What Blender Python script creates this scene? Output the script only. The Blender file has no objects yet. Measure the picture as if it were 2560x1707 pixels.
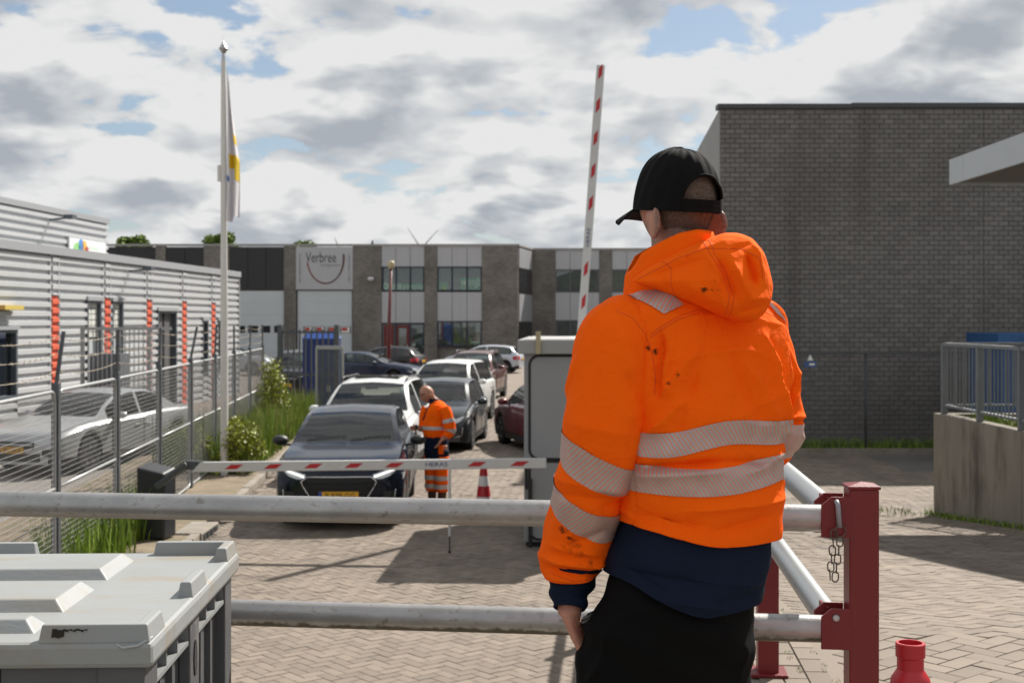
import bpy, bmesh, math, random
import numpy as np
from mathutils import Vector, Matrix, noise as mnoise
from mathutils.bvhtree import BVHTree
random.seed(7); np.random.seed(7)
R = math.radians
SC = bpy.context.scene; COL = SC.collection
# ---------------------------------------------------------------- camera
F, CX, HY, CZ = 3300.0, 1280.0, 800.0, 2.75      # focal length in photo pixels, principal column, horizon row, eye height
cam = bpy.data.cameras.new('camera'); camo = bpy.data.objects.new('camera', cam); COL.objects.link(camo)
camo.location = (0, 0, CZ); camo.rotation_euler = (R(90), 0, 0)
cam.sensor_width = 36; cam.lens = F / 2560 * 36; cam.shift_y = -(1707/2 - HY) / 2560
cam.clip_start = 0.1; cam.clip_end = 4000
cam.dof.use_dof = True; cam.dof.focus_distance = 3.1; cam.dof.aperture_fstop = 8.5
SC.camera = camo
# ---------------------------------------------------------------- sun and sky
SUN = Vector((0.60, 0.85, 1.0)).normalized()
EL = math.asin(SUN.z); AZ = math.atan2(SUN.x, SUN.y)
sl = bpy.data.lights.new('sun', 'SUN'); sl.energy = 5.0; sl.angle = R(0.55); sl.color = (1.0, 0.94, 0.86)
so = bpy.data.objects.new('sun', sl); COL.objects.link(so); so.rotation_euler = (-SUN).to_track_quat('-Z', 'Y').to_euler()
SC.view_settings.view_transform = 'Standard'; SC.view_settings.look = 'None'
SC.view_settings.exposure = 0.70; SC.view_settings.gamma = 1.0; SC.view_settings.use_curve_mapping = False
wd = bpy.data.worlds.new('World'); SC.world = wd; wd.use_nodes = True
def sky():
    nt = wd.node_tree; N = nt.nodes; L = nt.links; N.clear()
    def n(t, **k):
        x = N.new(t)
        for a, b in k.items(): setattr(x, a, b)
        return x
    def m(op, a, b=None, c=None, clamp=False):
        x = n('ShaderNodeMath', operation=op, use_clamp=clamp)
        for i, q in enumerate((a, b, c)):
            if q is None: continue
            if isinstance(q, (int, float)): x.inputs[i].default_value = q
            else: L.new(q, x.inputs[i])
        return x.outputs[0]
    out = n('ShaderNodeOutputWorld'); bg = n('ShaderNodeBackground'); L.new(bg.outputs[0], out.inputs[0])
    bg.inputs[1].default_value = 0.060
    st = n('ShaderNodeTexSky', sky_type='NISHITA'); st.sun_disc = False; st.sun_elevation = EL; st.sun_rotation = AZ
    st.dust_density = 0.8; st.ozone_density = 1.5
    tc = n('ShaderNodeTexCoord'); sp = n('ShaderNodeSeparateXYZ'); L.new(tc.outputs['Generated'], sp.inputs[0])
    X, Y, Z = sp.outputs
    Zp = m('MAXIMUM', Z, 0.0)
    def proj(dz, k=0.30, zs=1.0):
        q = m('ADD', Zp, k + dz)
        cb = n('ShaderNodeCombineXYZ'); L.new(m('DIVIDE', X, q), cb.inputs[0]); L.new(m('DIVIDE', Y, q), cb.inputs[1])
        cb.inputs[2].default_value = 30.3
        return cb.outputs[0]
    def fbm(v, sc, det, rough, dist=0.0):
        x = n('ShaderNodeTexNoise'); x.inputs['Scale'].default_value = sc; x.inputs['Detail'].default_value = det
        x.inputs['Roughness'].default_value = rough; x.inputs['Distortion'].default_value = dist
        L.new(v, x.inputs['Vector']); return x.outputs['Fac']
    p1 = proj(0.0); p2 = proj(0.022)
    big1 = fbm(p1, 2.0, 2.0, 0.5); big2 = fbm(p2, 2.0, 2.0, 0.5)
    f1 = fbm(p1, 5.2, 10.0, 0.54, 0.2); f2 = fbm(p2, 5.2, 3.5, 0.5, 0.2); f3 = fbm(p1, 5.2, 3.5, 0.5, 0.2)
    d1 = m('ADD', m('MULTIPLY', f1, 0.66), m('MULTIPLY', big1, 0.34))
    d3 = m('ADD', m('MULTIPLY', f3, 0.66), m('MULTIPLY', big1, 0.34))
    d2 = m('ADD', m('MULTIPLY', f2, 0.66), m('MULTIPLY', big2, 0.34))
    def ramp(v, a, b, c=0.0, d=1.0):
        mr = n('ShaderNodeMapRange', interpolation_type='SMOOTHSTEP'); L.new(v, mr.inputs[0])
        for i, q in enumerate((a, b, c, d)): mr.inputs[i + 1].default_value = q
        return mr.outputs[0]
    cover = ramp(d1, 0.400, 0.445)
    # towards the horizon the layer closes up
    cover = m('MAXIMUM', cover, ramp(Zp, 0.0, 0.09, 0.85, 0.0))
    # sunlit tops and thin edges are white, thick bases grey
    belly = m('MULTIPLY', ramp(d2, 0.455, 0.58), ramp(d3, 0.45, 0.56))
    edge = m('MULTIPLY', m('SUBTRACT', d3, d2), 5.0)
    tex = m('MULTIPLY', m('SUBTRACT', f1, f3), 2.6)
    lit = m('ADD', m('SUBTRACT', m('ADD', 0.88, edge), m('MULTIPLY', belly, 0.62)), tex, clamp=True)
    hz2 = ramp(Zp, 0.0, 0.075, 0.55, 0.0)
    lit = m('ADD', m('MULTIPLY', lit, m('SUBTRACT', 1.0, hz2)), m('MULTIPLY', 0.84, hz2), clamp=True)
    cm = n('ShaderNodeMix', data_type='RGBA'); L.new(lit, cm.inputs[0])
    cm.inputs[6].default_value = (4.15, 4.5, 5.0, 1); cm.inputs[7].default_value = (8.2, 8.25, 8.2, 1)
    blue = n('ShaderNodeMix', data_type='RGBA'); blue.inputs[0].default_value = 0.30
    L.new(st.outputs[0], blue.inputs[6]); blue.inputs[7].default_value = (4.2, 5.1, 6.3, 1)
    fin = n('ShaderNodeMix', data_type='RGBA'); L.new(cover, fin.inputs[0]); L.new(blue.outputs[2], fin.inputs[6]); L.new(cm.outputs[2], fin.inputs[7])
    L.new(fin.outputs[2], bg.inputs[0])
sky()
# ---------------------------------------------------------------- helpers
K = 2560 / 2352.0
def W(px, py, d): return Vector(((px - CX) / F * d, d, CZ + (HY - py) / F * d))
def WF(px, py, d): return W(px * K, py * K, d)
class MB:
    def __init__(s): s.v = []; s.f = []; s.uv = None
    def add(s, v, f):
        o = len(s.v); s.v += [tuple(p) for p in v]; s.f += [tuple(i + o for i in q) for q in f]; return s
    def box(s, a, b, rz=0.0, piv=None):
        x0, y0, z0 = a; x1, y1, z1 = b
        v = [(x0,y0,z0),(x1,y0,z0),(x1,y1,z0),(x0,y1,z0),(x0,y0,z1),(x1,y0,z1),(x1,y1,z1),(x0,y1,z1)]
        if rz:
            p = Vector(piv) if piv else (Vector(a) + Vector(b)) / 2; M = Matrix.Rotation(rz, 3, 'Z')
            v = [M @ (Vector(q) - p) + p for q in v]
        return s.add(v, [(0,3,2,1),(4,5,6,7),(0,1,5,4),(1,2,6,5),(2,3,7,6),(3,0,4,7)])
    def hexa(s, v):   # eight corners, bottom four then top four
        return s.add(v, [(0,3,2,1),(4,5,6,7),(0,1,5,4),(1,2,6,5),(2,3,7,6),(3,0,4,7)])
    def bar(s, p, q, w, h=None, up=(0, 0, 1)):   # rectangular bar between two points
        p = Vector(p); q = Vector(q); h = h or w; d = (q - p).normalized(); u = Vector(up)
        if abs(d.dot(u)) > 0.98: u = Vector((0, 1, 0))
        a = d.cross(u).normalized() * w / 2; b = a.cross(d).normalized() * h / 2
        return s.hexa([p-a-b, p+a-b, p+a+b, p-a+b, q-a-b, q+a-b, q+a+b, q-a+b])
    def tube(s, pts, rad, n=10, caps=True):
        pts = [Vector(p) for p in pts]; m = len(pts)
        if not hasattr(rad, '__len__'): rad = [rad] * m
        ref = Vector((0, 0, 1)); d0 = (pts[1] - pts[0]).normalized()
        if abs(d0.dot(ref)) > 0.9: ref = Vector((0, 1, 0))
        v = []; f = []
        for i, p in enumerate(pts):
            d = ((pts[min(i+1, m-1)] - pts[max(i-1, 0)])).normalized()
            a = d.cross(ref).normalized(); b = a.cross(d).normalized(); ref = b
            for k in range(n):
                t = 2 * math.pi * k / n; v.append(p + (a * math.cos(t) + b * math.sin(t)) * rad[i])
        for i in range(m - 1):
            for k in range(n): f.append((i*n+k, i*n+(k+1)%n, (i+1)*n+(k+1)%n, (i+1)*n+k))
        if caps: f.append(tuple(range(n))[::-1]); f.append(tuple(range((m-1)*n, m*n)))
        return s.add(v, f)
    def lathe(s, prof, n=24, c=(0, 0, 0), axis='z', caps=True):
        v = []; f = []; m = len(prof)
        for r, z in prof:
            for k in range(n):
                t = 2 * math.pi * k / n; x, y = r * math.cos(t), r * math.sin(t)
                q = (x, y, z) if axis == 'z' else ((z, x, y) if axis == 'x' else (x, z, y))
                v.append((q[0]+c[0], q[1]+c[1], q[2]+c[2]))
        for i in range(m - 1):
            for k in range(n): f.append((i*n+k, i*n+(k+1)%n, (i+1)*n+(k+1)%n, (i+1)*n+k))
        if caps: f.append(tuple(range(n))[::-1]); f.append(tuple(range((m-1)*n, m*n)))
        return s.add(v, f)
    def grid(s, P, closed_u=False, closed_v=False):   # P[i][j]
        P = np.asarray(P, float); a, b = P.shape[:2]; f = []
        for i in range(a if closed_u else a - 1):
            for j in range(b if closed_v else b - 1):
                f.append((i*b+j, i*b+(j+1)%b, ((i+1)%a)*b+(j+1)%b, ((i+1)%a)*b+j))
        return s.add(P.reshape(-1, 3).tolist(), f)
    def prism(s, poly, y0, y1, plane='xz'):
        n = len(poly); mk = {'xz': lambda p, y: (p[0], y, p[1]), 'xy': lambda p, y: (p[0], p[1], y), 'yz': lambda p, y: (y, p[0], p[1])}[plane]
        v = [mk(p, y0) for p in poly] + [mk(p, y1) for p in poly]
        return s.add(v, [tuple(range(n)), tuple(range(2*n-1, n-1, -1))] + [(i, n+i, n+(i+1)%n, (i+1)%n) for i in range(n)])
    def mesh(s, name, mat=None, smooth=False, fix=True):
        me = bpy.data.meshes.new(name); me.from_pydata(s.v, [], s.f)
        if fix:
            bm = bmesh.new(); bm.from_mesh(me); bmesh.ops.recalc_face_normals(bm, faces=bm.faces); bm.to_mesh(me); bm.free()
        if s.uv is not None:
            ul = me.uv_layers.new(name='UVMap')
            for lp in me.loops: ul.data[lp.index].uv = s.uv[lp.vertex_index]
        if mat is not None: me.materials.append(mat)
        if smooth: me.polygons.foreach_set('use_smooth', [True] * len(me.polygons))
        me.update(); return me
    def build(s, name, mat, parent=None, smooth=False, bevel=0, fix=True, label=None, sub=0, ang=None, kind=None):
        return ob(name, s.mesh(name, mat, smooth, fix), parent, bevel, label, sub, ang, kind)
def ob(name, me, parent=None, bevel=0, label=None, sub=0, ang=None, kind=None):
    o = bpy.data.objects.new(name, me); COL.objects.link(o)
    if parent is not None: o.parent = parent
    if bevel:
        b = o.modifiers.new('bevel', 'BEVEL'); b.width = bevel; b.segments = 2; b.limit_method = 'ANGLE'; b.angle_limit = R(35)
    if sub:
        b = o.modifiers.new('sub', 'SUBSURF'); b.levels = sub; b.render_levels = sub
    if ang is not None:
        try:
            for e in me.edges: pass
            me.set_sharp_from_angle(angle=R(ang))
        except Exception: pass
    if label: o['label'] = label
    if kind: o['kind'] = kind
    return o
def thing(name, label, cat, loc=(0, 0, 0), rz=0.0, group=None):
    o = bpy.data.objects.new(name, None); COL.objects.link(o); o.location = loc; o.rotation_euler = (0, 0, rz)
    o.empty_display_size = 0.2; o['label'] = label; o['category'] = cat
    if group: o['group'] = group
    return o
def tag(o, label, cat, group=None):
    o['label'] = label; o['category'] = cat
    if group: o['group'] = group
    return o
def kids(o): return [c for c in bpy.data.objects if c.parent == o]
def text_mesh(txt, size, mat, name, depth=0.002, sx=1.0):
    c = bpy.data.curves.new('txt', 'FONT'); c.body = txt; c.size = size; c.extrude = depth; c.align_x = 'CENTER'; c.align_y = 'CENTER'
    c.resolution_u = 3
    t = bpy.data.objects.new('txt', c); COL.objects.link(t)
    dg = bpy.context.evaluated_depsgraph_get(); me = bpy.data.meshes.new_from_object(t.evaluated_get(dg))
    bpy.data.objects.remove(t); bpy.data.curves.remove(c); me.name = name; me.materials.clear(); me.materials.append(mat)
    for v in me.vertices: v.co.x *= sx
    return me
# ---------------------------------------------------------------- materials
MATS = {}
def M(name, col, rough=0.6, metal=0.0, var=0.0, vs=4.0, bump=0.0, bs=60.0, island=0.0, spec=0.5, dirt=None, dsc=3.0, dlo=0.5, dhi=0.65, coat=0.0, stretch=(1, 1, 1), alpha=None, sss=0.0, det=4.0, sheen=0.0):
    if name in MATS: return MATS[name]
    m = bpy.data.materials.new(name); m.use_nodes = True; nt = m.node_tree; N = nt.nodes; L = nt.links
    b = N['Principled BSDF']; b.inputs['Roughness'].default_value = rough; b.inputs['Metallic'].default_value = metal
    b.inputs['Specular IOR Level'].default_value = spec; b.inputs['Coat Weight'].default_value = coat; b.inputs['Coat Roughness'].default_value = 0.04
    b.inputs['Base Color'].default_value = (*col, 1)
    if sheen: b.inputs['Sheen Weight'].default_value = sheen; b.inputs['Sheen Roughness'].default_value = 0.4
    if sss: b.inputs['Subsurface Weight'].default_value = sss; b.inputs['Subsurface Radius'].default_value = (0.02, 0.006, 0.003); b.inputs['Subsurface Scale'].default_value = 0.6
    tc = N.new('ShaderNodeTexCoord'); mp = N.new('ShaderNodeMapping'); mp.inputs['Scale'].default_value = stretch
    L.new(tc.outputs['Object'], mp.inputs[0]); co = mp.outputs[0]
    def noise(sc, det=4.0, ro=0.6):
        x = N.new('ShaderNodeTexNoise'); x.inputs['Scale'].default_value = sc; x.inputs['Detail'].default_value = det; x.inputs['Roughness'].default_value = ro
        L.new(co, x.inputs['Vector']); return x.outputs['Fac']
    cur = None
    def rgb(c):
        x = N.new('ShaderNodeRGB'); x.outputs[0].default_value = (*c, 1); return x.outputs[0]
    cur = rgb(col)
    def scale_by(fac, amt):
        nonlocal cur
        mr = N.new('ShaderNodeMapRange'); L.new(fac, mr.inputs[0]); mr.inputs[1].default_value = 0.25 if amt[2] else 0; mr.inputs[2].default_value = 0.75 if amt[2] else 1
        mr.inputs[3].default_value = amt[0]; mr.inputs[4].default_value = amt[1]
        x = N.new('ShaderNodeVectorMath'); x.operation = 'SCALE'; L.new(cur, x.inputs[0]); L.new(mr.outputs[0], x.inputs['Scale']); cur = x.outputs[0]
    if var: scale_by(noise(vs, det), (1 - var, 1 + var, True))
    if island:
        ge = N.new('ShaderNodeNewGeometry'); oi = N.new('ShaderNodeObjectInfo'); ad = N.new('ShaderNodeMath'); ad.operation = 'ADD'
        L.new(ge.outputs['Random Per Island'], ad.inputs[0]); L.new(oi.outputs['Random'], ad.inputs[1])
        fr = N.new('ShaderNodeMath'); fr.operation = 'FRACT'; L.new(ad.outputs[0], fr.inputs[0])
        scale_by(fr.outputs[0], (1 - island, 1 + island, False))
    if dirt is not None:
        mr = N.new('ShaderNodeMapRange'); mr.interpolation_type = 'SMOOTHSTEP'; L.new(noise(dsc, 7.0, 0.65), mr.inputs[0])
        mr.inputs[1].default_value = dlo; mr.inputs[2].default_value = dhi
        mx = N.new('ShaderNodeMix'); mx.data_type = 'RGBA'; L.new(mr.outputs[0], mx.inputs[0]); L.new(cur, mx.inputs[6]); mx.inputs[7].default_value = (*dirt, 1); cur = mx.outputs[2]
    L.new(cur, b.inputs['Base Color'])
    if bump:
        bp = N.new('ShaderNodeBump'); bp.inputs['Strength'].default_value = 1.0; bp.inputs['Distance'].default_value = bump; L.new(noise(bs, 5.0), bp.inputs['Height']); L.new(bp.outputs[0], b.inputs['Normal'])
    MATS[name] = m; return m
def glass_mat(name, tint=(0.35, 0.42, 0.42), refl=1.0, fac=0.12):
    if name in MATS: return MATS[name]
    m = bpy.data.materials.new(name); m.use_nodes = True; nt = m.node_tree; N = nt.nodes; L = nt.links; N.clear()
    o = N.new('ShaderNodeOutputMaterial'); tr = N.new('ShaderNodeBsdfTransparent'); tr.inputs[0].default_value = (*tint, 1)
    gl = N.new('ShaderNodeBsdfGlossy'); gl.inputs['Roughness'].default_value = 0.02; gl.inputs[0].default_value = (refl, refl, refl, 1)
    fr = N.new('ShaderNodeFresnel'); fr.inputs[0].default_value = 1.5
    ad = N.new('ShaderNodeMath'); ad.operation = 'ADD'; ad.use_clamp = True; L.new(fr.outputs[0], ad.inputs[0]); ad.inputs[1].default_value = fac
    mx = N.new('ShaderNodeMixShader'); L.new(ad.outputs[0], mx.inputs[0]); L.new(tr.outputs[0], mx.inputs[1]); L.new(gl.outputs[0], mx.inputs[2]); L.new(mx.outputs[0], o.inputs[0])
    MATS[name] = m; return m

def streak(m, col, sc, st, lo, hi, amt):
    N = m.node_tree.nodes; L = m.node_tree.links; b = N['Principled BSDF']; src = b.inputs['Base Color'].links[0].from_socket
    tc = N.new('ShaderNodeTexCoord'); mp = N.new('ShaderNodeMapping'); mp.inputs['Scale'].default_value = st; L.new(tc.outputs['Object'], mp.inputs[0])
    nz = N.new('ShaderNodeTexNoise'); nz.inputs['Scale'].default_value = sc; nz.inputs['Detail'].default_value = 6; nz.inputs['Roughness'].default_value = .6; L.new(mp.outputs[0], nz.inputs['Vector'])
    mr = N.new('ShaderNodeMapRange'); mr.interpolation_type = 'SMOOTHSTEP'; L.new(nz.outputs['Fac'], mr.inputs[0]); mr.inputs[1].default_value = lo; mr.inputs[2].default_value = hi; mr.inputs[4].default_value = amt
    mx = N.new('ShaderNodeMix'); mx.data_type = 'RGBA'; L.new(mr.outputs[0], mx.inputs[0]); L.new(src, mx.inputs[6]); mx.inputs[7].default_value = (*col, 1); L.new(mx.outputs[2], b.inputs['Base Color'])
# ================================================================ SETTING: ground, platform, ramp, paving
PZ = 1.2
def railx(y): return 0.98 + 0.079 * (y - 4.0)
def edgex(y): return railx(y) - 0.13
def fronty(x): return 4.02 + 0.123 * (0.95 - x)
def rampz(y): return PZ if y < 6.5 else max(0.0, PZ * (18.5 - y) / 12.0)
def Hz(x, y): return rampz(y) if x > edgex(y) else 0.0
m_ground = M('ground_asphalt', (0.17, 0.155, 0.14), 0.9, var=0.18, vs=0.6, bump=0.004, bs=40, dirt=(0.11, 0.105, 0.10), dsc=0.25, dlo=0.52, dhi=0.7)
m_joint = M('paving_joint', (0.105, 0.087, 0.068), 0.95, var=0.3, vs=8)
m_paver = M('paver_concrete', (0.182, 0.147, 0.115), 0.85, var=0.20, vs=1.3, bump=0.0015, bs=160, island=0.16, dirt=(0.115, 0.092, 0.073), dsc=.8, dlo=0.50, dhi=0.78)
streak(m_paver, (.075, .062, .052), .55, (1.6, .16, 1), .50, .70, .55); streak(m_paver, (.06, .05, .042), 1.7, (1, 1, 1), .62, .72, .6); streak(m_paver, (.26, .215, .165), 2.6, (1, .7, 1), .60, .75, .5)
m_conc = M('concrete_wall', (0.20, 0.176, 0.142), 0.9, var=0.22, vs=1.6, bump=0.004, bs=30, dirt=(0.075, 0.064, 0.048), dsc=1.9, dlo=0.47, dhi=0.70, stretch=(1, 1, 0.35))
m_kerb = M('kerb_concrete', (0.24, 0.215, 0.185), 0.9, var=0.2, vs=3, bump=0.003, bs=50, dirt=(0.2, 0.17, 0.13), dsc=2.0)
m_soil = M('sandy_soil', (0.185, 0.145, 0.10), 0.95, var=0.3, vs=2.5, bump=0.02, bs=14, dirt=(0.13, 0.12, 0.06), dsc=1.2, dlo=0.5, dhi=0.62)
g = MB().add([(-2000, -60, -.02), (2000, -60, -.02), (2000, 2500, -.02), (-2000, 2500, -.02)], [(0, 1, 2, 3)]).build('ground', m_ground, kind='structure')
road = MB().add([(-4.2, 4.0, -.009), (9, 4.0, -.009), (9, 24, -.009), (7, 58, -.009), (-5.2, 58, -.009), (-4.9, 34, -.009), (-4.3, 23, -.009)], [(0, 1, 2, 3, 4, 5, 6)]).build('road', m_joint, kind='structure')
# platform on which the camera stands, and the ramp that runs down beside it
b = MB()
ys = [fronty(-9) + .25, fronty(edgex(4.2)) + .25]
b.hexa([(-9, -6, -.1), (edgex(4), -6, -.1), (edgex(4.3), ys[1], -.1), (-9, ys[0], -.1), (-9, -6, PZ), (edgex(4), -6, PZ), (edgex(4.3), ys[1], PZ), (-9, ys[0], PZ)])
b.build('platform', m_conc, kind='structure')
b = MB(); P = []
yy = [-6, 2, 4.3, 5.5, 6.5] + [6.5 + 12 * i / 12 for i in range(1, 13)]
for y in yy:
    z = rampz(y) - .0085; P.append([(edgex(y), y, -.1), (edgex(y), y, z), (8.0, y, z), (8.0, y, -.1)])
ramp = b.grid(P).build('ramp', m_conc, kind='structure')
# herringbone paving: every paver is a chamfered block
BW = 0.105
def paver_template(l, w, h=0.010, g=0.0012, c=0.0026):
    a, bb = l / 2 - g, w / 2 - g; a2, b2 = a - c, bb - c
    return [(-a, -bb, -h), (a, -bb, -h), (a, bb, -h), (-a, bb, -h), (-a2, -b2, 0), (a2, -b2, 0), (a2, b2, 0), (-a2, b2, 0)]
PF = [(4, 5, 6, 7), (0, 1, 5, 4), (1, 2, 6, 5), (2, 3, 7, 6), (3, 0, 4, 7)]
PT = np.array(paver_template(0.21, 0.105))
def herring(x0, x1, y0, y1, rot):
    c, s = math.cos(rot), math.sin(rot); out = []
    cx, cy = (x0 + x1) / 2, (y0 + y1) / 2; rr = math.hypot(x1 - x0, y1 - y0) / 2 + .3; n = int(rr / BW) + 2
    for i in range(-n, n):
        for j in range(-n, n):
            k = (i - j) % 4
            if k == 0: u, v, a = (i + 1) * BW, (j + .5) * BW, 0.0
            elif k == 3: u, v, a = (i + .5) * BW, (j + 1) * BW, math.pi / 2
            else: continue
            x, y = cx + u * c - v * s, cy + u * s + v * c
            if x0 <= x <= x1 and y0 <= y <= y1: out.append((x, y, a + rot))
    return out
def kerbx(y): return -3.98 - .062 * (y - 17) if y > 15.5 else -3.89
spots = []
ROT = R(45 - 4.5)
for (x, y, a) in herring(-4.6, 3.0, 9.0, 24.0, ROT):
    if x > kerbx(y) + .12 and x < edgex(min(y, 18.5)) - .09: spots.append((x, y, a))
for (x, y, a) in herring(-5.6, 7.2, 24.0, 40.0, ROT):
    if x > kerbx(y) + .12: spots.append((x, y, a))
for (x, y, a) in herring(1.6, 7.9, 18.5, 24.0, ROT):
    if x >= edgex(18.5) - .09: spots.append((x, y, a))
rspots = []
def stripx(y): return railx(y) + 0.24
for (x, y, a) in herring(0.9, 7.6, 5.3, 18.6, ROT):
    if stripx(y) + .085 < x < min(.405 * y + .3, 5.92): rspots.append((x, y, a))
rs_dir = math.atan2(1, .079)
for i in range(70):
    for c in range(3):
        y = 5.3 + i * .2112 + (c % 2) * .1; x = railx(y) + .24 - .02 - c * .107
        rspots.append((x, y, rs_dir))
def bake_pavers(lst, name, parent):
    n = len(lst); A = np.array(lst); ca, sa = np.cos(A[:, 2]), np.sin(A[:, 2])
    jit = np.random.normal(0, .0014, n); tl = np.random.normal(0, .011, (n, 2))
    V = np.zeros((n, 8, 3)); lx, ly, lz = PT[:, 0], PT[:, 1], PT[:, 2]
    V[:, :, 0] = A[:, 0:1] + np.outer(ca, lx) - np.outer(sa, ly); V[:, :, 1] = A[:, 1:2] + np.outer(sa, lx) + np.outer(ca, ly)
    top = (lz > -.001)
    V[:, :, 2] = lz[None, :] + (jit[:, None] + tl[:, 0:1] * lx[None, :] + tl[:, 1:2] * ly[None, :]) * top[None, :]
    zz = np.array([Hz(a, c) for a, c in A[:, :2]])
    slope = np.where((zz > 0) & (A[:, 1] > 6.5), -.1, 0.0)
    V[:, :, 2] += zz[:, None] + slope[:, None] * (V[:, :, 1] - A[:, 1:2])
    mb = MB(); mb.v = V.reshape(-1, 3).tolist(); mb.f = [tuple(i + 8 * k for i in q) for k in range(n) for q in PF]
    return mb.build(name, m_paver, parent, fix=False, kind='stuff')
pm = MB().add(PT.tolist(), PF).mesh('paver', m_paver, fix=False)
def single_pavers(lst, parent):
    for (x, y, a) in lst:
        o = ob('paver', pm, parent); z = Hz(x, y)
        tilt = Matrix.Rotation(math.atan(-.1), 4, 'X') if (z > 0 and y > 6.5) else Matrix.Identity(4)
        tilt = tilt @ Matrix.Rotation(random.gauss(0, .005), 4, 'X') @ Matrix.Rotation(random.gauss(0, .005), 4, 'Y')
        o.matrix_local = Matrix.Translation((x, y, z + random.gauss(0, .0008))) @ tilt @ Matrix.Rotation(a, 4, 'Z')
def infr(s, lim):   # near pavers inside the picture
    x, y, _ = s; px = CX + F * x / y; py = HY + F * (CZ - Hz(x, y)) / y
    return lim[0] < px < lim[1] and lim[2] < py < lim[3]
near = sorted([s for s in spots if infr(s, (590, 1440, 1300, 1712))], key=lambda s: s[1]); nearset = set(near[:290])
single_pavers(near[:290], road); bake_pavers([s for s in spots if s not in nearset], 'paver_field', road)
near = sorted([s for s in rspots if infr(s, (1860, 2570, 1300, 1712))], key=lambda s: s[1]); nearset = set(near[:290])
single_pavers(near[:290], ramp); bake_pavers([s for s in rspots if s not in nearset], 'paver_field', ramp)
MB().grid([[(stripx(y) + .015, y, rampz(y) - .003), (stripx(y) + .24, y, rampz(y) - .003)] for y in np.linspace(5.2, 18.4, 60)]).build('edge_pavers', m_paver, ramp, fix=False, kind='stuff')
# kerb, verge and drain on the left of the road
kerb = thing('kerb', 'x', 'x'); del kerb['label']; del kerb['category']; kerb['kind'] = 'structure'
km = MB().box((-.06, -.495, -.1), (.06, .495, .095)).mesh('kerb_stone', m_kerb)
y = 12.0
while y < 40:
    if not (16.4 < y < 17.4):
        o = ob('kerb_stone', km, kerb, bevel=.012); o.location = ((kerbx(y) + kerbx(y + 1)) / 2, y + .5, random.gauss(0, .004)); o.rotation_euler = (0, 0, .062 + random.gauss(0, .004))
    y += 1.0
verge = MB(); P = []
for i in range(57):
    y = 11 + i * .5; P.append([(kerbx(y) - .05 - 2.6 * j / 12, y, .075 + .02 * mnoise.noise(Vector((j * .7, y * .9, 0))) + (.05 * j / 12)) for j in range(13)])
verge.grid(P).build('verge', m_soil, kind='structure', smooth=True)
b = MB(); b.box((-4.22, 16.42, -.06), (-3.86, 17.38, .10)); b.build('box', m_kerb)
inlet = bpy.data.objects['box']; inlet.name = 'storm_drain'; tag(inlet, 'low concrete storm drain inlet set in the kerb beside the black barrier post', 'drain')
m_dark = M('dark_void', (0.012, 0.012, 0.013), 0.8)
b = MB()
for i in range(4): b.box((-3.861, 16.5 + i * .21, -.015), (-3.85, 16.66 + i * .21, .075))
b.build('drain_slot', m_dark, inlet)
inlet.modifiers.new('bevel', 'BEVEL').width = .012
yard = MB().add([(-60, 11, -.012), (-6.1, 11, -.012), (-8, 58, -.012), (-60, 58, -.012)], [(0, 1, 2, 3)]).build('yard_pavement', M('yard_paving', (0.185, 0.17, 0.155), 0.9, var=0.15, vs=0.8, bump=0.004, bs=30), kind='structure')
lot = MB().add([(-30, 40.0, -.003), (60, 40.0, -.003), (60, 80, -.003), (-30, 80, -.003)], [(0, 1, 2, 3)]).build('parking_pavement', M('parking_paving', (0.178, 0.143, 0.113), 0.9, var=0.2, vs=0.5, bump=0.004, bs=20, dirt=(0.2, 0.17, 0.15), dsc=.35), kind='structure')
yr = MB().add([(3.2, 24.0, -.006), (30, 24.0, -.006), (30, 27.0, -.006), (3.2, 27.0, -.006)], [(0, 1, 2, 3)]).build('side_pavement', M('side_asphalt', (0.12, 0.11, 0.10), 0.9, var=.2, vs=.8, bump=.004, bs=30), kind='structure')
# ================================================================ vegetation
m_grass = M('grass_blade', (0.15, 0.225, 0.020), 0.6, island=0.55, var=.2, vs=3)
m_leaf = M('shrub_leaf', (0.24, 0.27, 0.022), 0.55, island=0.55)
m_leafd = M('tree_leaf', (0.13, 0.19, 0.03), 0.6, island=0.5)
m_bark = M('bark', (0.12, 0.09, 0.06), 0.9, var=.3, vs=20)
def grass(name, pts, label, parent=None, hmin=.35, hmax=.85, lean=.35, wid=.010, mat=None, kind='stuff'):
    mb = MB()
    for (x, y, z) in pts:
        h = random.uniform(hmin, hmax); a = random.uniform(0, 6.28); lx, ly = math.cos(a) * lean * h * random.random(), math.sin(a) * lean * h * random.random()
        t = random.uniform(0, 3.14); wx, wy = math.cos(t) * wid, math.sin(t) * wid
        mb.add([(x-wx, y-wy, z), (x+wx, y+wy, z), (x+lx*.3+wx*.8, y+ly*.3+wy*.8, z+h*.55), (x+lx*.3-wx*.8, y+ly*.3-wy*.8, z+h*.55), (x+lx, y+ly, z+h)], [(0, 1, 2, 3), (3, 2, 4)])
    o = mb.build(name, mat or m_grass, parent, fix=False, kind=kind)
    if label: o['label'] = label; o['category'] = 'grass'
    return o
pts = []
while len(pts) < 15000:
    y = random.uniform(22.8, 37); t = random.random() ** .8; x = kerbx(y) - .12 - t * 1.75
    dens = .35 + .65 * mnoise.noise(Vector((x * 1.1, y * .8, 2))) + .5
    if random.random() < dens: pts.append((x, y, .09))
grass('verge_grass', pts, 'tall green grass growing on the verge between mesh fence and kerb')
pts = []
for _ in range(900):
    y = random.uniform(22.8, 36); pts.append((kerbx(y) - .15 - random.random() * 1.7, y, .09))
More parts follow.
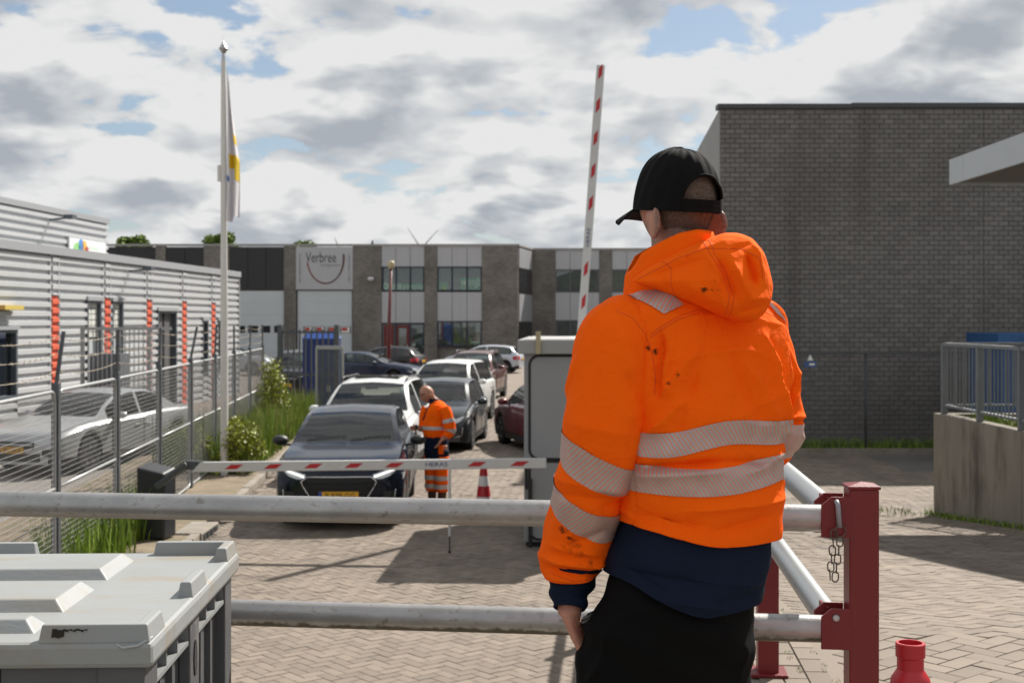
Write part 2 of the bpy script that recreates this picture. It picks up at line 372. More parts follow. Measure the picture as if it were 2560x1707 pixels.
grass('dry_stalks', pts, 'straw coloured dry stalks standing in the verge grass', hmin=.5, hmax=1.05, wid=.006, lean=.5, mat=M('dry_straw', (.30, .23, .09), .7, island=.4))
pts = []
for _ in range(90):
    y = random.uniform(5.5, 12); x = railx(y) + random.choice((.24, .13, .03, .26)) + random.gauss(0, .012); pts += [(x + random.gauss(0, .012), y + random.gauss(0, .012), rampz(y)) for _k in range(7)]
grass('joint_weeds', pts, 'tiny weeds growing in the joints of the paving edge by the red posts', hmin=.005, hmax=.018, wid=.0018, lean=1.3)
pts = []
for _ in range(1500):
    y = random.uniform(13.0, 17.2); x = -4.62 - .0837 * (y - 12.5) + random.gauss(.12, .16); pts.append((x, y, .06))
grass('fence_grass', pts, 'grass tufts along the foot of the mesh fence behind the barrier post', hmin=.15, hmax=.75, wid=.013)
pts = [(random.gauss(5.4, .45), random.gauss(18.9, .22) - random.random() ** 2 * .2, .0) for _ in range(160)] + [(5.96 + random.gauss(0, .05), random.uniform(12, 18.8), 0) for _ in range(900)]
pts = [(x, y, Hz(x, y)) for x, y, z in pts]
grass('wall_foot_grass', pts, 'weeds and grass along the foot of the concrete retaining wall', hmin=.02, hmax=.10, wid=.007, lean=1.2)
pts = [(random.uniform(3.4, 13), 27.5 + random.gauss(0, .22), .08) for _ in range(5000)]
grass('building_strip_grass', pts, 'strip of short grass along the foot of the dark brick building', hmin=.06, hmax=.25, wid=.010, lean=.8)
MB().box((3.0, 26.95, -.05), (16, 27.1, .12)).build('building_kerb', m_kerb, kind='structure')
MB().box((3.0, 27.1, -.05), (16, 28.15, .08)).build('planting_strip', m_soil, kind='structure')
def leaves(mb, c, r, n, size, shape='ball', droop=0.0):
    for _ in range(n):
        d = Vector((random.gauss(0, 1), random.gauss(0, 1), random.gauss(0, 1))).normalized() * (random.random() ** .45)
        p = Vector(c) + Vector((d.x * r[0], d.y * r[1], d.z * r[2]))
        a = Vector((random.gauss(0, 1), random.gauss(0, 1), random.gauss(0, .7))).normalized() * size * random.uniform(.6, 1.3)
        bb = a.cross(Vector((random.gauss(0, 1), random.gauss(0, 1), random.gauss(0, 1)))).normalized() * size * .45
        mb.add([p - a * .5, p + bb, p + a * .7, p - bb], [(0, 1, 2, 3)])
def shrub(name, label, x, y, z, clumps, n, size, stems=6, cat='shrub'):
    t = thing(name, label, cat, (x, y, z)); mb = MB(); sm = MB()
    for (cx, cy, cz, rx, ry, rz) in clumps:
        leaves(mb, (cx, cy, cz), (rx, ry, rz), n, size); sm.tube([(random.gauss(0, .05), random.gauss(0, .05), -.02), (cx * .6, cy * .6, cz * .5), (cx, cy, cz + rz * .6)], [.014, .01, .004], 5)
    mb.build('foliage', m_leaf, t, fix=False); sm.build('stem', m_bark, t); return t
def cl(n, w, h, zb=.1, rr=.2):
    return [(random.gauss(0, w), random.gauss(0, w), random.uniform(zb, h), rr * random.uniform(.6, 1.2), rr * random.uniform(.6, 1.2), rr * random.uniform(.7, 1.4)) for _ in range(n)]
shrub('shrub', 'bright green shrub round the foot of the white flagpole', -4.95, 22.9, .1, cl(22, .32, .78), 130, .05)
shrub('shrub', 'tall thin shrub climbing the last post of the mesh fence', -5.55, 31.0, .1, [(random.gauss(0, .30) * (1 - z / 3.0), random.gauss(0, .2), z, .24, .24, .3) for z in np.linspace(.25, 1.55, 22)], 80, .055)
shrub('weed_clump', 'small round yellow green weed at the fence foot beside the barrier post', -4.72, 18.0, .08, cl(6, .05, .13, .05, .09), 130, .03, cat='weed')
def tree(label, x, y, h, r, seed):
    random.seed(seed); t = thing('tree', label, 'tree', (x, y, 0)); tr = MB(); mb = MB()
    tr.tube([(0, 0, -.2), (.1, 0, h * .4), (0, .1, h * .8)], [.28, .2, .08], 8)
    for k in range(60):
        a = random.uniform(0, 6.28); e = random.uniform(-.6, 1); rr = r * random.uniform(.3, 1)
        c = (math.cos(a) * rr * math.sqrt(max(0, 1 - e * e)), math.sin(a) * rr * math.sqrt(max(0, 1 - e * e)), h - r * .9 + e * r * .9)
        tr.tube([(0, 0, h * .55), (c[0] * .7, c[1] * .7, c[2] - .2), c], [.09, .05, .02], 5)
        leaves(mb, c, (r * .26, r * .26, r * .22), 110, .22)
    tr.build('trunk', m_bark, t); mb.build('crown', m_leafd, t, fix=False); return t
tree('small green treetop rising above the black panels left of the flagpole', (332 - CX) / F * 100, 100, 9.0, 1.5, 3)
tree('green treetop rising over the roof right behind the white flagpole', (556 - CX) / F * 100, 100, 9.05, 2.2, 4)
tree('low green treetop just above the sign with the brown arc', (757 - CX) / F * 100, 100, 8.5, 1.8, 5)
random.seed(11)
# ================================================================ BUILDINGS
m_mortar = M('mortar', (0.128, 0.122, 0.115), 0.95, var=.2, vs=5)
m_brick = M('grey_brick', (0.172, 0.163, 0.154), 0.9, var=0.16, vs=.9, bump=0.003, bs=120, island=0.13, dirt=(0.128, 0.120, 0.112), dsc=.45, dlo=.45, dhi=.75)
streak(m_brick, (.085, .078, .072), .8, (1.3, 1, .10), .52, .75, .55); streak(m_brick, (.23, .215, .195), 1.1, (1, 1, .25), .60, .78, .35)
m_render = M('smooth_side_wall', (0.30, 0.30, 0.29), 0.9, var=.08, vs=1.5)
m_coping = M('coping_metal', (0.06, 0.06, 0.06), 0.5, metal=.3)
# --- large dark brick building on the right
BY, BX, BH = 28.2, 4.45, 7.3
bld = thing('brick_building', 'tall windowless dark grey brick building filling the right background', 'building', (BX, BY, 0))
core = MB(); core.hexa([(0, .02, -.1), (30, .02, -.1), (32, 34, -.1), (2.4, 34, -.1), (0, .02, BH - .02), (30, .02, BH - .02), (32, 34, BH - .02), (2.4, 34, BH - .02)])
core.build('wall', m_mortar, bld)
b = MB(); b.hexa([(-.012, .03, -.1), (.01, .03, -.1), (2.41, 34, -.1), (2.388, 34, -.1), (-.012, .03, BH - .05), (.01, .03, BH - .05), (2.41, 34, BH - .05), (2.388, 34, BH - .05)])
b.build('side_wall', m_render, bld)
bv = []; bh = .0945; bl = .204; pitch_z = .1035; pitch_x = .2125
rows = int(BH / pitch_z)
for r in range(rows):
    off = (r % 2) * pitch_x / 2; zc = r * pitch_z + .05
    for c in range(-1, 42):
        x0 = c * pitch_x + off; x1 = x0 + bl
        x0 = max(x0, 0.0)
        for a, e in (((x0, min(x1, 5.62)), (max(x0, 5.64), x1)) if x0 < 5.63 < x1 else ((x0, x1),)):
            if e is None: continue
            if isinstance(a, tuple):
                segs = [a, e]
            else: segs = [(a, e)]
            for (p, q) in segs:
                if q - p > .03 and p < 8.7: bv.append((p, q, zc))
def brick_geo(lst):
    mb = MB()
    for (p, q, z) in lst:
        y0 = random.gauss(0, .0018); e = .004
        mb.add([(p, .021, z - bh/2), (q, .021, z - bh/2), (q, .021, z + bh/2), (p, .021, z + bh/2), (p+e, y0, z - bh/2+e), (q-e, y0, z - bh/2+e), (q-e, y0, z + bh/2-e), (p+e, y0, z + bh/2-e)],
               [(4, 5, 6, 7), (0, 1, 5, 4), (1, 2, 6, 5), (2, 3, 7, 6), (3, 0, 4, 7)])
    return mb
full = [q for q in bv if abs(q[1] - q[0] - bl) < 1e-4]
def vis(q):
    x = BX + (q[0] + q[1]) / 2; px = CX + F * x / BY; py = HY - F * (q[2] - CZ) / BY
    return 2040 < px < 2360 and 560 < py < 1000
ind = [q for q in full if vis(q)]; random.shuffle(ind); ind = set(ind[:290])
brick_geo([q for q in bv if q not in ind]).build('brick_courses', m_brick, bld, kind='stuff')
bms = [brick_geo([(0, bl, 0)]).mesh('brick', m_brick) for _ in range(4)]
for q in ind:
    o = ob('brick', random.choice(bms), bld); o.location = (q[0], 0, q[2])
b = MB(); b.box((-.06, -.05, BH - .04), (2.8, .3, BH + .06)); b.box((2.8, -.05, BH - .02), (30, .3, BH + .08)) ; b.build('coping', m_coping, bld)
# --- far two-storey row with sign, windows and doors
FD = 80.0; fs = K / F * FD
fb = thing('business_unit_row', 'long two-storey grey brick business row with light panels and black panels', 'building', (0, FD, 0))
def fx(p): return (p * K - CX) / F * FD
def fz(p): return CZ + (HY - p * K) / F * FD
def brick_tex(name, c1, c2, mort, sx):
    m = bpy.data.materials.new(name); m.use_nodes = True; N = m.node_tree.nodes; L = m.node_tree.links; p = N['Principled BSDF']; p.inputs['Roughness'].default_value = .9
    tc = N.new('ShaderNodeTexCoord'); mp = N.new('ShaderNodeMapping'); mp.inputs['Rotation'].default_value = (R(90), 0, 0); L.new(tc.outputs['Object'], mp.inputs[0])
    bt = N.new('ShaderNodeTexBrick'); L.new(mp.outputs[0], bt.inputs['Vector']); bt.inputs['Scale'].default_value = 1.0; bt.inputs['Brick Width'].default_value = .22; bt.inputs['Row Height'].default_value = .1; bt.inputs['Mortar Size'].default_value = .008
    bt.inputs['Color1'].default_value = (*c1, 1); bt.inputs['Color2'].default_value = (*c2, 1); bt.inputs['Mortar'].default_value = (*mort, 1)
    nz = N.new('ShaderNodeTexNoise'); nz.inputs['Scale'].default_value = .7; nz.inputs['Detail'].default_value = 6; L.new(tc.outputs['Object'], nz.inputs['Vector'])
    mr = N.new('ShaderNodeMapRange'); L.new(nz.outputs['Fac'], mr.inputs[0]); mr.inputs[1].default_value = .3; mr.inputs[2].default_value = .7; mr.inputs[3].default_value = .72; mr.inputs[4].default_value = 1.25
    sc = N.new('ShaderNodeVectorMath'); sc.operation = 'SCALE'; L.new(bt.outputs['Color'], sc.inputs[0]); L.new(mr.outputs[0], sc.inputs['Scale']); L.new(sc.outputs[0], p.inputs['Base Color'])
    return m
m_fbrick = brick_tex('far_brick', (0.21, 0.195, 0.175), (0.15, 0.14, 0.128), (0.12, .11, .10), 1)
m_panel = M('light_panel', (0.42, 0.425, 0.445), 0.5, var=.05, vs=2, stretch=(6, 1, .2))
m_black = M('black_panel', (0.016, 0.015, 0.018), 0.45)
m_door = M('sectional_door', (0.50, 0.54, 0.56), 0.5, var=.04, vs=1)
m_navy = M('navy_frame', (0.010, 0.016, 0.035), 0.4)
m_winin = M('window_interior', (0.15, 0.165, 0.155), 0.8, var=.5, vs=1.1)
m_pane = glass_mat('window_pane', (0.8, 0.88, 0.86), 1.0, .05)
m_redp = M('red_door_paint', (0.13, 0.014, 0.014), 0.5)
m_green = M('green_poster', (0.06, 0.36, 0.16), 0.6); m_white = M('white_print', (0.75, 0.78, 0.74), 0.6)
topz = fz(565)
b = MB(); b.box((fx(100), .25, -.1), (fx(1190), 14, topz - .05)); b.build('wall', m_fbrick, fb)
def pier(x0, x1, z1=None, name='pier'): MB().box((fx(x0), 0, -.1), (fx(x1), .25, (z1 or topz))).build(name, m_fbrick, fb)
for a, c in ((357, 380), (468, 527), (652, 680), (810, 876), (975, 1004), (1107, 1190)): pier(a, c)
def panel(x0, x1, y0, y1, n, mat, name='panel', dy=.05):
    for i in range(n):
        a, c = fx(x0) + (fx(x1) - fx(x0)) * i / n, fx(x0) + (fx(x1) - fx(x0)) * (i + 1) / n
        MB().box((a + .012, dy, fz(y1)), (c - .012, .26, fz(y0))).build(name, mat, fb)
panel(100, 357, 568, 664, 3, m_black, 'black_panel'); panel(380, 468, 568, 664, 2, m_black, 'black_panel'); panel(527, 652, 568, 664, 3, m_black, 'black_panel')
panel(876, 975, 566, 612, 3, m_panel); panel(1004, 1107, 565, 612, 3, m_panel); panel(876, 975, 670, 741, 3, m_panel); panel(1004, 1107, 671, 737, 3, m_panel)
panel(100, 357, 668, 845, 1, m_door, 'sectional_door', .15); panel(380, 468, 668, 845, 1, m_door, 'sectional_door', .15)
MB().box((fx(100), -.03, topz), (fx(1191), .4, topz + .12)).build('roof_edge', M('roof_edge', (.30, .29, .28), .6), fb)
def sect_door(x0, x1, y0, y1, wins, wy, papers=False):
    d = MB().box((fx(x0), .12, -.05), (fx(x1), .26, fz(y0))).build('sectional_door', m_door, fb)
    for i in range(5): MB().box((fx(x0) + .02, .105, fz(y0) - .75 * i - .70), (fx(x1) - .02, .121, fz(y0) - .75 * i - .02)).build('door_section', m_door, d)
    for (a, c) in wins:
        MB().box((fx(a), .092, fz(wy[1])), (fx(c), .104, fz(wy[0]))).build('door_window', m_dark, d)
        if papers:
            q = MB(); q.box((fx(a) + .06, .088, fz(wy[1]) + .03), (fx(c) - .06, .091, fz(wy[0]) - .03)); q.build('paper_notice', m_white, d)
            q = MB(); q.box((fx(a) + .09, .084, fz(wy[0]) - .26), (fx(c) - .2, .087, fz(wy[0]) - .06)); q.build('red_print', M('red_print', (.45, .05, .05), .6), d)
sect_door(527, 652, 668, 845, ((548, 562), (569, 592), (599, 620), (629, 650)), (748, 764))
sect_door(683, 808, 668, 845, ((696, 718), (722, 746), (752, 776), (781, 805)), (750, 765), True)
# sign
sg = MB().box((fx(680), -.02, fz(665)), (fx(810), .26, fz(567))).build('sign_panel', m_panel, fb)
m_ink = M('sign_ink', (0.018, 0.022, 0.028), .5); m_arc = M('sign_brown', (0.19, 0.055, 0.02), .5); m_ink2 = M('sign_grey', (0.17, 0.165, 0.19), .5)
def put_text(txt, px, py, hpx, mat, parent, name, wpx=None, rot=0.0, y=-.025):
    me = text_mesh(txt, 1.0, mat, name); xs = [v.co.x for v in me.vertices]; zs = [v.co.y for v in me.vertices]
    w, h = max(xs) - min(xs), max(zs) - min(zs); cx_, cz_ = (max(xs) + min(xs)) / 2, (max(zs) + min(zs)) / 2
    S = hpx * fs / h; sx = (wpx * fs / w) if wpx else S
    for v in me.vertices:
        a, bb = (v.co.x - cx_) * sx, (v.co.y - cz_) * S
        if rot: a, bb = -bb, a
        v.co = (a, -v.co.z, bb)
    o = ob(name, me, parent); o.location = (fx(px), y, fz(py)); return o
put_text('Verbree', 737, 591, 23, m_ink, sg, 'lettering', 70)
put_text('loodgieters', 759, 609.5, 9, m_ink2, sg, 'small_lettering', 47)
def ring_arc(cx_, cz_, rx, rz, a0, a1, w0, w1, mat, off):
    q = MB(); P = []
    for i in range(49):
        t = R(a0 + (a1 - a0) * i / 48); c = Vector((fx(cx_) + rx * fs * math.cos(t) , 0, fz(cz_) + rz * fs * math.sin(t)))
        wd_ = (w0 + (w1 - w0) * i / 48) * fs; nrm = Vector((math.cos(t), 0, math.sin(t)))
        P.append([c - nrm * wd_ / 2 + Vector((0, off, 0)), c + nrm * wd_ / 2 + Vector((0, off, 0))])
    q.grid(P).build('arc', mat, sg)
ring_arc(748, 592, 42.5, 59, 190, 366, 3.4, 3.6, m_arc, -.026)
ring_arc(748, 592, 41, 59.5, 215, 368, .6, 3.0, m_ink, -.029)
for xx in (689, 802):
    q = MB()
    for i in range(26): q.box((fx(xx) - .06, -.025, fz(584 + i * 2.6)), (fx(xx) + .06, -.021, fz(584 + i * 2.6) + .03 * random.uniform(.6, 1.6)))
    q.build('fine_print', m_ink2, sg)
def window(x0, x1, y0, y1, n, parent=None, poster=None, yo=0.0, fx_=None, mat_in=None):
    f_ = fx_ or fx; parent = parent or fb; z0, z1 = fz(y1), fz(y0); a, c = f_(x0), f_(x1); fr = .085
    w = MB(); w.box((a, yo + .02, z1 - fr), (c, yo + .2, z1)); w.box((a, yo + .02, z0), (c, yo + .2, z0 + fr))
    for i in range(n + 1):
        xc = a + (c - a) * i / n; xa = min(max(xc - fr * .55, a), c - fr * 1.1); w.box((xa, yo + .021, z0 + .001), (xa + fr * 1.1, yo + .199, z1 - .001))
    wo = w.build('window', m_navy, parent)
    MB().box((a + .02, yo + .75, z0), (c - .02, yo + .8, z1)).build('blind', mat_in or m_winin, wo)
    for i in range(n):
        xa, xb = a + (c - a) * i / n + fr * .6, a + (c - a) * (i + 1) / n - fr * .6
        MB().box((xa, yo + .10, z0 + fr), (xb, yo + .11, z1 - fr)).build('pane', m_pane, wo)
        if poster: poster(i, xa, xb, z0 + fr, z1 - fr, wo)
    return wo
def recess(x0, x1, y0, y1, f_=None, yo=0.0):
    pass
m_dimin = M('window_dim', (0.055, 0.065, 0.06), .9, var=.6, vs=.9)
def poster_a(i, xa, xb, z0, z1, wo):
    h = z1 - z0; MB().box((xa, .118, z0), (xb, .124, z0 + h * .30)).build('poster', m_green, wo)
    t = ('Onz', 'bij gro', 'eping')[i]; me = text_mesh(t, h * .40, m_white, 'poster_lettering')
    for v in me.vertices: v.co = (v.co.x, -v.co.z, v.co.y)
    xs = [v.co.x for v in me.vertices]; k = min(1, (xb - xa) * .95 / (max(xs) - min(xs)))
    for v in me.vertices: v.co.x *= k
    o = ob('poster_lettering', me, wo); o.location = ((xa + xb) / 2, .113, z0 + h * .16)
def poster_b(i, xa, xb, z0, z1, wo):
    h = z1 - z0
    if i == 0: MB().box((xa, .118, z0), (xb - .25, .124, z0 + h * .36)).build('poster', m_green, wo)
    else:
        MB().box((xa + (.45 if i == 1 else 0), .118, z0), (xb, .124, z0 + h * .55)).build('poster', m_green, wo)
        me = text_mesh(('w', 'eegb')[i - 1], h * .5, m_white, 'poster_lettering'); xs = [v.co.x for v in me.vertices]; k = min(1, (xb - xa) * (.45 if i == 1 else .95) / (max(xs) - min(xs)))
        for v in me.vertices: v.co = (v.co.x * k, -v.co.z, v.co.y)
        o = ob('poster_lettering', me, wo); o.location = ((xa + xb) / 2 + (.25 if i == 1 else 0), .113, z0 + h * .36)
# window openings: the wall behind them is cut by building the wall core only up to the opening depth
window(877, 975, 612, 669, 3, poster=poster_a); window(1004, 1107, 612, 669, 3, poster=poster_b)
def poster_c(i, xa, xb, z0, z1, wo):
    if i == 2: MB().box((xa + .15, .118, z0 + .1), (xb - .08, .124, z0 + .45)).build('poster', m_white, wo); MB().box((xa + .2, .112, z0 + .28), (xb - .2, .117, z0 + .4)).build('red_print', M('red_print', (.45, .05, .05), .6), wo)
window(1004, 1107, 737, 796, 3, poster=poster_c, mat_in=m_dimin)
# entrance
en = window(876, 975, 742, 850, 3, mat_in=m_dimin)
for (a, c) in ((881, 904), (908, 941)):
    d = MB(); x0, x1, z0, z1 = fx(a), fx(c), 0, fz(746); t = .2
    d.box((x0, .05, z0), (x0 + t, .099, z1)); d.box((x1 - t, .05, z0), (x1, .099, z1)); d.box((x0 + t, .05, z1 - t), (x1 - t, .099, z1)); d.box((x0 + t, .05, z0), (x1 - t, .099, z0 + .5))
    dd = d.build('door', m_redp, fb); MB().box((x1 - t + .03, .02, 1.0), (x1 - t + .08, .049, 1.25)).build('door_handle', M('steel_bright', (.5, .5, .5), .3, 1.0), dd)
# angled corner and the set-back part
FB2 = 84.5
def fx2(p): return (p * K - CX) / F * FB2
k2 = FB2 / FD
b = MB(); xa, xb = fx(1190), fx2(1222)
b.hexa([(xa, .02, -.1), (xb, 4.52, -.1), (xb, 14, -.1), (xa, 14, -.1), (xa, .02, topz), (xb, 4.52, topz), (xb, 14, topz), (xa, 14, topz)]); b.build('wall', m_fbrick, fb)
dirv = Vector((xb - xa, 4.5, 0)); nv = Vector((4.5, -(xb - xa), 0)).normalized() * -1
nv = Vector((dirv.y, -dirv.x, 0)).normalized()
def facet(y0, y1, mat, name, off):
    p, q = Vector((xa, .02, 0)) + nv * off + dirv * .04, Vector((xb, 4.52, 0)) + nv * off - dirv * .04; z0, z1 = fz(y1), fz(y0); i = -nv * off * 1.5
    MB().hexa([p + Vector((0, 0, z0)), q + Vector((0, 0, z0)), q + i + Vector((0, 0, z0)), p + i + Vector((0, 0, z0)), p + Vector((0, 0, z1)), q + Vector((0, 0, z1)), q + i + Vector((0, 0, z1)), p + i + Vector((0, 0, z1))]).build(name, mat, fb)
pA, pB = Vector((xa, .02, topz)) + nv * .08 - dirv * .0, Vector((xb, 4.52, topz)) + nv * .08; ib = -nv * .4; up_ = Vector((0, 0, .12))
MB().hexa([pA, pB, pB + ib, pA + ib, pA + up_, pB + up_, pB + ib + up_, pA + ib + up_]).build('roof_edge', MATS['roof_edge'], fb)
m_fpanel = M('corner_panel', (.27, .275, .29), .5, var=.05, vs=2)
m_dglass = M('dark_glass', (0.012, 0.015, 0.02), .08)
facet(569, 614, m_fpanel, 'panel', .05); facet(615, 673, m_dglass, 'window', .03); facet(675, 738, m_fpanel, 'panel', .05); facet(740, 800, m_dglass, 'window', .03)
fb2 = thing('business_unit_wing', 'set-back grey brick wing with light panels behind the raised barrier', 'building', (0, FB2, 0))
MB().box((fx2(1222), .25, -.1), (fx2(1720), 12, topz - .05)).build('wall', m_fbrick, fb2)
for a, c in ((1222, 1276), (1377, 1406), (1507, 1536), (1637, 1720)): MB().box((fx2(a), 0, -.1), (fx2(c), .26, topz)).build('pier', m_fbrick, fb2)
MB().box((fx2(1221), -.03, topz), (fx2(1721), .4, topz + .12)).build('roof_edge', MATS['roof_edge'], fb2)
m_grfr = M('grey_frame', (0.10, 0.10, 0.115), .5)
for a, c in ((1276, 1377), (1406, 1507), (1536, 1637)):
    for (z0, z1) in ((fz(612), topz), (fz(735), fz(668))):
        for i in range(3):
            u0 = fx2(a) + (fx2(c) - fx2(a)) * i / 3; u1 = fx2(a) + (fx2(c) - fx2(a)) * (i + 1) / 3
            MB().box((u0 + .012, .05, z0), (u1 - .012, .26, z1)).build('panel', m_panel, fb2)
    for (y0, y1) in ((612, 668), (735, 795)):
        wo = window(a, c, y0, y1, 3, parent=fb2, fx_=fx2, mat_in=m_dimin)
        wo.data.materials.clear(); wo.data.materials.append(m_grfr)
# wall lamps and pipes
for px, py in ((906, 641), (1206, 780)):
    pass
MB().lathe([(.0, -.16), (.12, -.14), (.2, -.04), (.2, .05), (.1, .1), (0, .1)], 14, (fx(852 / 1.0), -.15, fz(640))).build('wall_lamp', M('lamp_white', (.6, .6, .6), .4), fb, smooth=True)
# --- left metal-clad buildings
WD = Vector((.0615, 1, 0)).normalized(); WN = Vector((WD.y, -WD.x, 0))
def xw(y): return -11.4 + .0615 * (y - 29.5)
lb = thing('metal_clad_hall', 'low hall with white corrugated cladding and orange column strips behind the mesh fence', 'building', (xw(24), 24, 0), math.atan2(WD.y, WD.x))
# local x runs along the wall (away from the camera), local -y points to the road
def sy(y): return (y - 24) / WD.y
def spx(px): return sy(43606.0 / (1483.0 - px))
m_clad = M('white_cladding', (0.47, 0.48, 0.49), 0.45, var=.04, vs=1.2, dirt=(.43, .43, .43), dsc=.8, dlo=.55, dhi=.8)
m_trim = M('grey_trim', (0.30, 0.31, 0.325), 0.5); m_dtrim = M('dark_trim', (0.075, 0.09, 0.105), 0.5)
m_orange = M('orange_cladding', (0.62, 0.115, 0.055), 0.5, var=.08, vs=3)
RH, OH, PITCH = 4.5, 3.36, .222
def clad(mb, s0, s1, z0, z1, y=0.0, pitch=PITCH, dep=.060):
    zz = []; z = z1
    while z > z0 + 1e-3:
        for (dz, o) in ((0, 0.0), (.085, 0.0), (.100, dep), (.202, dep)):
            if z - dz * pitch / .222 > z0: zz.append((z - dz * pitch / .222, y - o))
        z -= pitch
    zz.append((z0, zz[-1][1]))
    mb.grid([[(s0, yy_, z_) for z_, yy_ in zz], [(s1, yy_, z_) for z_, yy_ in zz]]); return mb
cols = [spx(p) for p in (-40, 133, 264, 369, 457, 530)]; end = spx(594)
MB().box((0, .14, -.1), (end - .03, 12, RH - .1)).build('wall', m_trim, lb)
MB().box((-.1, -.12, RH - .16), (end + .06, .3, RH + .04)).build('roof_trim', m_trim, lb)
cw = .25
ops = {  # openings: s0, s1, z0, z1, kind
 'win0': (spx(-14), spx(38), .95, 2.55, 'win'), 'door1': (spx(213), spx(249), 0, 3.28, 'blind'), 'win1': (spx(276), spx(304), .5, 3.28, 'blind'),
 'door2': (spx(390), spx(438), 0, 3.05, 'open'), 'win3': (spx(503), spx(517), .9, 2.75, 'win'), 'win4': (spx(541), spx(556), .9, 2.75, 'win')}
bays = []; prev = 0.0
for c in cols: bays.append((prev, c - cw)); prev = c + cw
bays.append((prev, end))
for (a, c) in bays:
    mb = MB(); cuts = sorted([o for o in ops.values() if o[0] > a - .2 and o[1] < c + .2])
    if not cuts: clad(mb, a, c, 0, RH - .12)
    else:
        ztop = max(o[3] for o in cuts); clad(mb, a, c, ztop, RH - .12); z_off = ztop; x = a
        for o in cuts:
            # keep the corrugation in phase below the opening heads
            k = math.ceil((RH - .12 - ztop) / PITCH) * PITCH
            if o[0] > x + .02: clad(mb, x, o[0], 0, RH - .12 - k); mb.box((x, -.054, RH - .12 - k), (o[0], .05, ztop - .001))
            if o[2] > 0: clad(mb, o[0], o[1], 0, o[2])
            if o[3] < ztop - .05: mb.box((o[0], -.03, o[3]), (o[1], .05, ztop - .001))
            x = o[1]
        if x < c - .02: clad(mb, x, c, 0, RH - .12 - k); mb.box((x, -.054, RH - .12 - k), (c, .05, ztop - .001))
    mb.build('cladding_panel', m_clad, lb, fix=False)
for c in cols:
    mb = MB(); clad(mb, c - cw + .045, c + cw - .045, OH, RH - .12, y=-.015); mb.build('column_cladding', m_clad, lb, fix=False)
    mb = MB(); clad(mb, c - cw + .045, c + cw - .045, 0, OH - .01, y=-.02, dep=.05); mb.build('orange_strip', m_orange, lb, fix=False)
    for s_ in (-1, 1): MB().box((c + s_ * cw - .045, -.045, 0), (c + s_ * cw + .045, .1, RH - .13)).build('column_trim', m_trim, lb)
MB().box((end - .04, -.075, 0), (end + .03, .14, RH - .17)).build('corner_trim', m_trim, lb)
m_blind = M('blind_white', (0.60, 0.61, 0.57), .6); m_winb = M('black_glass', (0.015, 0.018, 0.02), .05, spec=.7)
for nm, (a, c, z0, z1, kd) in ops.items():
    fr = MB(); t = .09
    fr.box((a, -.065, z0), (a + t, .13, z1)); fr.box((c - t, -.065, z0), (c, .13, z1)); fr.box((a + t, -.064, z1 - t), (c - t, .13, z1)); fr.box((a + t, -.064, z0), (c - t, .13, z0 + t))
    w = fr.build('window' if kd != 'open' else 'door', m_dtrim, lb)
    MB().box((a - .05, -.10, z1 - .02), (c + .05, .05, z1 + .09)).build('lintel', m_trim, w)
    if kd == 'win': MB().box((a + t, .06, z0 + t), (c - t, .07, z1 - t)).build('pane', m_winb, w)
    elif kd == 'open':
        MB().box((a + t, .08, z0 + t), (c - t, .13, z1 - t)).build('door_leaf', M('door_grey', (.10, .10, .105), .5), w)
        MB().box(((a + c) / 2 - .05, .05, z0 + t), ((a + c) / 2 + .05, .079, z1 - t)).build('door_post', m_dark, w)
    else:
        n = 9; h = (z1 - 2.2)
        for i in range(6):
            for j in range(2):
                u0 = a + t + (c - a - 2 * t) * j / 2; u1 = a + t + (c - a - 2 * t) * (j + 1) / 2
                MB().box((u0 + .02, .03, 2.3 + i * .155), (u1 - .02, .06, 2.3 + i * .155 + .135)).build('blind', m_blind, w)
        MB().box((a + t, .06, z0 + t), (c - t, .1, 2.25)).build('door_leaf', M('door_light', (.42, .46, .48), .5), w)
MB().box((spx(-20), -.30, 2.98), (spx(28), -.06, 3.08)).build('awning', M('yellow_awning', (.55, .42, .10), .5), lb)
def floodlight(parent, s, z):
    q = MB(); q.bar((s, -.05, z - .05), (s, -.55, z), .05, .05); q.build('lamp_arm', m_dtrim, parent)
    MB().box((s - .16, -.75, z - .03), (s + .16, -.5, z + .08)).build('floodlight', m_dtrim, parent)
floodlight(lb, spx(318), RH - .32)
# taller hall behind
ub = thing('tall_metal_hall', 'taller white corrugated hall at the far left behind the low hall', 'building', (xw(24) - 1.6, 24.1, 0), math.atan2(WD.y, WD.x))
ue = (40.1 - 24) / WD.y; UH = 5.80
mb = MB(); clad(mb, 0, ue, RH - .3, UH - .1, pitch=.205); mb.build('cladding_panel', m_clad, ub, fix=False)
MB().box((0, .06, -.1), (ue - .02, 9, UH - .08)).build('wall', m_clad, ub)
MB().box((-.1, -.09, UH - .13), (ue + .05, .3, UH + .02)).build('roof_trim', m_trim, ub)
su = lambda px: (48887.0 / (1483.0 - px) - 24.1) / WD.y
sp_ = MB().box((su(165), -.11, RH - .1), (su(256), -.06, 5.08)).build('sign_board', M('sign_white', (.72, .73, .73), .5), ub)
for (px, zc, rz_, rx_, col, nm) in ((184, 4.76, .20, .26, (.25, .55, .2), 'green_dot'), (193.5, 4.84, .23, .2, (.05, .25, .62), 'blue_dot'), (201.5, 4.84, .2, .2, (.85, .42, .05), 'orange_dot'), (207.5, 4.74, .15, .16, (.45, .06, .06), 'red_dot')):
    q = MB(); q.lathe([(0, 0), (1, 0), (1, .006), (0, .006)], 20, axis='y'); q.v = [(x * rx_ + su(px), -.118 + y_, z_ * rz_ + zc) for x, y_, z_ in q.v]; q.build(nm, M(nm, col, .5), sp_)
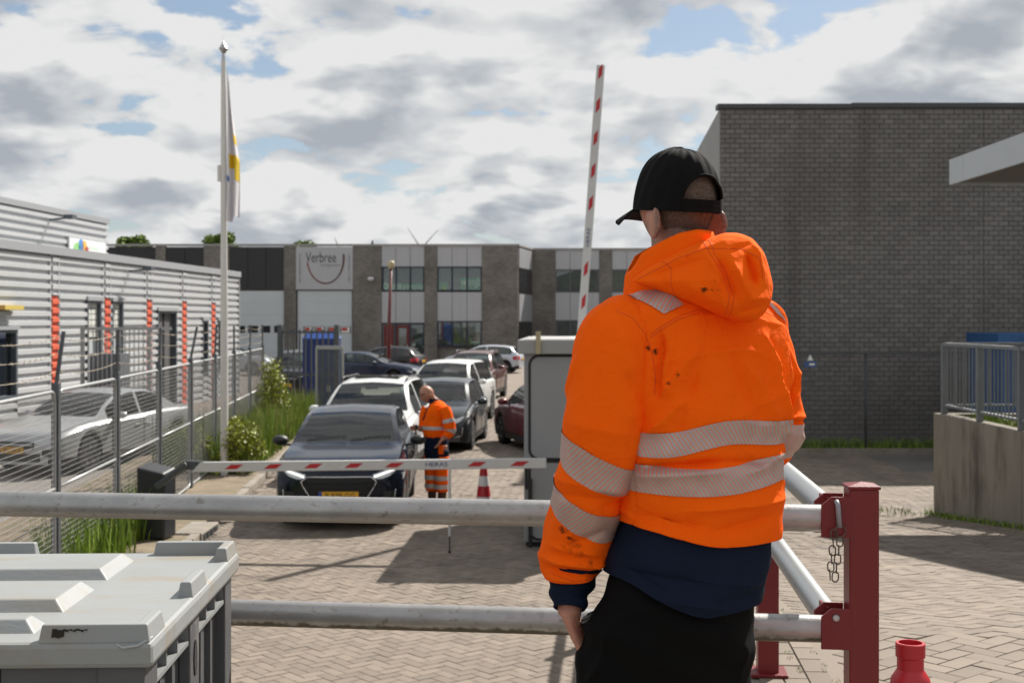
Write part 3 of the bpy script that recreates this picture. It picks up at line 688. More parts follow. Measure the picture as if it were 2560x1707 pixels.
MB().box((su(213), -.115, 4.82), (su(238), -.111, 4.90)).build('sign_lettering', M('pale_green', (.55, .68, .58), .5), sp_)
floodlight(ub, su(120), UH - .28)
# ================================================================ STREET FURNITURE
m_red = M('red_paint', (0.150, 0.006, 0.009), 0.38, var=.10, vs=7, bump=.0006, bs=220, dirt=(.105, .012, .013), dsc=5, dlo=.58, dhi=.75)
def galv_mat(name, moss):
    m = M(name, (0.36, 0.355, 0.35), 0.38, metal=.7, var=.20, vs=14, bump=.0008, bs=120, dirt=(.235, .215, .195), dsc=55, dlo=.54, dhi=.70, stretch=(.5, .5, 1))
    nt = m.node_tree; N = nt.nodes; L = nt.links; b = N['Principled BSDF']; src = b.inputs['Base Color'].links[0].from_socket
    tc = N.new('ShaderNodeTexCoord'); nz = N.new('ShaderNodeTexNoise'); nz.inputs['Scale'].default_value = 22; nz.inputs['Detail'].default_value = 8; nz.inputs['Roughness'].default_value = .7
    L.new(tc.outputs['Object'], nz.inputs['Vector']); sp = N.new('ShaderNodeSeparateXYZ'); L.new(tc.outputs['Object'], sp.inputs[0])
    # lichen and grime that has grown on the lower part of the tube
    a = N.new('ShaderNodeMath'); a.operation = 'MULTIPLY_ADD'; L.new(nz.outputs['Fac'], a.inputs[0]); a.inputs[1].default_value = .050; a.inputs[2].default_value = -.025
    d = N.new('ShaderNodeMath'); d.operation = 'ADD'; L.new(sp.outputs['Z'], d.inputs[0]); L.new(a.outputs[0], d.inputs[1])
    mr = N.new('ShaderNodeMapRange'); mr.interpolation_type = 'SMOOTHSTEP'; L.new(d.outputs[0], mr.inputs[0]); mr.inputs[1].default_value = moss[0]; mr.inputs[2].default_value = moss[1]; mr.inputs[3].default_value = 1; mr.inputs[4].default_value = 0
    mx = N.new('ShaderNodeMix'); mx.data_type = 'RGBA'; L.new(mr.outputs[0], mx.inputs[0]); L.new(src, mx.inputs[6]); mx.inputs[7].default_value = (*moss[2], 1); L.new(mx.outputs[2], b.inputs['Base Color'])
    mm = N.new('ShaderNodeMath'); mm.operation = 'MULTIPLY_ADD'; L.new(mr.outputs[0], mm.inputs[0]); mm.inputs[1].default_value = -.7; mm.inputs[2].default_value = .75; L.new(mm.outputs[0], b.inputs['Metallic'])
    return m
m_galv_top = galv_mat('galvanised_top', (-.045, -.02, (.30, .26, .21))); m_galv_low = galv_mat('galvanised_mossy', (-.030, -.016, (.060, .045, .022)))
m_galv = M('galvanised', (0.36, 0.375, 0.38), 0.36, metal=.7, var=.10, vs=8, bump=.0005, bs=120, stretch=(1, .2, 1))
m_steel = M('steel', (0.42, 0.42, 0.43), .35, metal=.9); m_chain = M('rusty_chain', (0.10, 0.085, 0.07), .6, metal=.5, var=.3, vs=80)
m_grey_pin = M('pin_grey', (0.27, 0.28, 0.31), .5, metal=.3)
ZT, ZL, RR = 2.142, 1.803, .0415
rl = thing('guard_railing', 'galvanised tube guard rail with dark red steel posts in the foreground', 'railing', (1.07, 4.045, PZ))
O = Vector((1.07, 4.045, PZ))
def rpost(x, y, zb, w=.09):
    p = MB(); c = Vector((x, y, zb)) - O; rz = -.05 if y < 5 else -.079
    p.box((c.x - w/2, c.y - w/2, c.z), (c.x + w/2, c.y + w/2, 2.236 - PZ), rz); po = p.build('post', m_red, rl, bevel=.004)
    z = 2.236 - PZ; h = w / 2 + .004; q = MB()
    q.add([(-h, -h, z), (h, -h, z), (h, h, z), (-h, h, z), (-h, -h, z + .010), (h, -h, z + .010), (h, h, z + .010), (-h, h, z + .010), (0, 0, z + .020)], [(0, 3, 2, 1), (0, 1, 5, 4), (1, 2, 6, 5), (2, 3, 7, 6), (3, 0, 4, 7), (4, 5, 8), (5, 6, 8), (6, 7, 8), (7, 4, 8)])
    Mx = Matrix.Rotation(rz, 3, 'Z'); q.v = [tuple(Mx @ Vector((v[0], v[1], 0)) + Vector((c.x, c.y, v[2]))) for v in q.v]
    q.build('post_cap', m_red, po, bevel=.002)
    f = MB(); f.box((c.x - .082, c.y - .082, c.z), (c.x + .082, c.y + .082, c.z + .014), rz); f.build('base_plate', m_red, po, bevel=.003)
    return po
near_post = rpost(1.07, 4.045, PZ)
for y in (5.8, 9.2, 12.6): rpost(railx(y), y, rampz(y))
rd = Vector((1, -.123, 0)).normalized(); rn = Vector((rd.y, -rd.x, 0))   # front rail direction
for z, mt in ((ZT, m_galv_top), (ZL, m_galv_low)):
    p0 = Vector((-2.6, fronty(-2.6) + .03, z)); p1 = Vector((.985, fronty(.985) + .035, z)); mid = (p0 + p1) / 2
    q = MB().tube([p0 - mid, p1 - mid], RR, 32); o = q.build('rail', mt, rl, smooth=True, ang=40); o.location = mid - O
    q = MB().tube([p1 - mid - rd * .012, p1 - mid + rd * .002], RR + .0025, 32); e = q.build('rail_collar', m_steel, o, smooth=True, ang=40)
    # receding rail along the ramp
    p0 = Vector((railx(4.15) + .01, 4.15, z)); p1 = Vector((railx(13.4), 13.4, z)); mid = (p0 + p1) / 2
    q = MB().tube([p0 - mid, p1 - mid], RR, 28); o = q.build('rail', m_galv, rl, smooth=True, ang=40); o.location = mid - O
    # bracket: two cheek plates that hold the rail end
    for s_ in (-1, 1):
        c0 = Vector((1.027, fronty(1.0) + .035 + s_ * .0475, z)); t = .004
        pr = [(0, -.052), (0, .072), (-.058, .072), (-.088, .046), (-.088, -.052)]
        q = MB().prism([(a, h) for a, h in pr], -t, t); q.v = [tuple(c0 - O + rd * v[0] + Vector((0, v[1], v[2]))) for v in q.v]; br = q.build('bracket', m_red, rl, bevel=.0015)
        if s_ < 0:
            front_br = br; bc = c0
            if z == ZL:
                q = MB().lathe([(0, -.012), (.008, -.011), (.011, -.007), (.011, 0), (0, 0)], 16, axis='y'); q.v = [tuple(Vector(v) + c0 - O + rd * -.045 + Vector((0, -t, .045))) for v in q.v]; q.build('bolt', m_steel, rl, smooth=True, ang=30)
    c0 = Vector((1.07, 4.09, z)) - O
    for s_ in (-1, 1): MB().box((c0.x + s_ * .052 - .004 - .04, c0.y - .004, c0.z - .05), (c0.x + s_ * .052 + .004 - .04, c0.y + .10, c0.z + .06)).build('bracket', m_red, rl)
# locking pin with ring and chain on the upper bracket
c0 = Vector((1.027, fronty(1.0) + .035 - .0475, ZT)) - O + rd * -.042 + Vector((0, -.004, 0))
q = MB().tube([c0 + Vector((-.002, .02, .058)), c0 + Vector((-.002, -.008, .058)), c0 + Vector((-.001, -.016, .050)), c0 + Vector((.004, -.016, -.018))], [.0075] * 4, 12); q.build('locking_pin', m_grey_pin, rl, smooth=True)
def link(c, ax, L_=.030, w=.0095, r=.0022, turn=0.0):
    P = []; n = 20
    for i in range(n + 1):
        t = 2 * math.pi * i / n; x = math.cos(t) * w; z = math.sin(t) * w + math.copysign(L_ / 2 - w, math.sin(t)) if abs(math.sin(t)) > 1e-6 else 0
        v = Vector((x, 0, z)); v = Matrix.Rotation(turn, 3, 'Z') @ v; v = Matrix.Rotation(ax, 3, 'Y') @ v; P.append(c + v)
    return P
ch = []
c = c0 + Vector((.004, -.018, -.030)); ringp = [c + Vector((math.cos(t) * .017, -.004 * math.sin(t * 3), math.sin(t) * .017)) for t in np.linspace(0, 2 * math.pi, 25)]
MB().tube(ringp, .0022, 8, caps=False).build('pin_ring', m_chain, rl, smooth=True)
cx1 = c + Vector((0, 0, -.030)); seq = []
for i in range(5): seq.append((cx1 + Vector((-.0035 * i, -.002, -.0265 * i)), .03, (i % 2) * 1.35))
for i in range(6): seq.append((cx1 + Vector((-.030 + .004 * (i * .6), -.002, -.100 + .0245 * i - .0)), -.05, ((i + 1) % 2) * 1.35))
for (p, ax, tn) in seq: MB().tube(link(p, ax, turn=tn), .0021, 6, caps=False).build('chain_link', m_chain, rl, smooth=True)
# ---------------------------------------------------------------- grey pallet box with lid
m_lid = M('grey_plastic_lid', (0.245, 0.258, 0.258), 0.5, var=.07, vs=3, bump=.0008, bs=60, dirt=(.25, .21, .155), dsc=3.4, dlo=.50, dhi=.70, stretch=(.5, 1.6, 1))
m_body = M('dark_plastic_body', (0.075, 0.078, 0.084), 0.5, var=.12, vs=4, bump=.0008, bs=60, dirt=(.15, .147, .14), dsc=3.5, dlo=.56, dhi=.7)
m_lidedge = M('grey_plastic_rim', (0.20, 0.21, 0.212), 0.55, var=.10, vs=5, bump=.0008, bs=80, dirt=(.17, .165, .15), dsc=6, dlo=.55, dhi=.72)
bx_ = thing('pallet_box', 'grey plastic pallet box with ribbed dirty lid in the bottom left corner', 'bin', (-1.385, 3.31, PZ), R(2.1))
LZ = 2.07 - PZ; hx, hy = .605, .545
body = MB(); t = .05
body.box((-hx + .05, -hy + .05, .12), (hx - .05, hy - .05, LZ - .06)); bo = body.build('box_body', m_body, bx_)
wl = MB()   # corner posts, middle posts and bands standing proud of the recessed panels
for sx in (-1, 1):
    for sy_ in (-1, 1): wl.box((sx * hx - (sx > 0) * .10 + (sx < 0) * .02 - (sx > 0) * -.0 - (.02 if sx > 0 else 0), sy_ * hy - (.12 if sy_ > 0 else -.02), .10), (sx * hx + (sx < 0) * .12 - (.02 if sx > 0 else 0), sy_ * hy + (-.02 if sy_ > 0 else .14), LZ - .055))
    xa = hx - .03 if sx > 0 else -hx + .02
    wl.box((xa - .02 if sx > 0 else xa, -.055, .10), (xa + .01 if sx > 0 else xa + .03, .055, LZ - .055))
    wl.box((xa - .015 if sx > 0 else xa + .003, -hy + .14, .10), (xa + .007 if sx > 0 else xa + .02, hy - .12, .22))
for sy_ in (-1, 1):
    ya = sy_ * (hy - .028)
    wl.box((-.14, min(ya, ya - sy_ * .03), .10), (.14, max(ya, ya - sy_ * .03), LZ - .056)); wl.box((.28, min(ya, ya - sy_ * .03) - .001, .10), (hx - .1, max(ya, ya - sy_ * .03) - .001, LZ - .057))
wl.build('box_frame', m_body, bx_, bevel=.004)
for (a, c) in ((-hy + .14, -.056), (.056, hy - .12)):   # small cells under the rim on the long side
    n = 3
    for i in range(n + 1):
        y = a + (c - a) * i / n; MB().box((hx - .055, y - .003, LZ - .115), (hx - .026, y + .003, LZ - .058)).build('cell_rib', m_lidedge, bo)
    MB().box((hx - .055, a, LZ - .125), (hx - .024, c, LZ - .115)).build('cell_ledge', m_lidedge, bo)
    for k in (.30, .66):
        y = a + (c - a) * k; MB().box((hx - .052, y - .012, .2), (hx - .036, y + .012, LZ - .126)).build('wall_rib', m_body, bo)
q = MB().lathe([(0, 0), (1, 0), (1, .004), (0, .004)], 20, axis='x'); q.v = [(hx - .021 + v[0], v[1] * .018, LZ - .17 + v[2] * .045) for v in q.v]; q.build('slot_hole', m_dark, bo)
for sx in (-.5, 0, .5): MB().box((sx - .05, -hy + .03, 0), (sx + .05, hy - .03, .12)).build('skid', m_body, bx_)
lid = MB().box((-hx, -hy, LZ - .056), (hx, hy, LZ)).build('lid', m_lid, bx_, bevel=.012)
def rib(poly, name='lid_rib', h=.036, tp=.007, z0=None):
    z0 = LZ if z0 is None else z0; n = len(poly); c = [sum(p[0] for p in poly) / n, sum(p[1] for p in poly) / n]
    # inset the top outline
    P = [Vector((p[0], p[1])) for p in poly]; top = []
    for i in range(n):
        a, bq, cq = P[i - 1], P[i], P[(i + 1) % n]; e1 = (bq - a).normalized(); e2 = (cq - bq).normalized(); n1 = Vector((-e1.y, e1.x)); n2 = Vector((-e2.y, e2.x)); m_ = (n1 + n2); m_ = m_ / max(m_.dot(n1), .2); top.append(bq + m_ * tp)
    v = [(p.x, p.y, z0 - .004) for p in P] + [(p.x, p.y, z0 + h) for p in top]
    MB().add(v, [tuple(range(n))[::-1], tuple(range(n, 2 * n))] + [(i, (i + 1) % n, n + (i + 1) % n, n + i) for i in range(n)]).build(name, m_lid, lid, bevel=.004)
w = .04; e = .006
rib([(hx - e - .235, hy - e - w), (hx - e - w, hy - e - w), (hx - e - w, hy - e - .15), (hx - e, hy - e - .15), (hx - e, hy - e), (hx - e - .235, hy - e)])
rib([(hx - e - .235, -hy + e), (hx - e, -hy + e), (hx - e, -hy + e + .15), (hx - e - w, -hy + e + .15), (hx - e - w, -hy + e + w), (hx - e - .235, -hy + e + w)])
rib([(-hx + e, hy - e - .15), (-hx + e + w, hy - e - .15), (-hx + e + w, hy - e - w), (-hx + e + .235, hy - e - w), (-hx + e + .235, hy - e), (-hx + e, hy - e)])
rib([(-hx + e, -hy + e), (-hx + e + .235, -hy + e), (-hx + e + .235, -hy + e + w), (-hx + e + w, -hy + e + w), (-hx + e + w, -hy + e + .15), (-hx + e, -hy + e + .15)])
rib([(hx - e - w, -.09), (hx - e, -.09), (hx - e, .09), (hx - e - w, .09)])
rib([(-.14, hy - e - w), (.03, hy - e - w), (.03, hy - e), (-.14, hy - e)])
for (ya, yb) in ((.13, .42), (-.25, .02), (-.46, -.36)): rib([(-.42, ya), (.335, ya), (.335, yb), (-.42, yb)], 'lid_pad', .026, .030)
MB().box((-.25, -hy + .046, LZ - .25), (.40, -hy + .0495, LZ - .06)).build('lid_shade_panel', m_dark, bo)  # flat black panel: paints the shade under the lid onto the box front
sc_ = MB(); fy = -hy + e - .0005
for k_ in range(9):
    a_ = hx - e - .205 + k_ * .008; sc_.add([(a_, fy - .001, LZ + .028 - .002 * (k_ % 3)), (a_ + .010, fy - .001, LZ + .028 - .002 * (k_ % 2)), (a_ + .009, fy - .002, LZ + .030 - (.018 if k_ < 3 else .006) - .003 * (k_ % 2)), (a_ - .001, fy - .002, LZ + .030 - (.020 if k_ < 3 else .005))], [(0, 1, 2, 3)])
sc_.v = [(v[0], v[1] + .004 * (v[2] - LZ) / .03 + .0015, v[2]) for v in sc_.v]; sc_.build('scorch_mark', M('scorch', (.02, .014, .010), .9), lid)
MB().tube([(hx - .075, -hy + .004, LZ - .004), (hx - .060, -hy - .003, LZ - .010), (hx - .030, -hy - .002, LZ - .006), (hx - .012, -hy + .010, LZ + .003), (hx - .006, -hy + .03, LZ + .005)], [.002, .003, .003, .003, .002], 6).build('split_edge', M('torn_plastic', (.36, .37, .37), .5), lid)
# ---------------------------------------------------------------- traffic cones
m_cone = M('cone_red', (0.42, 0.012, 0.022), .4, var=.08, vs=12, dirt=(.22, .02, .03), dsc=9, dlo=.58, dhi=.72); m_refl = M('reflective_white', (.66, .66, .66), .5)
def cone(label, x, y, z, s=1.0):
    t = thing('traffic_cone', label, 'cone', (x, y, z), .3)
    q = MB(); q.box((-.18 * s, -.18 * s, 0), (.18 * s, .18 * s, .035)); q.build('base', m_cone, t, bevel=.01)
    prof = [(.135, .035), (.13, .05), (.048, .655), (.0465, .662), (.040, .672), (.0325, .684), (.0325, .712), (.036, .716), (.0362, .748), (.034, .75), (.029, .75), (.028, .70), (.03, .5), (.11, .06)]
    MB().lathe([(r * s, h) for r, h in prof], 36, caps=False).build('cone_body', m_cone, t, smooth=True, ang=30)
    for (a, c) in ((.13, .27), (.42, .56)):
        r0 = .13 - (a - .05) * .1355 + .0015; r1 = .13 - (c - .05) * .1355 + .0015; MB().lathe([(r0 * s, a), (r1 * s, c)], 36, caps=False).build('reflective_band', m_refl, t, smooth=True)
cone('red traffic cone in the bottom right corner beside the red post', .99, 3.28, PZ)
cone('red and white traffic cone standing on the road right of the attendant', -.40, 18.6, 0)
# ---------------------------------------------------------------- barriers
m_boom = M('boom_white', (0.52, 0.52, 0.51), .4, var=.05, vs=5); m_stripe = M('stripe_red', (.42, .012, .018), .45); m_housing = M('barrier_black', (.014, .016, .020), .45, bump=.001, bs=80); m_blue = M('print_blue', (.02, .04, .16), .5)
m_darkarm = M('barrier_grey_arm', (.055, .06, .068), .45)
def boom_parts(root, p0, p1, h, dep, ts, logo, face_n, sw, lean=1):
    d = (p1 - p0); Ln = d.length; d = d.normalized(); n = Vector(face_n); n = (n - d * n.dot(d)).normalized(); u = n.cross(d).normalized()
    if u.z < 0 and abs(d.z) < .5: u = -u
    q = MB(); a = u * h / 2; bq = n * dep / 2
    q.hexa([p0 - a - bq + d * (-.0), p0 - a + bq, p0 + a + bq + d * .12, p0 + a - bq + d * .12, p1 - a - bq, p1 - a + bq, p1 + a + bq, p1 + a - bq]); bm_ = q.build('boom', m_boom, root, bevel=.008)
    for t in ts:
        c = p0 + d * t * Ln + n * (dep / 2 + .0025); s2 = sw / 2; hh = h * .23; sk = hh * 1.5 * lean
        MB().add([c - d * s2 - u * hh - d * sk, c + d * s2 - u * hh - d * sk, c + d * s2 + u * hh + d * sk, c - d * s2 + u * hh + d * sk], [(0, 1, 2, 3)]).build('stripe', m_stripe, bm_)
    me = text_mesh('HERAS', h * .62, m_blue, 'lettering', .0005, 1.25); c = p0 + d * logo * Ln + n * (dep / 2 + .003)
    for v in me.vertices: v.co = d * v.co.x + u * v.co.y + n * v.co.z
    o = ob('lettering', me, bm_); o.location = c; return bm_
bl_ = thing('barrier_gate', 'lowered white and red barrier boom with black housing across the road', 'barrier', (-4.36, 16.15, .09)); O2 = Vector((-4.36, 16.15, .09))
q = MB(); q.add([(-.19, -.17, 0), (.15, -.17, 0), (.21, .17, 0), (-.13, .17, 0), (-.19, -.17, .88), (.15, -.17, .80), (.21, .17, .84), (-.13, .17, .92)], [(0, 3, 2, 1), (4, 5, 6, 7), (0, 1, 5, 4), (1, 2, 6, 5), (2, 3, 7, 6), (3, 0, 4, 7)]); q.build('housing', m_housing, bl_, bevel=.025)
pv = W(392, 1216, 15.85) - O2; el = W(470, 1158, 15.82) - O2
q = MB(); q.bar(pv, el, .07, .15, up=(0, -1, 0)); q.bar(el - Vector((.05, 0, .015)), W(512, 1164, 15.82) - O2, .065, .11); q.build('arm', m_darkarm, bl_, bevel=.012)
b0, b1 = W(478, 1167, 15.82) - O2, W(1366, 1157, 15.55) - O2
bm_ = boom_parts(bl_, b0, b1, .118, .06, [(x - 439) / 816 for x in (540, 631, 724, 817, 910, 1098, 1195)], (1006 - 439) / 816, (0, -1, 0), .15)
sp0 = W(1124, 1172, 15.6) - O2; q = MB(); q.tube([sp0, Vector((sp0.x, sp0.y, .20 - .09))], .017, 10); q.build('support_post', m_boom, bl_, smooth=True, ang=40)
q = MB(); q.tube([Vector((sp0.x, sp0.y, .22 - .09)), Vector((sp0.x, sp0.y, .02 - .09))], .007, 8); q.tube([Vector((sp0.x, sp0.y, .03 - .09)), Vector((sp0.x, sp0.y, .001 - .09))], .016, 10); q.build('support_foot', m_dark, bl_)
br_ = thing('barrier_gate', 'raised white and red barrier boom pointing up behind the grey cabin', 'barrier', (.88, 19.62, 0)); O3 = Vector((.88, 19.62, 0))
MB().box((-.18, -.05, 0), (.18, .30, .95)).build('housing', m_housing, br_, bevel=.02)
p0, p1 = Vector((.90, 19.45, .95)) - O3, W(1502, 164, 19.45) - O3
q = MB(); q.bar(Vector((0, -.17, .75)), p0 + (p1 - p0) * .04, .08, .12); q.build('arm', m_darkarm, br_)
Lh = (p1 - p0).length
def tt(yf): return (W(0, yf * K, 19.45).z - .95) / (p1.z - p0.z)
boom_parts(br_, p0, p1, .12, .07, [tt(y) for y in (166, 243, 318, 393, 467, 618, 693, 768, 843)], tt(546), (0, -1, 0), .17, lean=-.9)
# ---------------------------------------------------------------- grey cabin
m_cabin = M('cabin_grey', (0.255, 0.262, 0.27), .5, var=.04, vs=2, bump=.0006, bs=90, dirt=(.21, .215, .22), dsc=1.5, dlo=.6, dhi=.8); m_rubber = M('rubber_seal', (.008, .008, .009), .5); m_rooflip = M('cabin_roof', (.30, .30, .295), .5, var=.08, vs=3)
cb = thing('site_cabin', 'narrow grey service cabin with black rubber seams behind the orange worker', 'cabin', (.146, 16.03, 0), -.05)
CW, CD, CH = 1.32, 3.2, 2.34
MB().box((0, 0, .06), (CW, CD, CH)).build('cabin_wall', m_cabin, cb, bevel=.008)
MB().box((.03, .03, 0), (CW - .03, CD - .03, .06)).build('cabin_base', m_dark, cb)
q = MB(); q.box((-.075, -.075, CH - .0), (CW + .075, CD + .075, CH + .172)); q.build('roof', m_rooflip, cb, bevel=.012)
q = MB(); q.box((.0, .0, CH + .16), (CW, CD, CH + .178)); q.build('roof_sheet', M('roof_sheet', (.33, .33, .32), .7, var=.2, vs=3), cb)
def rrect(x0, x1, z0, z1, r, n=7):
    P = []
    for (cx_, cz_, a0) in ((x1 - r, z1 - r, 0), (x0 + r, z1 - r, 90), (x0 + r, z0 + r, 180), (x1 - r, z0 + r, 270)):
        for i in range(n): t = R(a0 + 90 * i / (n - 1)); P.append(Vector((cx_ + r * math.cos(t), -.004, cz_ + r * math.sin(t))))
    return P + [P[0]]
for (z0, z1) in ((1.075, CH - .03), (.10, 1.03)):
    pl = MB().prism([(p.x, p.z) for p in rrect(.075, CW - .075, z0, z1, .11)[:-1]], -.008, .001); pn = pl.build('wall_panel', m_cabin, cb)
    MB().tube(rrect(.068, CW - .068, z0 - .007, z1 + .007, .115), .017, 8, caps=False).build('rubber_seal', m_rubber, pn, smooth=True)
MB().box((.055, -.06, -.0), (.10, -.008, .83)).build('cable_duct', m_rubber, cb, bevel=.004)
MB().box((.012, -.012, .70), (.045, -.001, .95)).build('hinge', m_rubber, cb)
q = MB(); q.box((.145, -.115, CH - .0), (.205, -.078, CH + .27)); q.box((.16, -.112, CH + .02), (.19, .05, CH + .2)); q.build('roof_bracket', M('beige_bracket', (.36, .31, .19), .6), cb, bevel=.004)
# ---------------------------------------------------------------- mesh fence on the left
m_fpost = M('fence_post', (.085, .092, .10), .5, metal=.4, var=.2, vs=6); m_frame = M('fence_frame', (.33, .34, .34), .45, metal=.5, var=.08, vs=9); m_wire = M('fence_wire', (.15, .15, .15), .5, metal=.4)
fn = thing('mesh_fence', 'galvanised welded mesh fence with barbed wire running along the left yard', 'fence', (-4.4, 12.5, 0)); OF = Vector((-4.4, 12.5, 0))
fd = Vector((-.0837, 1, 0)).normalized()
def fpt(y, z): return Vector((-.0837 * (y - 12.5), y - 12.5, z))
posts = [10.1 + 2.72 * i for i in range(9)]
def mesh_panel(y0, y1, name='mesh_panel'):
    zt, zb, r = 2.06, .13, .12; fr = []
    for (yc, zc, a0) in ((y1 - r, zt - r, 0), (y0 + r, zt - r, 90), (y0 + r, zb + r, 180), (y1 - r, zb + r, 270)):
        for i in range(6): t = R(a0 + 18 * i); fr.append(fpt(yc + r * math.cos(t), zc + r * math.sin(t)))
    fo = MB().tube(fr + [fr[0]], .019, 8, caps=False).build(name, m_frame, fn, smooth=True)
    MB().tube([fpt(y0, 1.12), fpt(y1, 1.12)], .016, 8).build('mid_rail', m_frame, fo, smooth=True)
    w_ = MB(); z = zb + .05
    while z < zt: w_.tube([fpt(y0 + .01, z), fpt(y1 - .01, z)], .0025, 4, False); z += .052
    y = y0 + .06
    while y < y1: w_.tube([fpt(y, zb), fpt(y, zt)], .0024, 3, False); y += .052
    w_.build('wire_mesh', m_wire, fo, fix=False)
for i, y in enumerate(posts):
    q = MB(); c = fpt(y, 0); q.box((c.x - .035, c.y - .05, -.1), (c.x + .035, c.y + .05, 2.14), .08); po = q.build('post', m_fpost, fn, bevel=.004)
    MB().bar(c + Vector((0, 0, 2.12)), c + Vector((.06 * random.gauss(0, 1), random.gauss(0, .06), 2.64)), .035, .022).build('barb_arm', m_fpost, po)
    if i < len(posts) - 1: mesh_panel(y + .07, posts[i + 1] - .07)
m_barb = M('barbed_wire', (.26, .22, .17), .6, metal=.4)
for z in (2.25, 2.42, 2.58):
    pts_ = []; n = 240; bb = MB()
    for i in range(n + 1):
        y = posts[0] + (posts[-1] - posts[0]) * i / n; ph = ((y - posts[0]) % 2.72) / 2.72; p = fpt(y, z - .05 * 4 * ph * (1 - ph)); pts_.append(p)
        if i % 2 == 0: d_ = Vector((random.gauss(0, .6), random.gauss(0, .4), random.gauss(0, 1))).normalized() * .022; bb.bar(p - d_, p + d_, .004)
    bb.tube(pts_, .0032, 4, False); bb.build('barbed_wire', m_barb, fn, fix=False)
# open gate leaf and palisade gate beyond the fence
gl = thing('gate_leaf', 'open grey mesh gate leaf standing behind the white SUV', 'gate', (-4.9, 33.2, 0)); a, c = W(791, 900, 33.2), W(857, 900, 33.0); a.z = c.z = 0; OG = Vector((-4.9, 33.2, 0))
q = MB()
for p in (a, c): q.bar(p - OG + Vector((0, 0, .1)), p - OG + Vector((0, 0, 2.06)), .05)
q.bar(a - OG + Vector((0, 0, 2.06)), c - OG + Vector((0, 0, 2.06)), .09, .09); q.bar(a - OG + Vector((0, 0, .12)), c - OG + Vector((0, 0, .12)), .05); q.build('gate_frame', m_frame, gl)
q = MB()
for i in range(1, 26): p = a.lerp(c, i / 26) - OG; q.bar(p + Vector((0, 0, .12)), p + Vector((0, 0, 2.04)), .012, .010)
for i in range(1, 40): q.bar(a - OG + Vector((0, .005, .12 + i * .049)), c - OG + Vector((0, .005, .12 + i * .049)), .010)
q.build('wire_mesh', m_fpost, gl, fix=False); MB().box((.25 - .0, -.08, .95), (.33, .02, 1.1)).build('gate_lock', m_steel, gl)
pg = thing('palisade_gate', 'grey vertical bar gate in front of the blue portable toilet', 'gate', (-5.5, 36, 0)); OP = Vector((-5.5, 36, 0))
for i in range(10):
    px = 706 + i * 14.4; p = W(px, 0, 36); p.z = 0; p -= OP; MB().box((p.x - .022, -.02, .08), (p.x + .022, .02, 2.5)).build('bar', m_fpost, pg)
pa, pb_ = W(700, 0, 36).x - OP.x, W(842, 0, 36).x - OP.x
for z in (.25, 1.25, 2.42): MB().box((pa, .021, z - .03), (pb_, .06, z + .03)).build('rail', m_fpost, pg)
for i in range(2): MB().box(((pa if i == 0 else pb_ - .0) - .06, -.07, 0), ((pa if i == 0 else pb_) + .06, .07, 2.62)).build('post', m_fpost, pg)
m_tblue = M('toilet_blue', (.008, .026, .15), .45, var=.1, vs=3)
tb = thing('portable_toilet', 'dark blue portable toilet behind the bar gate', 'toilet', (W(799, 0, 40).x, 40.5, 0))
MB().box((-.52, -.5, .12), (.52, .5, 2.18)).build('cabin_wall', m_tblue, tb, bevel=.02); MB().box((-.56, -.54, 0), (.56, .54, .12)).build('base', M('toilet_base', (.03, .03, .04), .6), tb)
q = MB(); q.add([(-.55, -.53, 2.18), (.55, -.53, 2.18), (.55, .53, 2.18), (-.55, .53, 2.18), (-.40, -.3, 2.36), (.40, -.3, 2.36), (.40, .3, 2.36), (-.40, .3, 2.36)], [(0, 3, 2, 1), (4, 5, 6, 7), (0, 1, 5, 4), (1, 2, 6, 5), (2, 3, 7, 6), (3, 0, 4, 7)]); q.build('roof', M('toilet_roof', (.02, .08, .34), .4), tb, bevel=.02)
for x in (-.4, -.2, 0, .2, .4): MB().box((x - .04, -.525, .2), (x + .04, -.5, 2.1)).build('wall_rib', m_tblue, tb)
# bar cage with lockers beside the hall
cg = thing('bar_cage', 'tall galvanised bar cage beside the low hall behind the fence', 'cage', (-9.3, 31.0, 0)); q = MB()
for i in range(15): x = -.75 + i * .107; q.bar((x, 0, .05), (x, 0, 2.55), .022)
q.build('cage_bars', m_frame, cg); q = MB(); q.bar((-.8, 0, 2.55), (1.3, 0, 2.55), .07); q.bar((-.8, 0, .1), (.8, 0, .1), .05); q.bar((-.8, 0, 0), (-.8, 0, 2.6), .06); q.bar((.8, 0, 0), (.8, 0, 2.6), .06); q.build('cage_frame', m_frame, cg)
MB().box((-.70, .25, 0), (.05, .9, 1.95)).build('cabinet', M('cabinet_grey', (.10, .105, .12), .5), cg)
# ---------------------------------------------------------------- flagpole with flag
m_pole = M('pole_white', (.62, .60, .56), .4, var=.06, vs=3, stretch=(1, 1, .2))
fp = thing('flagpole', 'tall white flagpole with silver finial beside the mesh fence', 'flagpole', (-4.95, 22.7, .08)); FT = 7.12
MB().tube([(0, 0, 0), (0, 0, 2.2), (-.012, 0, FT)], [.068, .066, .042], 18).build('pole', m_pole, fp, smooth=True, ang=40)
MB().lathe([(0, 0), (.03, 0), (.03, .10), (.022, .12), (.04, .15), (.075, .20), (.078, .215), (.05, .26), (.012, .33), (0, .34)], 18, (-.012, 0, FT)).build('finial', m_steel, fp, smooth=True, ang=30)
MB().box((-.11, -.04, 5.05), (-.05, .04, 5.33)).build('counterweight', m_pole, fp, bevel=.01)
m_flag = M('flag_white', (.72, .70, .72), .8); m_flagy = M('flag_yellow', (.72, .50, .02), .8); m_flagb = M('flag_blue', (.02, .12, .42), .8)
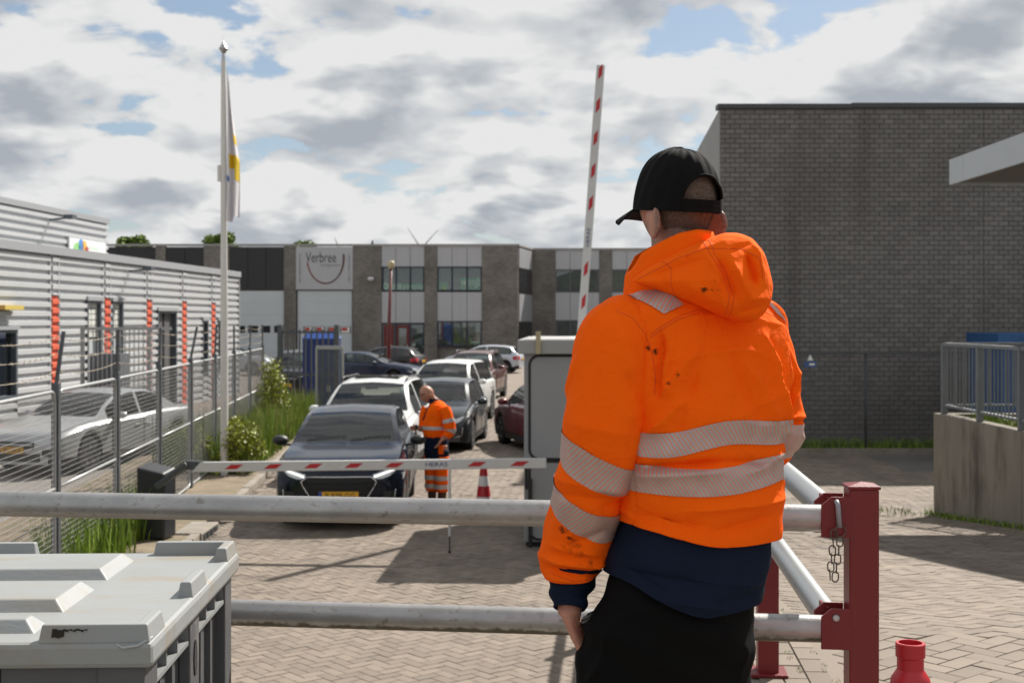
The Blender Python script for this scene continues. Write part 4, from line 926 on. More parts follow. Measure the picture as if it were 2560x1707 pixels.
def flag_pt(u, v):   # u 0..1 across, v 0..1 down
    z = FT - .10 - v * 2.62; wdt = .04 + .175 * min(1, v * 1.75) ** 1.1 - .02 * max(0, v - .8); x = .045 + u * wdt; y = (.045 + .03 * v) * math.sin(u * 11 + v * 2.5 + 1) * min(1, v * 3); z -= .05 * math.sin(u * 6) * v + u * (.28 if v < .2 else .28 - .35 * (v - .2))
    return (x, y - .01, z)
def flag_patch(u0, u1, v0, v1, off=0): return [[Vector(flag_pt(u0 + (u1 - u0) * i / 24, v0 + (v1 - v0) * j / 60)) + Vector((0, off, 0)) for j in range(61)] for i in range(25)]
fl = MB().grid(flag_patch(0, 1, 0, 1)).build('flag', m_flag, None, smooth=True, fix=False); fl.location = fp.location
tag(fl, 'limp white flag with yellow patches hanging from the flagpole', 'flag')
for (u0, u1, v0, v1, mt, nm) in ((.25, 1, .545, .64, m_flagy, 'yellow_print'), (.68, 1, .64, .73, m_flagy, 'yellow_print'), (.75, 1, .38, .45, m_flagy, 'yellow_print'), (.05, .25, .70, .735, m_flagb, 'blue_print')):
    for off in (-.006, .006): MB().grid(flag_patch(u0, u1, v0, v1, off)).build(nm, mt, fl, smooth=True, fix=False)
# ---------------------------------------------------------------- lamp post, turbine, roof things
lp = thing('lamp_post', 'slim dark red lamp post with pale lantern in the far car park', 'lamp post', (W(893 * K, 0, 58).x, 58, 0)); m_lpr = M('lamp_red', (.12, .018, .02), .45)
MB().tube([(0, 0, 0), (0, 0, 2.2), (.10, 0, 5.0)], [.10, .085, .055], 12).build('pole', m_lpr, lp, smooth=True); MB().lathe([(.05, 0), (.14, .06), (.16, .25), (.12, .33), (0, .36)], 14, (.10, 0, 5.0)).build('lantern', M('lantern_cream', (.45, .38, .22), .5), lp, smooth=True)
def turbine(label, px, py, D, Lb, angs, tower):
    h = WF(px, py, D); t = thing('wind_turbine', label, 'wind turbine', (h.x, D, 0)); m = M('turbine_grey', (.28, .30, .32), .5)
    MB().tube([(0, 0, 0), (0, 0, h.z)], [tower, tower * .6], 12).build('tower', m, t, smooth=True); MB().lathe([(0, -1.2), (.5, -1), (.7, 0), (.6, 1.4), (0, 1.5)], 12, (0, -.5, h.z), axis='y').build('nacelle', m, t, smooth=True)
    for a in angs:
        d = Vector((math.sin(R(a)), 0, math.cos(R(a)))); s_ = Vector((d.z, 0, -d.x)); c0 = Vector((0, -1.6, h.z)); q = MB(); 
        q.hexa([c0 - s_ * .25, c0 + s_ * .25, c0 + s_ * .25 + Vector((0, .25, 0)), c0 - s_ * .25 + Vector((0, .25, 0)), c0 + d * Lb - s_ * .06, c0 + d * Lb + s_ * .06, c0 + d * Lb + s_ * .06 + Vector((0, .08, 0)), c0 + d * Lb - s_ * .06 + Vector((0, .08, 0))]); q.build('rotor_blade', m, t)
turbine('wind turbine with two blades forming a V above the far roof', 968, 572, 420, 8.0, (-33, 42, 180), .5)
turbine('small wind turbine blade tip above the roof near the sign', 781, 574, 420, 4.3, (-22, 98, 218), .4)
q = MB(); q.box((fx(843.5), 2, topz), (fx(850.5), 2.3, fz(555))); q.box((fx(845), 2.02, fz(555)), (fx(849), 2.2, fz(548))); q.build('roof_vent', M('vent_dark', (.03, .045, .05), .5), fb)
# ---------------------------------------------------------------- right side: retaining wall, railing, canopy, container, chain-link fence
rw = thing('retaining_wall', 'weathered concrete retaining wall of the raised dock at the right edge', 'wall', (6.0, 18.8, 0)); WT = 1.43
yj = [18.8, 17.3, 15.55, 13.8, 12.05, 10.3, 8.5]
for i in range(len(yj) - 1): MB().box((0, yj[i + 1] + .008 - 18.8, -.1), (.22, yj[i] - .008 - 18.8, WT)).build('wall_panel', m_conc, rw, bevel=.01)
MB().box((.22, -.22, -.1), (7, -.001, WT - .002)).build('end_wall', m_conc, rw)
MB().box((.05, -10.2, -.1), (7, -.03, WT - .10)).build('dock_fill', m_soil, rw)
pts = [(6.0 + abs(random.gauss(.35, .2)) + .22, random.uniform(12.5, 18.4), WT - .1) for _ in range(1600)]
grass('dock_grass', pts, 'short bright grass on top of the retaining wall behind the steel railing', hmin=.05, hmax=.2, wid=.008, lean=.9)
hr = thing('steel_railing', 'galvanised balustrade with vertical bars on top of the retaining wall', 'railing', (6.1, 18.62, WT)); RHt = .98; yp = [0, -1.41, -2.82, -4.23, -5.64, -7.05]
m_rail2 = M('balustrade_galv', (.19, .205, .22), .45, metal=.5, var=.1, vs=6)
def bal(p, q_):
    d = q_ - p; n = int(d.length / .115); u = d.normalized(); o = MB(); o.bar(p + Vector((0, 0, RHt)), q_ + Vector((0, 0, RHt)), .06, .045); o.build('top_rail', m_rail2, hr)
    o = MB(); o.bar(p + Vector((0, 0, .12)), q_ + Vector((0, 0, .12)), .05, .03); o.build('bottom_rail', m_rail2, hr)
    for i in range(1, n): c = p + d * i / n; MB().bar(c + Vector((0, 0, .13)), c + Vector((0, 0, RHt - .02)), .016).build('bar', m_rail2, hr)
for i, y in enumerate(yp):
    MB().box((-.04, y - .03, -.02), (.04, y + .03, RHt + .01)).build('post', m_rail2, hr)
    if i: bal(Vector((0, yp[i - 1] - .03, 0)), Vector((0, y + .03, 0)))
for i in range(1, 4): MB().box((1.5 * i - .03, -.03, -.02), (1.5 * i + .03, .03, RHt + .01)).build('post', m_rail2, hr); bal(Vector((1.5 * (i - 1) + .04, 0, 0)), Vector((1.5 * i - .03, 0, 0)))
cn = thing('canopy', 'flat canopy with pale metal fascia jutting in from the right edge', 'canopy', (5.93, 17.9, 0)); m_fasc = M('fascia_pale', (.42, .45, .47), .45, var=.05, vs=2)
za, zb_ = 4.58, 4.92
MB().box((.04, -14, za + .03), (12, -.04, zb_ - .03)).build('roof_slab', M('soffit_grey', (.12, .115, .11), .8), cn)
yv = 0.0
for L_ in (.55, 2.4, 2.4, 2.4, 2.4, 2.4): MB().box((0, yv - L_ + .006, za), (.038, yv, zb_)).build('fascia_panel', m_fasc, cn); yv -= L_
for i in range(4): MB().box((.045 + i * 3, -.038, za), (3.035 + i * 3, 0, zb_)).build('fascia_panel', m_fasc, cn)
for (x, y) in ((4.6, -.6), (4.6, -9), (10, -.6), (10, -9)): MB().box((x - .1, y - .1, -.0), (x + .1, y + .1, za + .031)).build('column', m_fpost, cn)
ct = thing('waste_container', 'large blue steel waste container behind the balustrade', 'container', (9.25, 25.0, 0)); m_cblue = M('container_blue', (.018, .085, .23), .5, var=.15, vs=2, dirt=(.02, .04, .08), dsc=2, dlo=.55, dhi=.75)
MB().box((0, .06, .15), (5.5, 1.7, 2.22)).build('container_wall', m_cblue, ct); MB().box((-.05, -.02, 2.26), (5.55, 1.75, 2.50)).build('rim', m_cblue, ct, bevel=.01); MB().box((.1, .1, 2.22), (5.4, 1.6, 2.26)).build('gap', m_dark, ct)
for i in range(12): MB().box((.03 + i * .48, 0, .15), (.15 + i * .48, .059, 2.22)).build('wall_rib', m_cblue, ct)
MB().box((0, .05, 0), (5.5, 1.7, .15)).build('base', m_dark, ct)
cf = thing('chain_link_fence', 'grey chain-link fence standing in front of the dark brick building', 'fence', (4.3, 27.25, .08))
for i in range(5): MB().tube([(i * 3, 0, 0), (i * 3, 0, 2.02)], .028, 10).build('post', m_fpost, cf, smooth=True)
MB().tube([(0, -.03, 1.98), (12, -.03, 1.98)], .018, 8).build('top_rail', m_fpost, cf, smooth=True)
q = MB(); m_cl = M('chain_wire', (.13, .13, .135), .5, metal=.3)
for i in range(-30, 185):
    x = i * .065
    for sgn in (1, -1):
        p_, r_ = Vector((x, -.03, .03)), Vector((x + 1.95, -.03, 1.98))
        if sgn < 0: p_, r_ = Vector((x + 1.95, -.034, .03)), Vector((x, -.034, 1.98))
        def clip(a_, b_):
            for lim, hi in ((0, False), (12, True)):
                for k in range(2):
                    aa, bb_ = (a_, b_) if k == 0 else (b_, a_)
                    if (aa.x > lim) == hi and aa.x != lim and (bb_.x > lim) != hi:
                        t = (lim - aa.x) / (bb_.x - aa.x); n_ = aa.lerp(bb_, t)
                        if k == 0: a_ = n_
                        else: b_ = n_
                    elif (aa.x > lim) == hi and (bb_.x > lim) == hi and aa.x != lim: return None
            return a_, b_
        s_ = clip(p_, r_)
        if s_: q.tube([s_[0], s_[1]], .0024, 3, False)
q.build('wire_mesh', m_cl, cf, fix=False)
sgn_ = thing('fence_sign', 'small blue and white warning plate on the chain-link fence beside his elbow', 'sign', (W(2026, 0, 27.15).x, 27.17, 0)); MB().box((-.12, -.01, 1.78), (.13, .01, 1.90)).build('plate', M('sign_blue', (.05, .10, .25), .5), sgn_); q = MB(); q.prism([(-.06, 1.92), (.06, 1.92), (0, 2.04)], -.01, .01); q.build('triangle', m_white, sgn_); MB().box((-.02, -.012, 1.82), (.09, -.0105, 1.86)).build('print', m_white, sgn_)
# ================================================================ CARS
def pchip(xk, yk, x):
    xk = np.asarray(xk, float); yk = np.asarray(yk, float); h = np.diff(xk); d = np.diff(yk) / h; m = np.zeros(len(xk)); m[0], m[-1] = d[0], d[-1]
    for i in range(1, len(xk) - 1): m[i] = 0 if d[i-1] * d[i] <= 0 else 2 * d[i-1] * d[i] / (d[i-1] + d[i])
    x = np.clip(x, xk[0], xk[-1]); i = np.clip(np.searchsorted(xk, x) - 1, 0, len(h) - 1); t = (x - xk[i]) / h[i]
    return (1+2*t)*(1-t)**2*yk[i] + t*(1-t)**2*h[i]*m[i] + t*t*(3-2*t)*yk[i+1] + t*t*(t-1)*h[i]*m[i+1]
CT = {
 'crossover': dict(L=4.2, w=.875, H=1.49, zb=.20, cowl=1.12, rf=1.98, rr=3.55, tg=4.06, top=[(0,.66),(.06,.80),(.22,.905),(.6,.975),(1.12,1.045),(1.55,1.275),(1.98,1.435),(2.5,1.49),(3.1,1.465),(3.55,1.39),(4.06,1.03),(4.13,.95),(4.2,.80)],
   sh=[(0,.60),(.10,.74),(.4,.86),(1.1,.94),(2.2,.97),(3.4,1.0),(4.0,.98),(4.2,.76)], wh=.33),
 'suv': dict(L=4.65, w=.92, H=1.69, zb=.23, cowl=1.22, rf=2.0, rr=4.15, tg=4.52, top=[(0,.78),(.05,.93),(.2,1.03),(.7,1.09),(1.22,1.13),(1.6,1.41),(2.0,1.625),(2.7,1.69),(3.6,1.675),(4.15,1.60),(4.52,1.16),(4.58,1.05),(4.65,.85)],
   sh=[(0,.70),(.1,.86),(.4,.97),(1.2,1.03),(2.4,1.05),(3.8,1.09),(4.45,1.08),(4.65,.82)], wh=.36),
 'hatch': dict(L=4.0, w=.86, H=1.46, zb=.18, cowl=1.0, rf=1.85, rr=3.5, tg=3.88, top=[(0,.60),(.06,.72),(.25,.84),(.6,.91),(1.0,.97),(1.45,1.24),(1.85,1.41),(2.4,1.46),(3.0,1.44),(3.5,1.36),(3.88,1.0),(3.94,.92),(4.0,.76)],
   sh=[(0,.55),(.1,.68),(.4,.80),(1.0,.88),(2.2,.92),(3.3,.95),(3.85,.94),(4.0,.72)], wh=.31),
 'sedan': dict(L=4.6, w=.90, H=1.44, zb=.17, cowl=1.25, rf=2.15, rr=3.25, tg=3.98, top=[(0,.58),(.06,.70),(.3,.82),(.8,.90),(1.25,.965),(1.7,1.21),(2.15,1.385),(2.6,1.44),(2.95,1.425),(3.25,1.36),(3.98,1.05),(4.3,1.03),(4.5,.97),(4.6,.78)],
   sh=[(0,.54),(.1,.67),(.5,.80),(1.25,.88),(2.4,.92),(3.6,.97),(4.3,.97),(4.6,.72)], wh=.32)}
m_tyre = M('tyre', (.014, .014, .015), .8); m_rim = M('alloy_rim', (.38, .38, .40), .3, metal=.8); m_trimb = M('black_plastic', (.014, .015, .016), .5); m_seat = M('seat_fabric', (.06, .063, .066), .8); m_dash = M('dashboard', (.02, .021, .022), .7)
m_cglass = glass_mat('car_glass', (.62, .70, .68), .9, .035); m_head = M('headlight_lens', (.55, .57, .58), .08, metal=.2, coat=1.0); m_tail = M('tail_light', (.42, .008, .012), .15, coat=1.0); m_chrome = M('chrome', (.6, .6, .61), .15, metal=1.0); m_plate = M('plate_yellow', (.62, .33, .015), .45); m_pblue = M('plate_blue', (.015, .05, .30), .5); m_ink3 = M('plate_ink', (.03, .025, .015), .6); m_indic = M('indicator_amber', (.6, .22, .02), .3)
def drl():
    m = bpy.data.materials.new('daytime_light'); m.use_nodes = True; b = m.node_tree.nodes['Principled BSDF']; b.inputs['Emission Color'].default_value = (1, .97, .9, 1); b.inputs['Emission Strength'].default_value = .7; b.inputs['Base Color'].default_value = (.8, .8, .8, 1); return m
m_drl = drl()
def paint(name, c, metal=.12, rough=.3, coat=.45): return M(name, c, rough, metal=metal, coat=coat, spec=.3, var=.03, vs=2)
def car(kind, label, mat, x, y, rz, plate='', trim=True, rails=False, drl_on=False, detail=1, group='cars at the entrance', dark_lights=False, front='trap', belt=None):
    T = CT[kind]; Lc, w0, zb0 = T['L'], T['w'], T['zb']; wr = T['wh']; yf, yr = .19 * Lc + .03, Lc - .175 * Lc; Ra = wr + .06
    root = thing('parked_car' if group != 'cars queuing at the barrier' else 'queuing_car', label, 'car', (x, y, 0), rz, group)
    ys = set(np.round(np.linspace(0, Lc, 62), 4).tolist() + [T['cowl'], T['cowl'] + .04, T['rf'], T['rf'] - .05, T['rr'], T['rr'] + .06, T['tg'], T['tg'] - .05])
    for c in (yf, yr): ys |= set(np.round(c + Ra * np.cos(np.linspace(0, math.pi, 13)), 4).tolist()) | {round(c - Ra - .012, 4), round(c + Ra + .012, 4)}
    bp0 = T['rf'] + .42; bp1 = bp0 + .08; cp = T['rr'] - .25; ys |= {bp0, bp1, cp, T['cowl'] + .3}
    ys = np.array(sorted(v for v in ys if 0 <= v <= Lc)); keep = [0]
    for i in range(1, len(ys)):
        if ys[i] - ys[keep[-1]] > .004: keep.append(i)
    ys = ys[keep]
    zc = pchip(*zip(*T['top']), ys); zs = pchip(*zip(*T['sh']), ys)
    wk = [(0, .80), (.04, .88), (.12, .95), (.30, .985), (.5, 1), (Lc * .8, 1), (Lc * .93, .97), (Lc - .05, .90), (Lc, .82)]; ww = pchip(*zip(*wk), ys) * w0
    zb = np.interp(ys, [0, .25, Lc - .3, Lc], [zb0 + .05, zb0, zb0, zb0 + .10])
    bulge = np.interp(ys, [0, .5, 1.3, Lc - 1.2, Lc], [-.13, -.08, -.06, .03, .08])
    rings = []
    for i, yv in enumerate(ys):
        w = ww[i]; arch = -1
        for c in (yf, yr):
            if abs(yv - c) < Ra: arch = wr + math.sqrt(max(0, Ra * Ra - (yv - c) ** 2)) - .01
        b_ = max(zb[i], arch); z_s = max(zs[i], 0); zmid = zb[i] + .50 * (z_s - zb[i]); g = zc[i] - z_s; z7 = z_s + .86 * g; wg = .905 * w; wt = wg - .40 * max(0, z7 - z_s - .03)
        r = [(0, zb[i]), (.60 * w, zb[i]), (.61 * w, b_), (.955 * w, b_), (.985 * w, min(max(zb[i] + .15, b_ + .045), z_s - .03)), (w, min(max(zmid, b_ + .07), z_s - .02)), (.99 * w, z_s - .05 * (z_s - zb[i])), (.955 * w, z_s), (wg, z_s + min(.025, .3 * g)), (wt, z7), (wt - .075, z7 + .055 * g + .012 * min(1, g * 5)), (.55 * wt, zc[i] - .016 * min(1, g * 6)), (0, zc[i])]
        rings.append([(px_, yv + bulge[i] * (1 - (px_ / w0) ** 2), pz_) for px_, pz_ in r])
    P = np.array(rings); n, k = P.shape[:2]
    Pm = P[:, ::-1].copy(); Pm[:, :, 0] *= -1; Q = np.concatenate([P, Pm[:, 1:-1]], axis=1)   # full ring
    kk = Q.shape[1]
    def seg_of(j):   # half segment index
        return j if j < k - 1 else (kk - 1 - j)
    parts = {'body': [], 'windscreen': [], 'rear_window': [], 'lower_trim': [], 'underbody': []}; side = {}
    for i in range(n - 1):
        ym = (ys[i] + ys[i+1]) / 2
        for j in range(kk):
            s = seg_of(j); f = (i * kk + j, i * kk + (j + 1) % kk, (i + 1) * kk + (j + 1) % kk, (i + 1) * kk + j); nm = 'body'; sd = 'r' if j < k - 1 else 'l'
            if s in (0, 1, 2): nm = 'underbody'
            elif s == 3: nm = 'lower_trim' if trim else 'body'
            elif s >= 10 and T['cowl'] + .04 < ym < T['rf'] - .05: nm = 'windscreen'
            elif s >= 10 and T['rr'] + .06 < ym < T['tg'] - .05: nm = 'rear_window'
            elif s == 8 and T['cowl'] + .3 < ym < T['rr'] + .12 and not (bp0 < ym < bp1):
                nm = 'win' + sd + ('f' if ym < bp0 else 'r')
            parts.setdefault(nm, []).append(f)
    V = Q.reshape(-1, 3)
    capf = []
    def cap(i, flip):
        mb = []; cols = np.linspace(-1, 1, 15)
        return [[(P[i, j, 0] * c, ys[i] + bulge[i] * (1 - (P[i, j, 0] * c / w0) ** 2), P[i, j, 2]) for c in cols] for j in range(k)]
    objs = {}
    allv = MB()
    for nm, fs_ in parts.items():
        if not fs_: continue
        idx = sorted({v for f in fs_ for v in f}); rm = {v: t for t, v in enumerate(idx)}; mb = MB(); mb.v = [tuple(V[v]) for v in idx]; mb.f = [tuple(rm[v] for v in f) for f in fs_]
        allv.add(mb.v, mb.f)
        if nm == 'body':
            mb.grid(cap(0, 0)); mb.grid(cap(n - 1, 1)); allv.grid(cap(0, 0)); allv.grid(cap(n - 1, 1))
        name = {'winrf': 'side_window', 'winrr': 'side_window', 'winlf': 'side_window', 'winlr': 'side_window'}.get(nm, nm)
        mt = mat if nm == 'body' else (m_trimb if nm in ('lower_trim', 'underbody') else m_cglass)
        me = mb.mesh(name, mt, True, fix=(nm in ('body', 'underbody', 'lower_trim')))
        bm = bmesh.new(); bm.from_mesh(me); bmesh.ops.remove_doubles(bm, verts=bm.verts, dist=.0008); bmesh.ops.recalc_face_normals(bm, faces=bm.faces); bm.to_mesh(me); bm.free()
        me.polygons.foreach_set('use_smooth', [True] * len(me.polygons)); objs[nm] = ob(name, me, root, ang=38)
    bvh = BVHTree.FromPolygons([Vector(v) for v in allv.v], allv.f)
    def hit(a, b, ax):
        o, d = {'f': (Vector((a, -3, b)), Vector((0, 1, 0))), 'r': (Vector((a, Lc + 3, b)), Vector((0, -1, 0))), 'R': (Vector((3, a, b)), Vector((-1, 0, 0))), 'L': (Vector((-3, a, b)), Vector((1, 0, 0)))}[ax]
        h = bvh.ray_cast(o, d); return h[0], d
    def patch(fn, ax, name, mt, off=.006, nu=12, nv=5, parent=None):
        G = []
        for i in range(nu + 1):
            row = []
            for j in range(nv + 1):
                a, b_ = fn(i / nu, j / nv); h, d = hit(a, b_, ax)
                if h is None: return None
                row.append(h - d * off)
            G.append(row)
        return MB().grid(G).build(name, mt, parent or root, smooth=True)
    def outline(pts, ax, name, mt, r=.008, off=.008, parent=None):
        L_ = []
        for (a, b_) in pts:
            h, d = hit(a, b_, ax)
            if h is not None: L_.append(h - d * off)
        if len(L_) > 2: return MB().tube(L_, r, 6).build(name, mt, parent or root, smooth=True)
    body = objs['body']; hh = T['top'][1][1]; zn = T['top'][0][1]
    # lamps, grille, intakes
    for s_ in (-1, 1):
        hl = patch(lambda u, v: (s_ * (w0 * (.50 + .36 * u)), hh - .02 - .045 * (1 - u) - (.03 + .060 * (1 - abs(2 * u - 1) ** 3)) * v + .05 * u), 'f', 'headlight', m_head, .008, 10, 5)
        if drl_on and hl: patch(lambda u, v: (s_ * (w0 * (.52 + .33 * u)), hh - .035 - .045 * (1 - u) - .028 * v + .05 * u), 'f', 'daytime_light', m_drl, .014, 8, 2, hl)
        patch(lambda u, v: (s_ * (w0 * (.66 + .18 * u)), zb0 + .20 + .12 * v), 'f', 'fog_lamp', m_trimb, .007, 6, 3)
        outline([(s_ * w0 * (.84 - .02 * t), zb0 + .34 - .17 * t) for t in np.linspace(0, 1, 6)] + [(s_ * w0 * (.82 - .16 * t), zb0 + .17 - .03 * t) for t in np.linspace(0, 1, 5)], 'f', 'fog_trim', m_chrome, .007, .010)
        tl = patch(lambda u, v: (s_ * (w0 * (.60 + .30 * u)), T['tg'] * 0 + T['sh'][-2][1] - .04 - (.22 - .06 * (1 - u)) * v), 'r', 'tail_light', m_tail, .008, 8, 5)
        patch(lambda u, v: (Lc - .28 + .20 * u, T['sh'][-2][1] - .06 - .18 * v), 'R' if s_ > 0 else 'L', 'tail_light', m_tail, .006, 5, 5)
        patch(lambda u, v: (.10 + .24 * u, hh - .06 - .09 * (1 - u) * v + .03 * u), 'R' if s_ > 0 else 'L', 'headlight', m_head, .006, 6, 3)
    if front == 'trap':
        zt, zl_ = zn + .045, zb0 + .15; wt_, wb_ = .56 * w0, .36 * w0
        shape = [(-wt_ * .85, zt), (wt_ * .85, zt), (wt_, zt - .06), (wt_ * .95, zt - .12), (wb_, zl_), (-wb_, zl_), (-wt_ * .95, zt - .12), (-wt_, zt - .06)]
        def wid(z): return np.interp(z, [zl_, zt - .12, zt - .06, zt], [wb_, wt_ * .95, wt_, wt_ * .85])
        gr = patch(lambda u, v: ((2 * u - 1) * wid(zt + (zl_ - zt) * v), zt + (zl_ - zt) * v), 'f', 'grille', m_dark, .007, 16, 8)
        pts_ = []
        for a_, b_ in zip(shape, shape[1:] + shape[:1]): pts_ += [(a_[0] + (b_[0] - a_[0]) * t, a_[1] + (b_[1] - a_[1]) * t) for t in np.linspace(0, 1, 8)]
        outline(pts_, 'f', 'grille_surround', m_chrome, .009, .012, gr)
        for q in range(4): outline([(xx, zt - .06 - q * .07) for xx in np.linspace(-wid(zt - .06 - q * .07) * .92, wid(zt - .06 - q * .07) * .92, 10)], 'f', 'grille_bar', m_dash, .006, .010, gr)
    else:
        gr = patch(lambda u, v: ((2 * u - 1) * .50 * w0, zn + .04 - .13 * v), 'f', 'grille', m_trimb, .007, 12, 4); outline([(xx, zn - .02) for xx in np.linspace(-.48 * w0, .48 * w0, 12)], 'f', 'grille_bar', m_chrome, .013, .014, gr)
        patch(lambda u, v: ((2 * u - 1) * .62 * w0, zb0 + .10 + .14 * v), 'f', 'lower_intake', m_trimb, .007, 12, 3)
    zp = zb0 + (.265 if front == 'trap' else .30)
    for ax, yo in (('f', 0), ('r', 0)):
        zz_ = zp if ax == 'f' else zb0 + .55
        h, d = hit(0, zz_, ax)
        if h is None: continue
        yy_ = h.y - d.y * .022; sg_ = d.y
        pl = MB().box((-.26, min(yy_, yy_ + sg_ * .012), zz_ - .056), (.26, max(yy_, yy_ + sg_ * .012), zz_ + .056)).build('number_plate', m_plate, root)
        yb_ = yy_ - sg_ * .002; MB().box((-.26 if ax == 'f' else .215, min(yb_, yb_ + sg_ * .001), zz_ - .055), (-.215 if ax == 'f' else .26, max(yb_, yb_ + sg_ * .001), zz_ + .055)).build('country_strip', m_pblue, pl)
        if plate and ax == 'f':
            me = text_mesh(plate, .10, m_ink3, 'plate_lettering', .0005)
            for v in me.vertices: v.co = (v.co.x * .95 + .02, yb_ - v.co.z - .001, v.co.y + zz_)
            ob('plate_lettering', me, pl)
    # door seams and handles
    for ax, s_ in (('R', 1), ('L', -1)):
        for yy_ in (T['cowl'] + .32, bp0 + .04, T['rr'] - .35):
            outline([(yy_, z_) for z_ in np.linspace(zb0 + .16, T['sh'][3][1] - .0, 9)], ax, 'door_seam', m_trimb, .004, .001)
        for yy_ in (bp0 - .18, T['rr'] - .50):
            h, d = hit(yy_, T['sh'][3][1] - .12, ax)
            if h: MB().box((h.x - .02, yy_ - .09, h.z - .014), (h.x + .02, yy_ + .09, h.z + .014)).build('door_handle', mat, root, bevel=.008)
        # mirrors
        ym, zm = T['cowl'] + .42, T['sh'][3][1] + .10; xm = s_ * (w0 + .115)
        q = MB(); U = []
        for a_ in range(9):
            t = math.pi * a_ / 8; U.append([(xm + .11 * math.sin(t) * math.cos(p_) * (1.15 if math.cos(p_) * s_ < 0 else .95), ym - .10 * math.cos(t) * .9 + .03, zm + .075 * math.sin(t) * math.sin(p_)) for p_ in np.linspace(0, 2 * math.pi, 17)])
        mr_ = q.grid(U).build('mirror', mat if kind != 'crossover' else m_trimb, root, smooth=True); MB().bar((s_ * w0 * .90, ym + .01, zm - .07), (xm - s_ * .03, ym, zm - .05), .05, .03).build('mirror_stalk', m_trimb, mr_)
        if rails: MB().tube([(s_ * w0 * .64, T['rf'] + .05, T['H'] - .055), (s_ * w0 * .655, T['rf'] + .2, T['H'] - .0), (s_ * w0 * .655, T['rr'] - .4, T['H'] - .01), (s_ * w0 * .64, T['rr'] - .1, T['H'] - .06)], .016, 8).build('roof_rail', m_chrome if rails == 'c' else m_trimb, root, smooth=True)
        for c in (yf, yr):
            xo = s_ * (w0 - .115); t_ = MB().lathe([(wr * .62, -.105), (wr * .95, -.10), (wr, -.06), (wr, .06), (wr * .95, .10), (wr * .62, .105)], 32, axis='x'); t_.v = [(v[0] + xo, v[1] + c, v[2] + wr) for v in t_.v]; wh = t_.build('wheel', m_tyre, root, smooth=True, ang=40)
            rm_ = MB(); r_ = wr * .63; rm_.lathe([(r_, -s_ * -.100), (r_ * .93, .098 * s_), (r_ * .90, .05 * s_), (0, .04 * s_)], 28, axis='x', caps=False)
            for q_ in range(5):
                a_ = 2 * math.pi * q_ / 5 + .3; d_ = Vector((0, math.cos(a_), math.sin(a_))); rm_.bar(Vector((.085 * s_, 0, 0)), Vector((.092 * s_, 0, 0)) + d_ * r_ * .95, .065, .03, up=(1, 0, 0))
            rm_.lathe([(.06, .08 * s_), (.05, .10 * s_), (0, .102 * s_)], 14, axis='x', caps=False); rm_.v = [(v[0] + xo, v[1] + c, v[2] + wr) for v in rm_.v]; rm_.build('rim', m_rim if mat.name != 'x' else m_rim, wh, smooth=True, ang=40)
    if detail:
        zf = .55; it = MB(); it.box((-w0 * .80, T['cowl'] + .1, T['sh'][3][1] - .12), (w0 * .80, T['cowl'] + .55, T['sh'][3][1] + .02)); it.build('dashboard', m_dash, root, bevel=.04)
        for sx in (-.37, .37):
            s_b = MB(); s_b.box((sx - .24, T['rf'] + .28, .45), (sx + .24, T['rf'] + .42, T['sh'][3][1] + .18)); s_b.box((sx - .13, T['rf'] + .30, T['sh'][3][1] + .20), (sx + .13, T['rf'] + .40, T['sh'][3][1] + .36)); s_b.build('seat', m_seat, root, bevel=.04)
        MB().box((-.6, T['rr'] - .75, .5), (.6, T['rr'] - .6, T['sh'][3][1] + .22)).build('rear_seat', m_seat, root, bevel=.04)
        MB().lathe([(.17, -.012), (.185, 0), (.17, .012), (.155, 0), (.17, -.012)], 24, (.37, T['cowl'] + .66, T['sh'][3][1] + .02), axis='y', caps=False).build('steering_wheel', m_dash, root, smooth=True)
        MB().box((-.12, T['rf'] - .22, T['H'] - .20), (.12, T['rf'] - .19, T['H'] - .135)).build('rear_view_mirror', m_dash, root, bevel=.01)
        q = MB(); 
        for (xa, xb_) in ((-.55, -.02), (.05, .6)):
            pts_ = []
            for t in np.linspace(0, 1, 8):
                h, d = hit(xa + (xb_ - xa) * t, T['top'][4][1] + .035 + .035 * math.sin(math.pi * t * .5), 'f')
                if h: pts_.append(h + Vector((0, -.012, .01)))
            if len(pts_) > 2: q.tube(pts_, .005, 5)
        if q.v: q.build('wiper', m_trimb, root)
    return root
QG = 'cars queuing at the barrier'; PG = 'cars parked in the yards'
p_black = paint('paint_black_blue', (.006, .009, .019), .15, .14, .15); p_white = paint('paint_white', (.62, .63, .62), 0); p_dark = paint('paint_dark_grey', (.035, .04, .045)); p_brown = paint('paint_brown_red', (.09, .028, .024)); p_maroon = paint('paint_maroon', (.12, .012, .018)); p_silver = paint('paint_silver', (.45, .46, .47), .4); p_navy = paint('paint_navy', (.018, .028, .06)); p_blk = paint('paint_black', (.010, .010, .012)); p_pale = paint('paint_pale_silver', (.52, .55, .60), .3)
car('crossover', 'black crossover with yellow number plate first in the queue at the barrier', p_black, -2.26, 17.3, .04, 'P-878-GG', rails=False, drl_on=True, group=QG)
o = car('suv', 'white SUV with sunroof second in the queue right behind the black crossover', p_white, -2.66, 22.35, -.055, '', rails='b', group=QG, front='bar')
MB().box((-.42, 2.35, 1.672), (.42, 3.1, 1.697)).build('sunroof', m_winb, o, bevel=.01)
car('hatch', 'dark grey car partly hidden behind the attendant in orange', p_dark, -1.74, 27.5, -.09, '', group=QG, front='bar', detail=1)
car('suv', 'white SUV fourth in the queue behind the dark grey car', p_white, -2.08, 33.3, -.17, '', group=QG, front='bar')
car('suv', 'brownish red SUV with silver roof rails last in the queue', p_brown, -1.62, 44.0, -.13, '', rails='c', group=QG, front='bar')
car('hatch', 'dark maroon car half hidden behind the grey cabin', p_maroon, .35, 30.4, R(195), '', group='cars leaving', front='bar')
